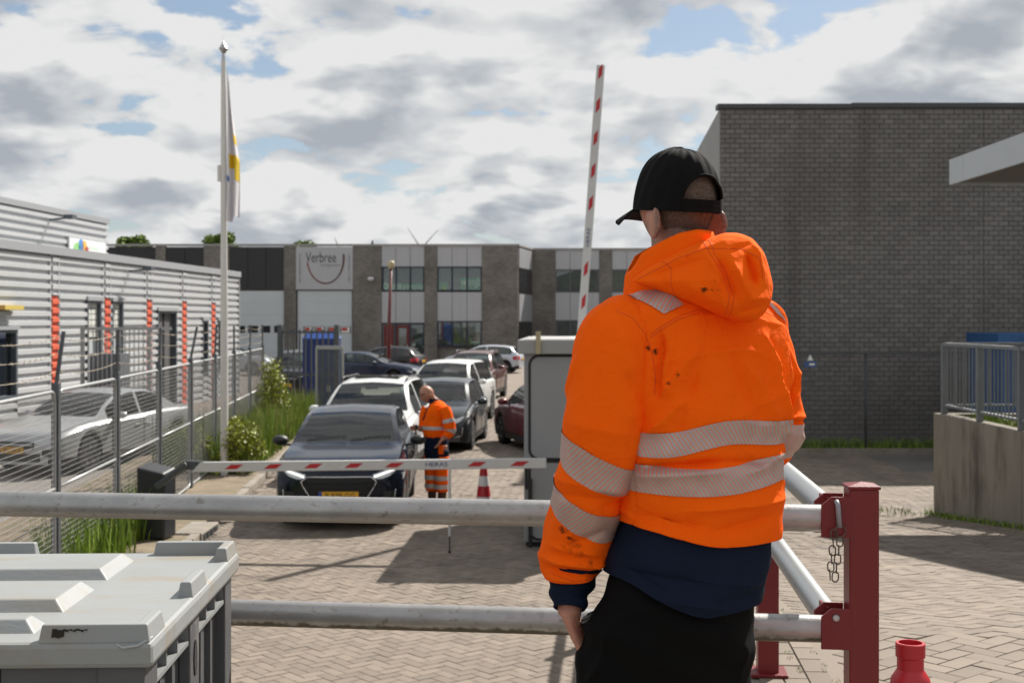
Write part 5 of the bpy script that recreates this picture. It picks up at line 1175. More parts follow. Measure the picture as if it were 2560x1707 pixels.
car('sedan', 'silver sedan parked behind the mesh fence at the far left', p_silver, -8.75, 23.3, R(-17.5), 'ZB-231-X', group=PG, front='bar')
car('hatch', 'white hatchback parked beside the brick wall with its red tail light towards the camera', p_pale, -3.4, 69.8, R(-103), '', group=PG, detail=0, front='bar')
car('hatch', 'black hatchback parked in front of the red entrance doors', p_blk, -8.3, 66.6, R(-107), '', group=PG, detail=0, front='bar')
car('sedan', 'dark blue estate car parked across the lot behind the grey gate leaf', p_navy, -3.85, 55.2, R(80), '', group=PG, detail=0, front='bar')
car('hatch', 'pale silver car whose roof shows above the far end of the mesh fence', p_pale, -12.0, 66, R(85), '', group=PG, detail=0, front='bar')
car('suv', 'black car with bright headlights behind the fence end and the bar gate', p_blk, -7.75, 45.0, -.03, '', group=PG, front='bar')
# ================================================================ PEOPLE
rng = np.random.RandomState(5)
_nk = [(rng.normal(0, 1, 3), rng.uniform(0, 6.28)) for _ in range(40)]
def fnoise(P, sc, lo=0, hi=12):
    s = np.zeros(P.shape[:-1])
    for i in range(lo, hi): k, ph = _nk[i]; s += np.sin(P @ (k * sc) + ph)
    return s / math.sqrt(hi - lo)
def crease(P, sc, st, lo=0):
    q = fnoise(P * np.array(st), sc, lo, lo + 10); return (1 - np.minimum(np.abs(q) * 1.3, 1)) ** 3
def segd(X, Z, a, b):   # distance to a segment in the x-z plane and position along it
    a = np.array(a); b = np.array(b); d = b - a; L2 = (d ** 2).sum(); t = np.clip(((X - a[0]) * d[0] + (Z - a[1]) * d[1]) / L2, 0, 1)
    return np.hypot(X - a[0] - t * d[0], Z - a[1] - t * d[1]), t
SU = 962.5
def vx(px): return (px - 1600.0) / SU
def vz(py): return CZ + (735.0 - py) / SU - PZ
def vzl(py): return CZ + (735.0 - py) / 988.0 - PZ
def V2(px, py): return (vx(px), vz(py))
def folds(X, Z, lst):
    o = np.zeros_like(X)
    for (p, q, w, amp) in lst:
        d, t = segd(X, Z, V2(*p), V2(*q)); o += 1.7 * amp * np.exp(-(d / (w / SU)) ** 1.25) * np.clip(4 * t * (1 - t) + .35, 0, 1)
    return o
def superell(phi, a, b, e=2.3):
    c, s = np.cos(phi), np.sin(phi); return a * np.sign(c) * np.abs(c) ** (2 / e), b * np.sign(s) * np.abs(s) ** (2 / e)
def remesh(me, vox, smooth=3):
    o = bpy.data.objects.new('tmp', me); COL.objects.link(o); m = o.modifiers.new('r', 'REMESH'); m.mode = 'VOXEL'; m.voxel_size = vox
    if smooth: s = o.modifiers.new('s', 'SMOOTH'); s.factor = .5; s.iterations = smooth
    dg = bpy.context.evaluated_depsgraph_get(); dg.update(); r = bpy.data.meshes.new_from_object(o.evaluated_get(dg)); bpy.data.objects.remove(o)
    r.polygons.foreach_set('use_smooth', [True] * len(r.polygons)); return r
def loft(mb, rings, n=40, caps=True, e=2.2):   # ring: cx, cy, z, a, b, theta
    P = []; ph = np.linspace(0, 2 * np.pi, n, endpoint=False)
    for (cx_, cy_, z, a, b, th) in rings:
        x, y = superell(ph, a, b, e); c, s = math.cos(th), math.sin(th); P.append(np.stack([cx_ + x * c - y * s, cy_ + x * s + y * c, np.full(n, z)], 1))
    base = len(mb.v); mb.grid(P, closed_v=True)
    if caps: mb.f.append(tuple(range(base, base + n))); mb.f.append(tuple(range(base + (len(P) - 1) * n, base + len(P) * n))[::-1])
    return mb
def head_pts(c, psi, pitch, s=1.0, nu=64, nv=44, off=0.0):
    out = []
    for i in range(nv + 1):
        t = math.pi * i / nv; row = []
        for j in range(nu):
            p = 2 * math.pi * j / nu; x, y, z = math.sin(t) * math.sin(p), math.sin(t) * math.cos(p), math.cos(t)   # y forward
            X, Y, Z = x * .078, y * .098, z * .122
            if z < 0: k = 1 - .30 * (-z) ** 1.3; X *= k; Y *= (1 - .10 * (-z)) if y > 0 else (1 - .38 * (-z) ** 1.2)
            if y > 0:
                f = y
                Y += .020 * f * math.exp(-((x / .16) ** 2 + ((z + .12) / .16) ** 2)) * 1.0      # nose
                Y += .010 * math.exp(-((x / .12) ** 2 + ((z + .20) / .07) ** 2)) * f
                Y -= .010 * (math.exp(-(((x - .36) / .16) ** 2 + ((z - .06) / .10) ** 2)) + math.exp(-(((x + .36) / .16) ** 2 + ((z - .06) / .10) ** 2))) * f   # eye sockets
                Y += .006 * math.exp(-((abs(x) - .3) / .3) ** 2 - ((z - .22) / .08) ** 2) * f                   # brow
                Y += .007 * math.exp(-((x / .28) ** 2 + ((z + .46) / .06) ** 2)) * f - .004 * math.exp(-((x / .3) ** 2 + ((z + .52) / .03) ** 2)) * f   # lips
                Y += .012 * math.exp(-((x / .3) ** 2 + ((z + .80) / .14) ** 2)) * f                             # chin
            q = Vector((X, Y, Z)); q = q * s + q.normalized() * off; row.append(q)
        out.append(row)
    Mx = Matrix.Rotation(psi, 3, 'Z') @ Matrix.Rotation(pitch, 3, 'X')
    return [[Vector(c) + Mx @ q for q in row] for row in out], Mx
def add_head(mb, c, psi, pitch, s=1.0, flare=(.016, .016)):
    G, Mx = head_pts(c, psi, pitch, s); mb.grid(G, closed_v=True)
    for sx in (-1, 1):   # ears: a rim and a lobe
        P = []; fl_ = flare[0] if sx < 0 else flare[1]
        for i in range(13):
            t = R(-120 + 275 * i / 12); P.append(Vector(c) + Mx @ (Vector((sx * (.081 + fl_ * (1 + math.cos(t)) / 2), -.014 - .025 * math.cos(t) - .004, -.048 + .036 * math.sin(t) )) * s))
        mb.tube(P, [.0055 * s] * 13, 8); 
        q = MB().lathe([(0, -.006), (1, -.005), (1, .005), (0, .006)], 16, axis='x'); mb.add([Vector(c) + Mx @ (Vector((sx * (.0815 + fl_ * .45) + v[0] - sx * v[1] * fl_ * .5, -.018 + v[1] * .025, -.048 + v[2] * .035)) * s) for v in q.v], q.f)
    return Mx
def add_hand(mb, w, d, side, n, s=1.0, curl=.5, tn=.5):
    # w wrist, d direction of the hand, n palm normal, side towards the thumb
    w = Vector(w); d = Vector(d).normalized(); n = Vector(n).normalized(); sd = Vector(side).normalized()
    pal = []
    for t, hw, ht in ((-.01, .027, .020), (.02, .034, .019), (.05, .041, .017), (.085, .042, .014), (.095, .038, .011)):
        pal.append([w + d * t * s + sd * hw * s * math.cos(a) + n * ht * s * math.sin(a) for a in np.linspace(0, 2 * math.pi, 16, endpoint=False)])
    b0 = len(mb.v); mb.grid(pal, closed_v=True); mb.f.append(tuple(range(b0, b0 + 16))); mb.f.append(tuple(range(b0 + 64, b0 + 80))[::-1])
    for k, (o, L_) in enumerate(((.030, .070), (.010, .080), (-.010, .074), (-.030, .058))):
        p = w + d * .085 * s + sd * o * s; P = [p]; a = 0
        for seg in (.45, .32, .23): a += curl * (.5 + .1 * k); P.append(P[-1] + (d * math.cos(a) + n * math.sin(a)) * L_ * seg * s)
        mb.tube(P, [.0095 * s, .009 * s, .008 * s, .006 * s], 8)
    p = w + d * .03 * s + sd * .032 * s; mb.tube([p, p + (d * (1.05 - tn) + sd * .7 * (tn + .2) + n * .6 * tn) * .035 * s, p + (d * (1.35 - tn) + sd * .75 * (tn + .2) + n * tn) * .062 * s], [.012 * s, .0105 * s, .008 * s], 8)
m_skin = M('skin', (0.46, 0.215, 0.145), .5, var=.12, vs=30, bump=.0006, bs=180, sss=.25, dirt=(.38, .14, .10), dsc=18, dlo=.5, dhi=.7)
m_skin2 = M('skin_tanned', (0.42, 0.20, 0.13), .5, var=.1, vs=25, sss=.15)
m_shirt = M('navy_shirt', (0.0075, 0.0125, 0.029), .9, spec=.12, var=.15, vs=5, bump=.0006, bs=350); m_trous = M('black_trousers', (0.0045, 0.0042, 0.0044), .85, spec=.1, bump=.0005, bs=300); m_cap = M('black_cap', (0.0055, 0.0052, 0.0054), .9, spec=.15, var=.2, vs=30, bump=.0005, bs=500); m_hair = M('short_hair', (0.12, 0.085, 0.068), .7, island=.5); m_stub = M('stubble', (.16, .11, .085), .8)
def hivis(name, stains):
    m = bpy.data.materials.new(name); m.use_nodes = True; nt = m.node_tree; N = nt.nodes; L = nt.links; b = N['Principled BSDF']; b.inputs['Roughness'].default_value = .9; b.inputs['Specular IOR Level'].default_value = .08
    tc = N.new('ShaderNodeTexCoord'); nz = N.new('ShaderNodeTexNoise'); nz.inputs['Scale'].default_value = 7; nz.inputs['Detail'].default_value = 5; L.new(tc.outputs['Object'], nz.inputs['Vector'])
    base = N.new('ShaderNodeMix'); base.data_type = 'RGBA'; L.new(nz.outputs['Fac'], base.inputs[0]); base.inputs[6].default_value = (.93, .108, .003, 1); base.inputs[7].default_value = (.99, .140, .004, 1); cur = base.outputs[2]
    n2 = N.new('ShaderNodeTexNoise'); n2.inputs['Scale'].default_value = 75; n2.inputs['Detail'].default_value = 4; L.new(tc.outputs['Object'], n2.inputs['Vector'])
    for (x, z, r, st) in stains:
        mp = N.new('ShaderNodeVectorMath'); mp.operation = 'SUBTRACT'; L.new(tc.outputs['Object'], mp.inputs[0]); mp.inputs[1].default_value = (x, 0, z)
        sc = N.new('ShaderNodeVectorMath'); sc.operation = 'MULTIPLY'; L.new(mp.outputs[0], sc.inputs[0]); sc.inputs[1].default_value = (1, 0, 1)
        ln = N.new('ShaderNodeVectorMath'); ln.operation = 'LENGTH'; L.new(sc.outputs[0], ln.inputs[0])
        ad = N.new('ShaderNodeMath'); ad.operation = 'MULTIPLY_ADD'; L.new(n2.outputs['Fac'], ad.inputs[0]); ad.inputs[1].default_value = r * 3.4; L.new(ln.outputs['Value'], ad.inputs[2])
        mr = N.new('ShaderNodeMapRange'); mr.interpolation_type = 'SMOOTHSTEP'; L.new(ad.outputs[0], mr.inputs[0]); mr.inputs[1].default_value = r * 1.5; mr.inputs[2].default_value = r * 2.6; mr.inputs[3].default_value = st; mr.inputs[4].default_value = 0
        mx = N.new('ShaderNodeMix'); mx.data_type = 'RGBA'; L.new(mr.outputs[0], mx.inputs[0]); L.new(cur, mx.inputs[6]); mx.inputs[7].default_value = (.06, .018, .006, 1); cur = mx.outputs[2]
    L.new(cur, b.inputs['Base Color'])
    b2 = N.new('ShaderNodeBump'); b2.inputs['Distance'].default_value = .0060; b2.inputs['Strength'].default_value = .8; n4 = N.new('ShaderNodeTexNoise'); n4.inputs['Scale'].default_value = 26; n4.inputs['Detail'].default_value = 5; n4.inputs['Distortion'].default_value = 1.2; L.new(tc.outputs['Object'], n4.inputs['Vector']); L.new(n4.outputs['Fac'], b2.inputs['Height'])
    bp = N.new('ShaderNodeBump'); bp.inputs['Distance'].default_value = .0004; L.new(b2.outputs[0], bp.inputs['Normal']); n3 = N.new('ShaderNodeTexNoise'); n3.inputs['Scale'].default_value = 420; L.new(tc.outputs['Object'], n3.inputs['Vector']); L.new(n3.outputs['Fac'], bp.inputs['Height']); L.new(bp.outputs[0], b.inputs['Normal'])
    return m
st_ = [(*V2(1476, 796), .010, .9), (*V2(1491, 803), .012, .95), (*V2(1491, 868), .011, .8), (*V2(1515, 873), .008, .9), (*V2(1537, 853), .007, .85), (*V2(1592, 670), .009, .95), (*V2(1617, 672), .010, .95), (*V2(1290, 1205), .016, .85), (*V2(1303, 1222), .012, .95), (*V2(1330, 1262), .022, .45), (*V2(1352, 1282), .020, .5), (*V2(1310, 1240), .03, .30)]
m_hv = hivis('hivis_orange', st_); m_hv2 = hivis('hivis_orange_plain', [])
def band_mat(name):
    m = bpy.data.materials.new(name); m.use_nodes = True; nt = m.node_tree; N = nt.nodes; L = nt.links; b = N['Principled BSDF']; b.inputs['Roughness'].default_value = .45; b.inputs['Metallic'].default_value = .25
    tc = N.new('ShaderNodeTexCoord'); sp = N.new('ShaderNodeSeparateXYZ'); L.new(tc.outputs['UV'], sp.inputs[0])
    a = N.new('ShaderNodeMath'); a.operation = 'MULTIPLY_ADD'; L.new(sp.outputs[1], a.inputs[0]); a.inputs[1].default_value = .62; L.new(sp.outputs[0], a.inputs[2])
    f = N.new('ShaderNodeMath'); f.operation = 'MULTIPLY'; L.new(a.outputs[0], f.inputs[0]); f.inputs[1].default_value = 1 / .0098
    fr = N.new('ShaderNodeMath'); fr.operation = 'FRACT'; L.new(f.outputs[0], fr.inputs[0]); lt = N.new('ShaderNodeMath'); lt.operation = 'LESS_THAN'; L.new(fr.outputs[0], lt.inputs[0]); lt.inputs[1].default_value = .17
    nz = N.new('ShaderNodeTexNoise'); nz.inputs['Scale'].default_value = 30; L.new(tc.outputs['Object'], nz.inputs['Vector']); c0 = N.new('ShaderNodeMix'); c0.data_type = 'RGBA'; L.new(nz.outputs['Fac'], c0.inputs[0]); c0.inputs[6].default_value = (.34, .29, .27, 1); c0.inputs[7].default_value = (.47, .41, .385, 1)
    mx = N.new('ShaderNodeMix'); mx.data_type = 'RGBA'; L.new(lt.outputs[0], mx.inputs[0]); L.new(c0.outputs[2], mx.inputs[6]); mx.inputs[7].default_value = (.80, .13, .02, 1); L.new(mx.outputs[2], b.inputs['Base Color']); return m
m_band = band_mat('reflective_tape'); m_band2 = M('reflective_tape_plain', (.50, .47, .45), .5, metal=.2)
def uvgrid(P, U, name, mt, parent):
    mb = MB().grid(P); mb.uv = np.asarray(U).reshape(-1, 2).tolist(); return mb.build(name, mt, parent, smooth=True, fix=False)
# ---------------------------------------------------------------- foreground worker
HX, HYY = (1600 * K - CX) / F * 3.15, 3.15
TH = R(22)
# body: one continuous surface under the clothes
bmb = MB(); hc = Vector((-.044, .035, 1.832)); PSI = R(32)
MxH = add_head(bmb, hc, PSI, R(-4), 1.05, (.006, .028))
bmb.tube([(-.030, .012, 1.50), (-.035, .012, 1.62), (-.045, .022, 1.76)], [.080, .066, .062], 24)
loft(bmb, [(-.05, 0, .86, .15, .11, TH), (-.03, 0, 1.0, .16, .115, TH), (0, 0, 1.2, .17, .115, TH), (0, .01, 1.42, .19, .105, TH), (0, .01, 1.53, .17, .085, TH), (-.01, .01, 1.60, .08, .06, TH)], 32)
LS = [(vx(1470), -.045, vzl(722)), (vx(1432), -.058, vzl(742)), (vx(1400), -.085, vzl(800)), (vx(1394), -.09, vzl(900)), (vx(1378), -.08, vzl(1000)), (vx(1361), -.06, vzl(1080)), (vx(1345), -.025, vzl(1170)), (vx(1326), .015, vzl(1250)), (vx(1319), .035, vzl(1312)), (vx(1321), .04, vzl(1336))]
LR = [.050, .078, .089, .098, .096, .091, .087, .081, .075, .069]
RS = [(vx(1728), .060, vz(722)), (vx(1758), .072, vz(748)), (vx(1776), .080, vz(792)), (vx(1790), .085, vz(845)), (vx(1799), .085, vz(900)), (vx(1806), .09, vz(960)), (vx(1800), .10, vz(1010)), (vx(1785), .15, vz(1042)), (vx(1748), .23, vz(1055)), (vx(1690), .30, vz(1065))]
RRd = [.045, .064, .065, .063, .061, .064, .065, .058, .052, .048]
bmb.tube(LS + [(vx(1312), .03, vz(1370)), (vx(1308), .01, vz(1415))], [r * .55 for r in LR] + [.031, .029], 18)
bmb.tube([(0.08, .03, 1.52)] + RS + [(vx(1640), .34, vz(1068))], [.06] + [r * .62 for r in RRd] + [.026], 18)
add_hand(bmb, (vx(1308), .008, vz(1412)), (.42, .05, -.9), (.35, .94, .06), (.9, -.35, .1), 1.0, .2, 0.0)
add_hand(bmb, (vx(1640), .34, vz(1068)), (-.9, .45, -.05), (0, .1, 1), (.1, -1, 0), .98, .8)
LEG = {}
for s_, xo, yo in ((-1, vx(1440), -.02), (1, vx(1622), .04)):
    bmb.tube([(xo, yo, .78), (xo, yo, .70), (xo + s_ * .01, yo, .50), (xo + s_ * .02, yo - .01, .28), (xo + s_ * .02, yo - .02, .09)], [.072, .074, .058, .052, .040], 18)
    bmb.tube([(xo + s_ * .02, yo - .04, .05), (xo + s_ * .02 - .03, yo + .06, .045), (xo + s_ * .03 - .06, yo + .16, .035)], [.04, .045, .035], 14)
person = ob('person', remesh(bmb.mesh('person', None), .0055, 4)); person.data.materials.append(m_skin); person.location = (HX, HYY, PZ)
tag(person, 'worker seen from behind in orange hi-vis hooded jacket and black cap by the rail', 'person')
# cropped hair on the nape and stubble on the jaw, coloured on the skin itself
m_face = m_skin.copy(); m_face.name = 'skin_with_stubble'; person.data.materials.clear(); person.data.materials.append(m_face)
def _nape():
    N = m_face.node_tree.nodes; L = m_face.node_tree.links; b = N['Principled BSDF']; b.inputs['Subsurface Weight'].default_value = .4; src = b.inputs['Base Color'].links[0].from_socket
    tc = N.new('ShaderNodeTexCoord'); bk = MxH @ Vector((0, -1, 0))
    def dotp(v):
        sb_ = N.new('ShaderNodeVectorMath'); sb_.operation = 'SUBTRACT'; L.new(tc.outputs['Object'], sb_.inputs[0]); sb_.inputs[1].default_value = hc
        d = N.new('ShaderNodeVectorMath'); d.operation = 'DOT_PRODUCT'; L.new(sb_.outputs[0], d.inputs[0]); d.inputs[1].default_value = v; return d.outputs['Value']
    def rmp(v, a, c, lo=0.0, hi=1.0):
        m = N.new('ShaderNodeMapRange'); m.interpolation_type = 'SMOOTHSTEP'; L.new(v, m.inputs[0])
        for i, q in enumerate((a, c, lo, hi)): m.inputs[i + 1].default_value = q
        return m.outputs[0]
    def mul(a, c):
        m = N.new('ShaderNodeMath'); m.operation = 'MULTIPLY'
        for i, q in enumerate((a, c)):
            if isinstance(q, float): m.inputs[i].default_value = q
            else: L.new(q, m.inputs[i])
        return m.outputs[0]
    nz = N.new('ShaderNodeTexNoise'); nz.inputs['Scale'].default_value = 260; nz.inputs['Detail'].default_value = 3; L.new(tc.outputs['Object'], nz.inputs['Vector'])
    hair = mul(mul(rmp(dotp(bk), .015, .05), rmp(dotp(Vector((0, 0, 1))), -.165, -.10)), rmp(nz.outputs['Fac'], .35, .60, .45, 1.0))
    jaw = mul(mul(rmp(dotp(bk), .02, -.01), mul(rmp(dotp(Vector((0, 0, 1))), -.035, -.06), rmp(dotp(Vector((0, 0, 1))), -.17, -.13))), rmp(nz.outputs['Fac'], .40, .62, .25, .9))
    for fac, col in ((hair, (.115, .072, .055, 1)), (jaw, (.13, .085, .062, 1))):
        mx_ = N.new('ShaderNodeMix'); mx_.data_type = 'RGBA'; L.new(fac, mx_.inputs[0]); L.new(src, mx_.inputs[6]); mx_.inputs[7].default_value = col; src = mx_.outputs[2]
    L.new(src, b.inputs['Base Color'])
_nape()
# jacket torso
TZ = [(.985, .192, .150, -.004, 0), (1.03, .196, .153, -.002, 0), (1.08, .203, .158, 0, 0), (1.13, .207, .158, .002, 0), (1.20, .205, .154, .002, 0), (1.28, .207, .150, .004, 0), (1.35, .219, .147, .006, .002), (1.42, .226, .142, .004, .005), (1.48, .226, .134, 0, .008), (1.52, .222, .126, -.004, .01), (1.555, .212, .116, -.008, .012), (1.585, .188, .105, -.014, .014), (1.61, .150, .096, -.02, .015), (1.635, .105, .088, -.028, .016), (1.66, .092, .085, -.035, .017)]
TK = np.array(TZ)
FOLD = [((1500, 905), (1585, 800), 13, .009), ((1475, 985), (1560, 905), 12, .008), ((1530, 990), (1580, 850), 16, -.006), ((1745, 770), (1800, 985), 11, .010), ((1768, 780), (1790, 900), 8, -.007), ((1700, 830), (1770, 965), 16, .007), ((1660, 800), (1730, 960), 14, -.005), ((1800, 720), (1812, 880), 8, .007), ((1455, 1056), (1640, 1046), 9, -.012), ((1640, 1046), (1790, 1050), 10, -.006), ((1460, 1075), (1640, 1064), 12, .007), ((1700, 1070), (1790, 1040), 10, .008), ((1440, 1165), (1600, 1185), 16, -.007), ((1600, 1200), (1775, 1170), 14, -.005), ((1560, 1150), (1790, 1140), 10, .005), ((1440, 1195), (1560, 1225), 8, .005), ((1500, 760), (1490, 900), 10, -.010), ((1505, 860), (1530, 780), 10, .006)]
def torso(phi, z, fold=True, grow=0.0):
    a = pchip(TK[:, 0], TK[:, 1], z) + grow; b = pchip(TK[:, 0], TK[:, 2], z) + grow; cx_ = pchip(TK[:, 0], TK[:, 3], z); cy_ = pchip(TK[:, 0], TK[:, 4], z)
    lx, ly = superell(phi, a, b, 2.35); c, s = math.cos(TH), math.sin(TH); X = cx_ + lx * c - ly * s; Y = cy_ + lx * s + ly * c
    P = np.stack([X, Y, z + 0 * X], -1); r = np.hypot(X - cx_, Y - cy_) + 1e-6; nx, ny = (X - cx_) / r, (Y - cy_) / r
    d = .0042 * fnoise(P, 14) + .0022 * fnoise(P, 34, 10, 24)
    d = d + .0065 * crease(P, 9, (1.0, 1.0, 1.9)) - .0035 * crease(P + 1.7, 12, (1.6, 1.0, .8), 12)
    if fold: d = d + 1.45 * folds(X, P[..., 2], FOLD) * (Y < 0.06)
    return P + np.stack([nx * d, ny * d, 0 * d], -1)
def hemz(X): q = np.clip((.06 - X) / .26, 0, 1); return .040 + q * q * (3 - 2 * q) * .050
nph, nz_ = 260, 240
ph = np.linspace(0, 2 * np.pi, nph, endpoint=False); tz = np.linspace(0, 1, nz_)
PH, TT_ = np.meshgrid(ph, tz); z0 = np.full_like(PH, .985); P0 = torso(PH, z0 + .02, False); zlow = .995 + hemz(P0[..., 0]) ; ZZ = zlow + (1.66 - zlow) * TT_
PJ = torso(PH, ZZ)
# rolled hem
jm = MB().grid(PJ, closed_v=True)
hemin = PJ[0].copy(); hemin[:, :2] *= .93; jm.grid([hemin + np.array([0, 0, .03]), hemin, PJ[0] + np.array([0, 0, -.003]), PJ[0]], closed_v=True)
def sleeve(pts, rad, n=90, m=150, foldf=None, flat=1.0):
    pts = np.array(pts); s = np.concatenate([[0], np.cumsum(np.linalg.norm(np.diff(pts, axis=0), axis=1))]); u = np.linspace(0, s[-1], m)
    C = np.stack([pchip(s, pts[:, i], u) for i in range(3)], 1); Rr = pchip(s, rad, u); T = np.gradient(C, axis=0); T /= np.linalg.norm(T, axis=1)[:, None]
    ref = np.array([0, 1.0, 0]); A = []; B = []
    for t in T:
        a = np.cross(t, ref); a /= np.linalg.norm(a); b = np.cross(a, t); A.append(a); B.append(b)
    A, B = np.array(A), np.array(B)
    def f(phi, uu):
        i = np.clip(uu / s[-1] * (m - 1), 0, m - 1.001); k = i.astype(int); w = (i - k)[..., None]
        g = lambda Q: Q[k] * (1 - w) + Q[np.minimum(k + 1, m - 1)] * w
        c, a, b = g(C), g(A), g(B); r = g(Rr[:, None])[..., 0]
        dirn = a * np.cos(phi)[..., None] + b * np.sin(phi)[..., None] * flat; P = c + dirn * r[..., None]
        d = .0038 * fnoise(P + 3.3, 16) + .002 * fnoise(P, 40, 10, 24)
        d = d + .0070 * crease(P, 10, (.8, 1.0, 2.2), 5) - .0035 * crease(P + .9, 15, (1.2, 1, 1.2), 16)
        if foldf is not None: d = d + foldf(P, phi, uu / s[-1])
        return P + dirn * d[..., None]
    return f, s[-1]
LF = [((1275, 1120), (1420, 1135), 12, -.006), ((1265, 1085), (1430, 1115), 12, .005), ((1300, 960), (1440, 985), 22, .005), ((1420, 850), (1480, 930), 18, -.006), ((1260, 1245), (1370, 1262), 9, .006), ((1250, 1280), (1390, 1290), 9, .011), ((1255, 1302), (1390, 1312), 6, -.010), ((1260, 1325), (1380, 1332), 7, .004), ((1300, 1240), (1390, 1205), 12, -.006), ((1470, 770), (1493, 900), 9, -.008), ((1380, 1150), (1440, 1140), 10, -.007), ((1400, 720), (1440, 860), 20, .006)]
lsf, LL = sleeve(LS, LR, foldf=lambda P, phi, t: folds(P[..., 0], P[..., 2], LF))
RF = [((1830, 880), (1790, 950), 9, -.009), ((1845, 900), (1800, 975), 8, .008), ((1810, 780), (1850, 900), 9, .006), ((1800, 960), (1868, 962), 7, .008), ((1800, 975), (1868, 972), 5, -.007), ((1800, 1040), (1855, 1050), 9, -.005)]
rsf, RL = sleeve(RS, RRd, foldf=lambda P, phi, t: folds(P[..., 0], P[..., 2], RF))
for f, L_ in ((lsf, LL), (rsf, RL)):
    pp, uu = np.meshgrid(np.linspace(0, 2 * np.pi, 110, endpoint=False), np.linspace(0, L_, 170)); G = f(pp, uu); jm.grid(G, closed_v=True); c9 = G[0].mean(0); jm.grid([G[0], c9 + (G[0] - c9) * .5, c9 + (G[0] - c9) * .02], closed_v=True)
    cc = G[-1].mean(0); jm.grid([G[-1], cc + (G[-1] - cc) * .90, cc + (G[-1] - cc) * .86 + (G[-8].mean(0) - cc)], closed_v=True)
jacket = jm.build('jacket', m_hv, person, smooth=True)
jb = BVHTree.FromPolygons([Vector(v) for v in jm.v], jm.f)
# reflective bands round the body and sleeves
def band_torso(zc, hh, extra):
    pp, vv = np.meshgrid(np.linspace(0, 2 * np.pi, 261), np.linspace(-1, 1, 15)); P0 = torso(pp, np.full_like(pp, zc), False); zz = zc + extra(P0[..., 0]) + vv * hh; P = torso(pp, zz, True, .0028)
    U = np.stack([np.where(P0[..., 1] < .2, P0[..., 0], -P0[..., 0]), vv * hh], -1); uvgrid(P, U, 'reflective_band', m_band, jacket)
band_torso(1.281, .0275, lambda X: .075 * X + .008 * np.sin(X * 22 + .4)); band_torso(1.188, .0310, lambda X: .010 * X + .012 * np.clip((X - .08) / .12, 0, 1) - .006 * np.cos(X * 14))
def band_sleeve(f, L_, u0, hw, tilt, sgn=1, ph0=0.0):
    pp, vv = np.meshgrid(np.linspace(0, 2 * np.pi, 121), np.linspace(-1, 1, 15)); uu = u0 + vv * hw + tilt * np.cos(pp - ph0); P = f(pp, np.clip(uu, 0, L_ - .001)); C = f(pp * 0, uu).mean(1, keepdims=True)
    Q = f(pp + np.pi, np.clip(uu, 0, L_ - .001)); dr = P - (P + Q) / 2; dr /= np.linalg.norm(dr, axis=-1)[..., None]; P = P + dr * .0026
    U = np.stack([pp * .09 * sgn, vv * hw], -1); uvgrid(P, U, 'reflective_band', m_band, jacket)
LSu = np.concatenate([[0], np.cumsum(np.linalg.norm(np.diff(np.array(LS), axis=0), axis=1))])
def lu(py): return float(np.interp(py, [722, 742, 800, 900, 1000, 1080, 1170, 1250, 1312, 1336], LSu))
_t = lsf(np.array([[0.0]]), np.array([[lu(1050)]]))[0, 0]; sg0 = 1 if _t[0] > vx(1370) else -1
band_sleeve(lsf, LL, lu(1056), .0335, .022 * sg0, sg0); band_sleeve(lsf, LL, lu(1166), .0315, .020 * sg0, sg0)
RSu = np.concatenate([[0], np.cumsum(np.linalg.norm(np.diff(np.array(RS), axis=0), axis=1))])
band_sleeve(rsf, RL, RSu[5] + .036, .027, .004, 1); band_sleeve(rsf, RL, RSu[7] + .035, .022, .0, 1)
# reflective shoulder patches, laid onto the jacket
def shoulder_patch(c4, nu=14, nv=20):
    A, B_, C_, D_ = [np.array(V2(*p)) for p in c4]; G = []; U = []
    for i in range(nu + 1):
        row = []; ur = []
        for j in range(nv + 1):
            u, v = i / nu, j / nv; p = (A * (1 - u) + B_ * u) * (1 - v) + (D_ * (1 - u) + C_ * u) * v
            o = Vector((p[0], -.8, p[1] + .16)); h = jb.ray_cast(o, Vector((0, 1, -.2)).normalized())
            if h[0] is None: h = (Vector((p[0], 0, p[1])), Vector((0, -1, .3)))
            row.append(h[0] + Vector((0, -.0028, .0014))); ur.append((v * .09, u * .055))
        G.append(row); U.append(ur)
    uvgrid(G, U, 'shoulder_patch', m_band, jacket)
shoulder_patch(((1434, 690), (1500, 669), (1557, 722), (1511, 748))); shoulder_patch(((1752, 672), (1768, 676), (1820, 730), (1792, 716)))
m_seam = M('seam_thread', (.66, .075, .006), .8)
def seam(pts, r=.0008, bv=None, parent=None):
    P = []
    for (a, c) in zip(pts, pts[1:]):
        for t in np.linspace(0, 1, 14, endpoint=False):
            x, z = V2(a[0] + (c[0] - a[0]) * t, a[1] + (c[1] - a[1]) * t); h = (bv or jb).ray_cast(Vector((x, -1.2, z)), Vector((0, 1, 0)))
            if h[0] is not None: P.append(h[0] + Vector((0, -.0004, 0)))
    if len(P) > 3: MB().tube(P, r, 5).build('seam', m_seam, parent or jacket, smooth=True)
for off in (0, 7):
    seam([(1600 - 10, 712 + off), (1540, 728 + off), (1500, 752 + off), (1478, 768 + off)]); seam([(1752, 708 + off), (1790, 722 + off), (1815, 738 + off)])
seam([(1405, 715), (1440, 730), (1468, 765), (1484, 810), (1490, 860), (1487, 900)]); seam([(1790, 700), (1812, 740), (1818, 800), (1815, 870)])
seam([(1425, 1192), (1500, 1222), (1600, 1240), (1700, 1240), (1768, 1232)]); seam([(1262, 1312), (1320, 1328), (1380, 1322)])
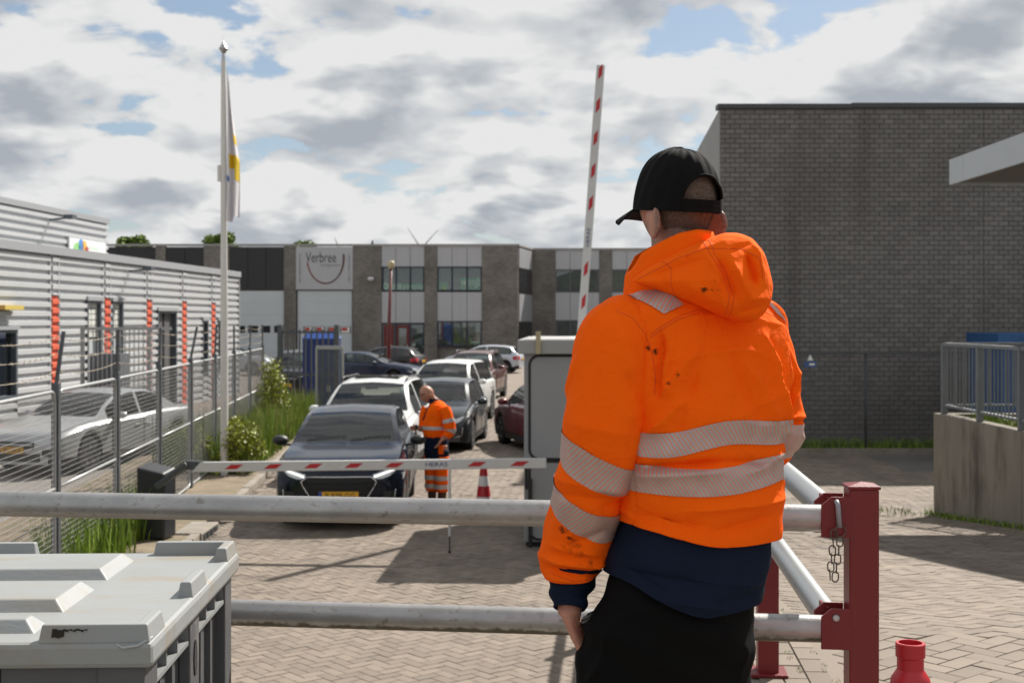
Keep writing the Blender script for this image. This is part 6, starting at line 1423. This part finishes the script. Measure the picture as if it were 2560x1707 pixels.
# collar and hood
CPX, CPZ = vx(1541), 0
cm_ = []
for (t, rx, ry, dz) in ((0, .128, .118, 0), (.35, .118, .110, 0), (.7, .111, .104, 0), (.95, .108, .101, 0), (1.0, .105, .098, .003), (1.0, .100, .093, .001), (.8, .098, .091, 0), (.3, .10, .093, 0)):
    row = []
    for a in np.linspace(0, 2 * np.pi, 96, endpoint=False):
        x, y = rx * math.cos(a), ry * math.sin(a); zt_ = float(np.interp(CPX + x, [vx(1441), vx(1466), vx(1504), vx(1551), vx(1592), vx(1640)], [1.660, 1.704, 1.727, 1.750, 1.759, 1.757])); zb_2 = 1.575 + .03 * math.cos(a); z = zb_2 + (zt_ - zb_2) * t + dz
        pt = np.array([CPX + x + .012 * (1 - t), .018 + y, z]); q = .0025 * fnoise(pt[None] * 1.0, 25)[0]; row.append(pt + np.array([math.cos(a), math.sin(a), 0]) * q)
    cm_.append(row)
MB().grid(cm_, closed_v=True).build('collar', m_hv, person, smooth=True)
HO = [(1441, 648), (1480, 618), (1522, 595), (1565, 573), (1607, 556), (1650, 540), (1682, 540), (1712, 552), (1738, 583), (1749, 620), (1757, 660), (1750, 697), (1733, 723), (1706, 741), (1672, 739), (1630, 723), (1585, 702), (1540, 683), (1490, 664), (1452, 652)]
HP = np.array([V2(*p) for p in HO]); hcn = np.array(V2(1645, 648)); nn = 160
ang = np.unwrap(np.arctan2(HP[:, 1] - hcn[1], HP[:, 0] - hcn[0])); 
seg_ = np.concatenate([[0], np.cumsum(np.hypot(*np.diff(np.vstack([HP, HP[:1]]), axis=0).T))]); tq = np.linspace(0, seg_[-1], nn, endpoint=False); HPc = np.vstack([HP, HP[:1]])
OX, OZ = np.interp(tq, seg_, HPc[:, 0]), np.interp(tq, seg_, HPc[:, 1])
for _ in range(3): OX = (np.roll(OX, 1) + 2 * OX + np.roll(OX, -1)) / 4; OZ = (np.roll(OZ, 1) + 2 * OZ + np.roll(OZ, -1)) / 4
HF = [((1610, 640), (1640, 735), 8, .008), ((1600, 590), (1632, 655), 8, .007), ((1625, 600), (1660, 690), 12, -.010), ((1655, 610), (1690, 690), 12, .010), ((1690, 590), (1705, 660), 10, -.016), ((1715, 575), (1725, 640), 8, .010), ((1690, 690), (1745, 690), 10, .008), ((1480, 640), (1600, 600), 12, -.008), ((1470, 625), (1640, 560), 8, .008), ((1555, 565), (1565, 610), 4, -.004), ((1505, 640), (1525, 675), 5, -.004), ((1560, 660), (1640, 710), 18, .006), ((1660, 720), (1740, 700), 10, -.008), ((1700, 560), (1740, 610), 6, .008), ((1650, 585), (1720, 560), 8, -.007)]
G = []
for r in np.concatenate([np.linspace(0, .8, 40), np.linspace(.82, 1, 24)]):
    X = hcn[0] + r * (OX - hcn[0]); Z = hcn[1] + r * (OZ - hcn[1]); lat = np.clip((X - vx(1438)) / (vx(1645) - vx(1438)), 0, 1); D = .022 + .062 * lat ** .8
    bul = np.sqrt(np.maximum(0, 1 - r ** 2.6)); base = -.075 - .02 * lat + .20 * (Z - 1.62) + .30 * np.clip(X - .12, 0, 1)
    Pq = np.stack([X, 0 * X, Z], -1); Y = base - .012 - D * bul - 1.25 * folds(X, Z, HF) * bul - .003 * fnoise(Pq, 22) * bul; G.append(np.stack([X, Y, Z], -1))
G.append(np.stack([hcn[0] + .85 * (OX - hcn[0]), G[-1][:, 1] + .07, hcn[1] + .85 * (OZ - hcn[1])], -1))
hood = MB().grid(G, closed_v=True).build('hood', m_hv, person, smooth=True)
hb = BVHTree.FromPolygons([v.co.copy() for v in hood.data.vertices], [tuple(p.vertices) for p in hood.data.polygons])
seam([(1600, 560), (1608, 590), (1630, 630), (1645, 680), (1640, 728)], bv=hb, parent=hood); seam([(1612, 557), (1618, 590), (1640, 628), (1655, 680), (1650, 732)], bv=hb, parent=hood)
seam([(1510, 604), (1530, 622), (1524, 650), (1532, 676)], bv=hb, parent=hood); seam([(1455, 645), (1540, 600), (1600, 578), (1680, 580), (1715, 600), (1722, 650)], bv=hb, parent=hood)
# navy shirt below the jacket, trousers, cuff
SZ = [(.83, .206, .158, -.055, 0), (.90, .204, .158, -.042, 0), (.98, .196, .152, -.022, 0), (1.06, .186, .145, -.008, 0), (1.14, .18, .14, 0, 0)]; SK = np.array(SZ)
def shirt(phi, z):
    a, b, cx_, cy_ = [pchip(SK[:, 0], SK[:, i], z) for i in (1, 2, 3, 4)]; lx, ly = superell(phi, a, b, 2.3); c, s = math.cos(TH), math.sin(TH); X, Y = cx_ + lx * c - ly * s, cy_ + lx * s + ly * c
    P = np.stack([X, Y, z + 0 * X], -1); r = np.hypot(X - cx_, Y - cy_); d = .004 * fnoise(P * np.array([.5, .5, 1.6]), 22) + .002 * fnoise(P, 40, 8, 20) + folds(X, P[..., 2], [((1420, 1285), (1600, 1310), 10, -.006), ((1560, 1300), (1740, 1330), 12, .005), ((1450, 1330), (1640, 1370), 12, .005), ((1600, 1360), (1750, 1340), 12, -.005)])
    return P + np.stack([(X - cx_) / r * d, (Y - cy_) / r * d, 0 * d], -1)
P0 = shirt(PH, np.full_like(PH, .86)); zl = .872 + (lambda q: q * q * (3 - 2 * q))(np.clip((.02 - P0[..., 0]) / .27, 0, 1)) * .085 + .012 * np.clip(P0[..., 0] / .15, 0, 1); G = shirt(PH, zl + (1.13 - zl) * TT_); si = G[0].copy(); si[:, :2] = (si[:, :2] - si[:, :2].mean(0)) * .95 + si[:, :2].mean(0)
MB().grid(np.concatenate([[si + [0, 0, .03]], [si], G]), closed_v=True).build('shirt', m_shirt, person, smooth=True)
CU = [(vx(1320), .042, vzl(1322)), (vx(1316), .038, vzl(1355)), (vx(1311), .024, vzl(1390)), (vx(1308), .010, vzl(1418))]; cuf, CLn = sleeve(CU, [.070, .060, .046, .036], foldf=lambda P, phi, t: .004 * np.sin(t * 14 + 2 * np.cos(phi)))
pp, uu = np.meshgrid(np.linspace(0, 2 * np.pi, 70, endpoint=False), np.linspace(0, CLn, 50)); G = cuf(pp, uu); cc = G[-1].mean(0)
MB().grid(np.concatenate([G, [cc + (G[-1] - cc) * .88], [cc + (G[-1] - cc) * .85 + np.array([0, 0, .03])]]), closed_v=True).build('cuff', m_shirt, person, smooth=True)
tm = MB(); loft(tm, [(vx(1535), .01, .70, .205, .135, TH), (vx(1530), .01, .76, .212, .150, TH), (vx(1538), 0, .83, .202, .150, TH), (vx(1552), 0, .90, .184, .138, TH), (vx(1575), 0, 1.0, .16, .12, TH)], 48)
for s_, xo, yo in ((-1, vx(1440), -.02), (1, vx(1622), .04)): tm.tube([(xo, yo, .84), (xo, yo, .70), (xo + s_ * .012, yo, .50), (xo + s_ * .02, yo - .01, .28), (xo + s_ * .02, yo - .02, .04)], [.118, .112, .098, .090, .095], 28)
q_ = MB().lathe([(0, -1), (.5, -.87), (.87, -.5), (1, 0), (.87, .5), (.5, .87), (0, 1)], 20); tm.add([(vx(1352) + v[0] * .040, -.012 + v[1] * .055, vz(1520) + v[2] * .075) for v in q_.v], q_.f)
tr = ob('trousers', remesh(tm.mesh('trousers', None), .007, 4), person); tr.data.materials.append(m_trous)
nv_ = len(tr.data.vertices); co_ = np.zeros(nv_ * 3); no_ = np.zeros(nv_ * 3); tr.data.vertices.foreach_get('co', co_); tr.data.vertices.foreach_get('normal', no_); co_ = co_.reshape(-1, 3); no_ = no_.reshape(-1, 3)
co_ += no_ * (.004 * np.sin(co_[:, 2] * 55 + co_[:, 0] * 30) + .005 * fnoise(co_, 14) + .007 * crease(co_, 12, (1.4, 1, .8)))[:, None]; tr.data.vertices.foreach_set('co', co_.ravel())
for s_, xo, yo in ((-1, vx(1440) - .02, -.02), (1, vx(1622) + .02, .04)):
    q = MB(); q.tube([(xo, yo - .07, .05), (xo - .03, yo + .05, .05), (xo - .06, yo + .17, .04)], [.05, .055, .045], 16); q.box((xo - .05, yo - .11, 0), (xo + .02, yo + .2, .03)); sh = ob('boot', remesh(q.mesh('boot', None), .008, 3), person); sh.data.materials.append(m_trimb)
# cap
CA = hc + MxH @ Vector((0, -.004, .012)); Mc = Matrix.Rotation(PSI, 3, 'Z') @ Matrix.Rotation(R(-4), 3, 'X') @ Matrix.Rotation(R(9), 3, 'X')
nA, nE = 144, 60; arx, ary, arz = .0985, .117, .128; zr = -.034
def cap_pt(a, t, off=0.0):   # a azimuth from the back, t 0 rim .. 1 top
    e = t * math.pi / 2; r = math.cos(e) ** .72 if t < 1 else 0; r *= 1 + .015 * math.sin(e * 2); z = zr + (arz + .0) * math.sin(e) ** 1.05 * 1.18; x, y = (arx + off) * r * math.sin(a), -(ary + off) * r * math.cos(a)
    seam = min(abs(((a + math.pi / 6) % (math.pi / 3)) - math.pi / 6) * r * .1, .02); k = .0012 * math.exp(-(seam / .0022) ** 2) * 0 ; g_ = -.0011 * math.exp(-(seam / .0016) ** 2)
    n = Vector((math.sin(a) * math.cos(e), -math.cos(a) * math.cos(e), math.sin(e))); wr_ = .0013 * math.sin(9 * a + 5 * t) * math.sin(4 * t) + .001 * math.sin(17 * a - 8 * t)
    return Vector((x, y, z)) + n * (g_ + off + wr_)
def arch_in(a, t):
    a = (a + math.pi) % (2 * math.pi) - math.pi; z = cap_pt(a, t).z - zr; w_ = R(37); return abs(a) < w_ and .030 < z < .030 + .058 * math.sqrt(max(0, 1 - (a / w_) ** 2))
for lay, off in (('cap', 0.0),):
    mb = MB(); P = [[CA + Mc @ cap_pt(2 * math.pi * j / nA, i / nE) for j in range(nA)] for i in range(nE + 1)]; Pi = [[CA + Mc @ cap_pt(2 * math.pi * j / nA, i / nE, -.003) for j in range(nA)] for i in range(nE + 1)]
    for Q in (P, Pi):
        base = len(mb.v); mb.v += [tuple(p) for row in Q for p in row]
        for i in range(nE):
            for j in range(nA):
                if not arch_in(2 * math.pi * (j + .5) / nA, (i + .5) / nE): mb.f.append((base + i * nA + j, base + i * nA + (j + 1) % nA, base + (i + 1) * nA + (j + 1) % nA, base + (i + 1) * nA + j))
    cap = mb.build('cap', m_cap, person, smooth=True, fix=False)
def inv_t(a, zt):
    lo, hi = 0.0, 1.0
    for _ in range(24):
        md = (lo + hi) / 2
        if cap_pt(a, md).z - zr < zt: lo = md
        else: hi = md
    return lo
MB().tube([CA + Mc @ cap_pt(a, inv_t(a, .030 + .058 * math.sqrt(max(0, 1 - (a / R(37)) ** 2))), .001) for a in np.linspace(-R(36.9), R(36.9), 40)], .0034, 8).build('opening_binding', m_cap, cap, smooth=True)
G = [[CA + Mc @ cap_pt(a, inv_t(a, z_), o_) for a in np.linspace(-R(37), R(37), 30)] for (z_, o_) in ((.001, .002), (.030, .002), (.030, -.002), (.001, -.002))]; MB().grid(G, closed_u=True).build('cap_strap', m_cap, cap, smooth=True, ang=40)
for i in range(7): MB().lathe([(0, 0), (.0022, .0004), (.0022, .0014), (0, .002)], 8).build('strap_stud', m_cap, cap).location = CA + Mc @ cap_pt(R(-20 + 7 * i), inv_t(R(-20 + 7 * i), .015), .003)
MB().lathe([(0, .006), (.006, .0055), (.0095, .003), (.010, 0), (.008, -.002), (0, -.002)], 18).build('cap_button', m_cap, cap, smooth=True).location = CA + Mc @ Vector((0, 0, cap_pt(0, 1).z))
G = []
for top in (1, 0):
    for i in range(13):
        u = i / 12; row = []
        for j in range(25):
            a = R(-62 + 124 * j / 24); r0 = Vector((arx * math.sin(a), ary * math.cos(a), zr + .004)); L_ = .072 * math.cos(a * .92) ** .8; q = r0 + Vector((0, L_ * u, -.004 - .016 * u - .020 * (math.sin(a) ** 2) * u - .006 * u * u)) + Vector((math.sin(a) * .010 * u, 0, .0025 if top else -.0012)); row.append(CA + Mc @ q)
        G.append(row) if top else G.insert(13, row)
MB().grid(G).build('cap_visor', m_cap, cap, smooth=True)
# short hair: a thin shell with many small strands
Gh, Mx_ = head_pts(hc, PSI, R(-4), 1.05, 64, 44, .0022); hmb = MB(); strands = MB(); HIv = Mx_.inverted()
def is_hair(q):
    l = HIv @ (q - hc); return l.z > -.105 + (.055 if l.y > -.02 else 0) + max(0, l.y - -.02) * 1.6 and l.y < .035 - (0 if l.z > 0 else .02)
for i in range(44):
    for j in range(64):
        q = [Gh[i][j], Gh[i][(j + 1) % 64], Gh[i+1][(j + 1) % 64], Gh[i+1][j]]
        if all(is_hair(p) for p in q):
            hmb.add(q, [(0, 1, 2, 3)]); nrm = ((q[0] + q[2]) / 2 - hc).normalized()
            for _ in range(14):
                u, v = random.random(), random.random(); p = (q[0] * (1-u) + q[1] * u) * (1-v) + (q[3] * (1-u) + q[2] * u) * v - nrm * .002; d = (nrm * 1.0 + Vector((random.gauss(0, .35), random.gauss(0, .35), -.7 + random.gauss(0, .3)))).normalized() * random.uniform(.006, .011); w_ = d.cross(Vector((random.gauss(0, 1), random.gauss(0, 1), random.gauss(0, 1)))).normalized() * .00045; strands.add([p - w_, p + w_, p + d], [(0, 1, 2)])
m_scalp = M('scalp_hair', (.135, .082, .060), .8, var=.4, vs=160); hr_ = hmb.build('hair', m_scalp, person, smooth=True, fix=False); strands.build('hair_strands', m_hair, hr_, fix=False)
# stubble on the cheek
sb = MB()
for _ in range(1500):
    a = random.uniform(-1.9, 1.9); zt_ = random.uniform(-.105, -.045); l = Vector((math.sin(a) * .07, math.cos(a) * .09, zt_)); o_ = hc + Mx_ @ (l.normalized() * .3); 
    h = None
    sb_d = (hc - o_).normalized()
    if abs(a) > .5 or zt_ < -.06: sb.add([], [])
# ---------------------------------------------------------------- attendant beside the queue
ax_, ay_ = (1090 - CX) / F * 19.4, 19.4
def mx(p): return (p - 1090) / 170.1
def mz(p): return (1267 - p) / 170.1
TH2 = R(62)   # faces left, a little towards the camera
ab = MB(); hc2 = Vector((mx(1068), -.02, mz(984))); add_head(ab, hc2, R(112), R(-32), 1.08)
ab.tube([(mx(1088), .02, mz(1008)), (mx(1080), 0, mz(998)), (mx(1073), -.01, mz(988))], [.085, .07, .065], 18)
loft(ab, [(mx(1092), 0, .95, .15, .13, TH2), (mx(1090), 0, 1.2, .17, .15, TH2), (mx(1094), 0, 1.42, .18, .13, TH2), (mx(1094), 0, 1.50, .10, .08, TH2)], 28)
ARM1 = [(mx(1112), -.16, mz(1018)), (mx(1122), -.20, mz(1045)), (mx(1126), -.20, mz(1072)), (mx(1116), -.22, mz(1088)), (mx(1106), -.22, mz(1094))]; ARM2 = [(mx(1066), .10, mz(1018)), (mx(1060), .10, mz(1045)), (mx(1058), .06, mz(1066)), (mx(1050), -.02, mz(1070)), (mx(1046), -.05, mz(1069))]
ab.tube(ARM1, [.05, .05, .045, .038, .03], 14); ab.tube(ARM2, [.05, .05, .045, .036, .03], 14)
add_hand(ab, ARM1[-1], (-.5, 0, -.8), (.3, -.9, 0), (-.8, -.3, .4), 1.0, .3); add_hand(ab, ARM2[-1], (-.9, -.3, .05), (0, -.3, 1), (.2, -1, 0), 1.0, .9)
LG = ((mx(1078), .06), (mx(1104), -.06))
for (lx_, ly_) in LG: ab.tube([(lx_, ly_, .92), (lx_, ly_, .5), (lx_, ly_, .1)], [.09, .06, .045], 14); ab.tube([(lx_ + .03, ly_, .05), (lx_ - .14, ly_ - .06, .04)], [.05, .04], 12)
att = ob('person', remesh(ab.mesh('person', None), .008, 3)); att.data.materials.append(m_skin2); att.location = (ax_, ay_, 0)
tag(att, 'bald attendant in orange work clothes looking down beside the black and white cars', 'person')
jm2 = MB(); ph2 = np.linspace(0, 2 * np.pi, 80, endpoint=False); z2 = np.linspace(0, 1, 60); PP, T2 = np.meshgrid(ph2, z2)
JK = np.array([(1.02, .185, .185, mx(1090), 0), (1.08, .195, .20, mx(1088), 0), (1.20, .20, .205, mx(1088), 0), (1.32, .205, .185, mx(1091), 0), (1.42, .205, .16, mx(1094), 0), (1.49, .185, .13, mx(1095), 0), (1.54, .12, .10, mx(1092), 0), (1.575, .085, .085, mx(1086), 0)])
JK[:, 1:3] *= .92
def tor2(phi, z, g_=0.0):
    a, b, cx_, cy_ = [pchip(JK[:, 0], JK[:, i], z) for i in (1, 2, 3, 4)]; lx, ly = superell(phi, a + g_, b + g_, 2.2); c, s = math.cos(TH2), math.sin(TH2); P = np.stack([cx_ + lx * c - ly * s, cy_ + lx * s + ly * c, z + 0 * lx], -1); r = np.stack([lx * c - ly * s, lx * s + ly * c, 0 * lx], -1); r /= np.linalg.norm(r, axis=-1)[..., None] + 1e-9
    return P + r * (.008 * fnoise(P, 12) + .004 * fnoise(P, 30, 10, 22))[..., None]
jm2.grid(tor2(PP, 1.03 + .54 * T2), closed_v=True)
s1, l1 = sleeve(ARM1[:4], [.085, .085, .082, .06]); s2, l2 = sleeve(ARM2[:4], [.08, .08, .072, .05])
for f, L_ in ((s1, l1), (s2, l2)):
    pp, uu = np.meshgrid(np.linspace(0, 2 * np.pi, 40, endpoint=False), np.linspace(0, L_, 50)); jm2.grid(f(pp, uu), closed_v=True)
jk2 = jm2.build('jacket', m_hv2, att, smooth=True)
pp, vv = np.meshgrid(np.linspace(0, 2 * np.pi, 81), np.linspace(-1, 1, 5)); MB().grid(tor2(pp, 1.175 + vv * .026, .005)).build('reflective_band', m_band2, jk2, smooth=True)
for u0 in (.19, .335):
    pp, vv = np.meshgrid(np.linspace(0, 2 * np.pi, 61), np.linspace(-1, 1, 5)); uu = np.clip(u0 + vv * .026, 0, l1 - .001); P = s1(pp, uu); Q = s1(pp + np.pi, uu); MB().grid(P + (P - Q) / np.linalg.norm(P - Q, axis=-1)[..., None] * .005).build('reflective_band', m_band2, jk2, smooth=True)
loft(MB(), [(mx(1086), .0, 1.535, .10, .10, TH2), (mx(1083), .0, 1.575, .085, .085, TH2), (mx(1080), 0, 1.60, .08, .08, TH2)], 30, False).build('collar', m_shirt, att, smooth=True)
tm2 = MB(); loft(tm2, [(mx(1091), 0, .72, .175, .15, TH2), (mx(1091), 0, .85, .185, .17, TH2), (mx(1090), 0, 1.05, .178, .175, TH2)], 36)
for (lx_, ly_) in LG: tm2.tube([(lx_, ly_, .85), (lx_, ly_, .70)], [.115, .110], 20)
t2 = ob('trousers', remesh(tm2.mesh('trousers', None), .012, 3), att); t2.data.materials.append(m_shirt)
for k_, (lx_, ly_) in enumerate(LG):
    lg = MB().tube([(lx_, ly_, .76), (lx_ - .005, ly_, .55), (lx_, ly_, .40), (lx_ + .005, ly_, .24)], [.112, .100, .097, .090], 24).build('trouser_leg', m_hv2, att, smooth=True, label='orange lower leg with two silver bands')
    for z_ in (.44, .315): MB().tube([(lx_, ly_, z_ + .033), (lx_, ly_, z_ - .033)], [.103, .102], 24, False).build('reflective_band', m_band2, lg, smooth=True)
    q = MB(); q.tube([(lx_ + .01, ly_, .30), (lx_ + .01, ly_, .09)], [.07, .062], 16); q.tube([(lx_ + .05, ly_ + .02, .05), (lx_ - .06, ly_ - .03, .055), (lx_ - .17, ly_ - .08, .04)], [.05, .058, .042], 14); bt_ = ob('boot', remesh(q.mesh('boot', None), .010, 3), att); bt_.data.materials.append(M('brown_boot', (.055, .026, .012), .6, var=.2, vs=12))
MB().box((mx(1098), -.185, .80), (mx(1110), -.165, .93)).build('orange_pocket', m_hv2, t2)
for off in (-.09, .10):
    pts_ = [tor2(np.array([[a]]), np.array([[z]]), .012)[0, 0] for z, a in zip(np.linspace(1.55, 1.28, 10), np.linspace(1.57 + off * 2, 1.57 + off * 5, 10))]; MB().tube(pts_, .012, 6).build('lanyard', m_shirt, att)
MB().tube([hc2 + Vector((-.03, -.098, .01)), hc2 + Vector((-.085, -.085, -.005)), hc2 + Vector((-.098, -.03, -.012))], .006, 6).build('glasses', m_trimb, att)
MB().box((mx(1040), -.12, mz(1071)), (mx(1045), -.03, mz(1060))).build('handheld_box', m_trimb); hhb = bpy.data.objects['handheld_box']; hhb.location = (ax_, ay_, 0); hhb.name = 'handheld_device'; hhb.data.name = 'handheld_device'
tag(hhb, 'small black handheld device in the attendant\'s hand', 'device')

# ---------------------------------------------------------------- driver of the dark grey car
dv = MB(); Cd = Matrix.Translation((-1.74, 27.5, 0)) @ Matrix.Rotation(-.09, 4, 'Z'); hd = Vector((.36, 2.0, 1.20)); add_head(dv, hd, R(180), 0, 1.0)
dv.tube([(.36, 2.04, .98), (.36, 2.02, 1.1), (.36, 2.0, 1.16)], [.08, .06, .055], 14); loft(dv, [(.36, 2.06, .55, .18, .12, 0), (.36, 2.07, .80, .20, .12, 0), (.36, 2.06, .96, .19, .10, 0), (.36, 2.05, 1.03, .09, .07, 0)], 24)
for s_ in (-1, 1):
    dv.tube([(.36 + s_ * .17, 2.04, .94), (.36 + s_ * .22, 1.92, .78), (.36 + s_ * .15, 1.76, .86)], [.05, .045, .035], 12); add_hand(dv, (.36 + s_ * .15, 1.76, .86), (-s_ * .2, -.8, .3), (-s_, 0, .3), (0, -.3, -1), .95, .9)
    dv.tube([(.36 + s_ * .09, 2.0, .58), (.36 + s_ * .12, 1.62, .62), (.36 + s_ * .12, 1.42, .36)], [.085, .07, .05], 12)
dvo = ob('person', remesh(dv.mesh('person', None), .012, 2)); dvo.data.materials.append(m_skin2); dvo.matrix_world = Cd
tag(dvo, 'driver with pale top sitting behind the windscreen of the dark grey car', 'person')
tp = MB(); loft(tp, [(.36, 2.06, .54, .195, .135, 0), (.36, 2.07, .80, .215, .135, 0), (.36, 2.06, .96, .205, .112, 0), (.36, 2.05, 1.03, .10, .08, 0)], 24); tp.tube([(.19, 2.04, .95), (.14, 1.92, .78)], [.065, .06], 12); tp.tube([(.53, 2.04, .95), (.58, 1.92, .78)], [.065, .06], 12); tp.build('shirt', M('pale_shirt', (.5, .5, .52), .8), dvo, smooth=True)
hq, _ = head_pts(hd, R(180), 0, 1.0, 32, 22, .008); MB().grid(hq[:8], closed_v=True).build('hair', m_hair, dvo, smooth=True)
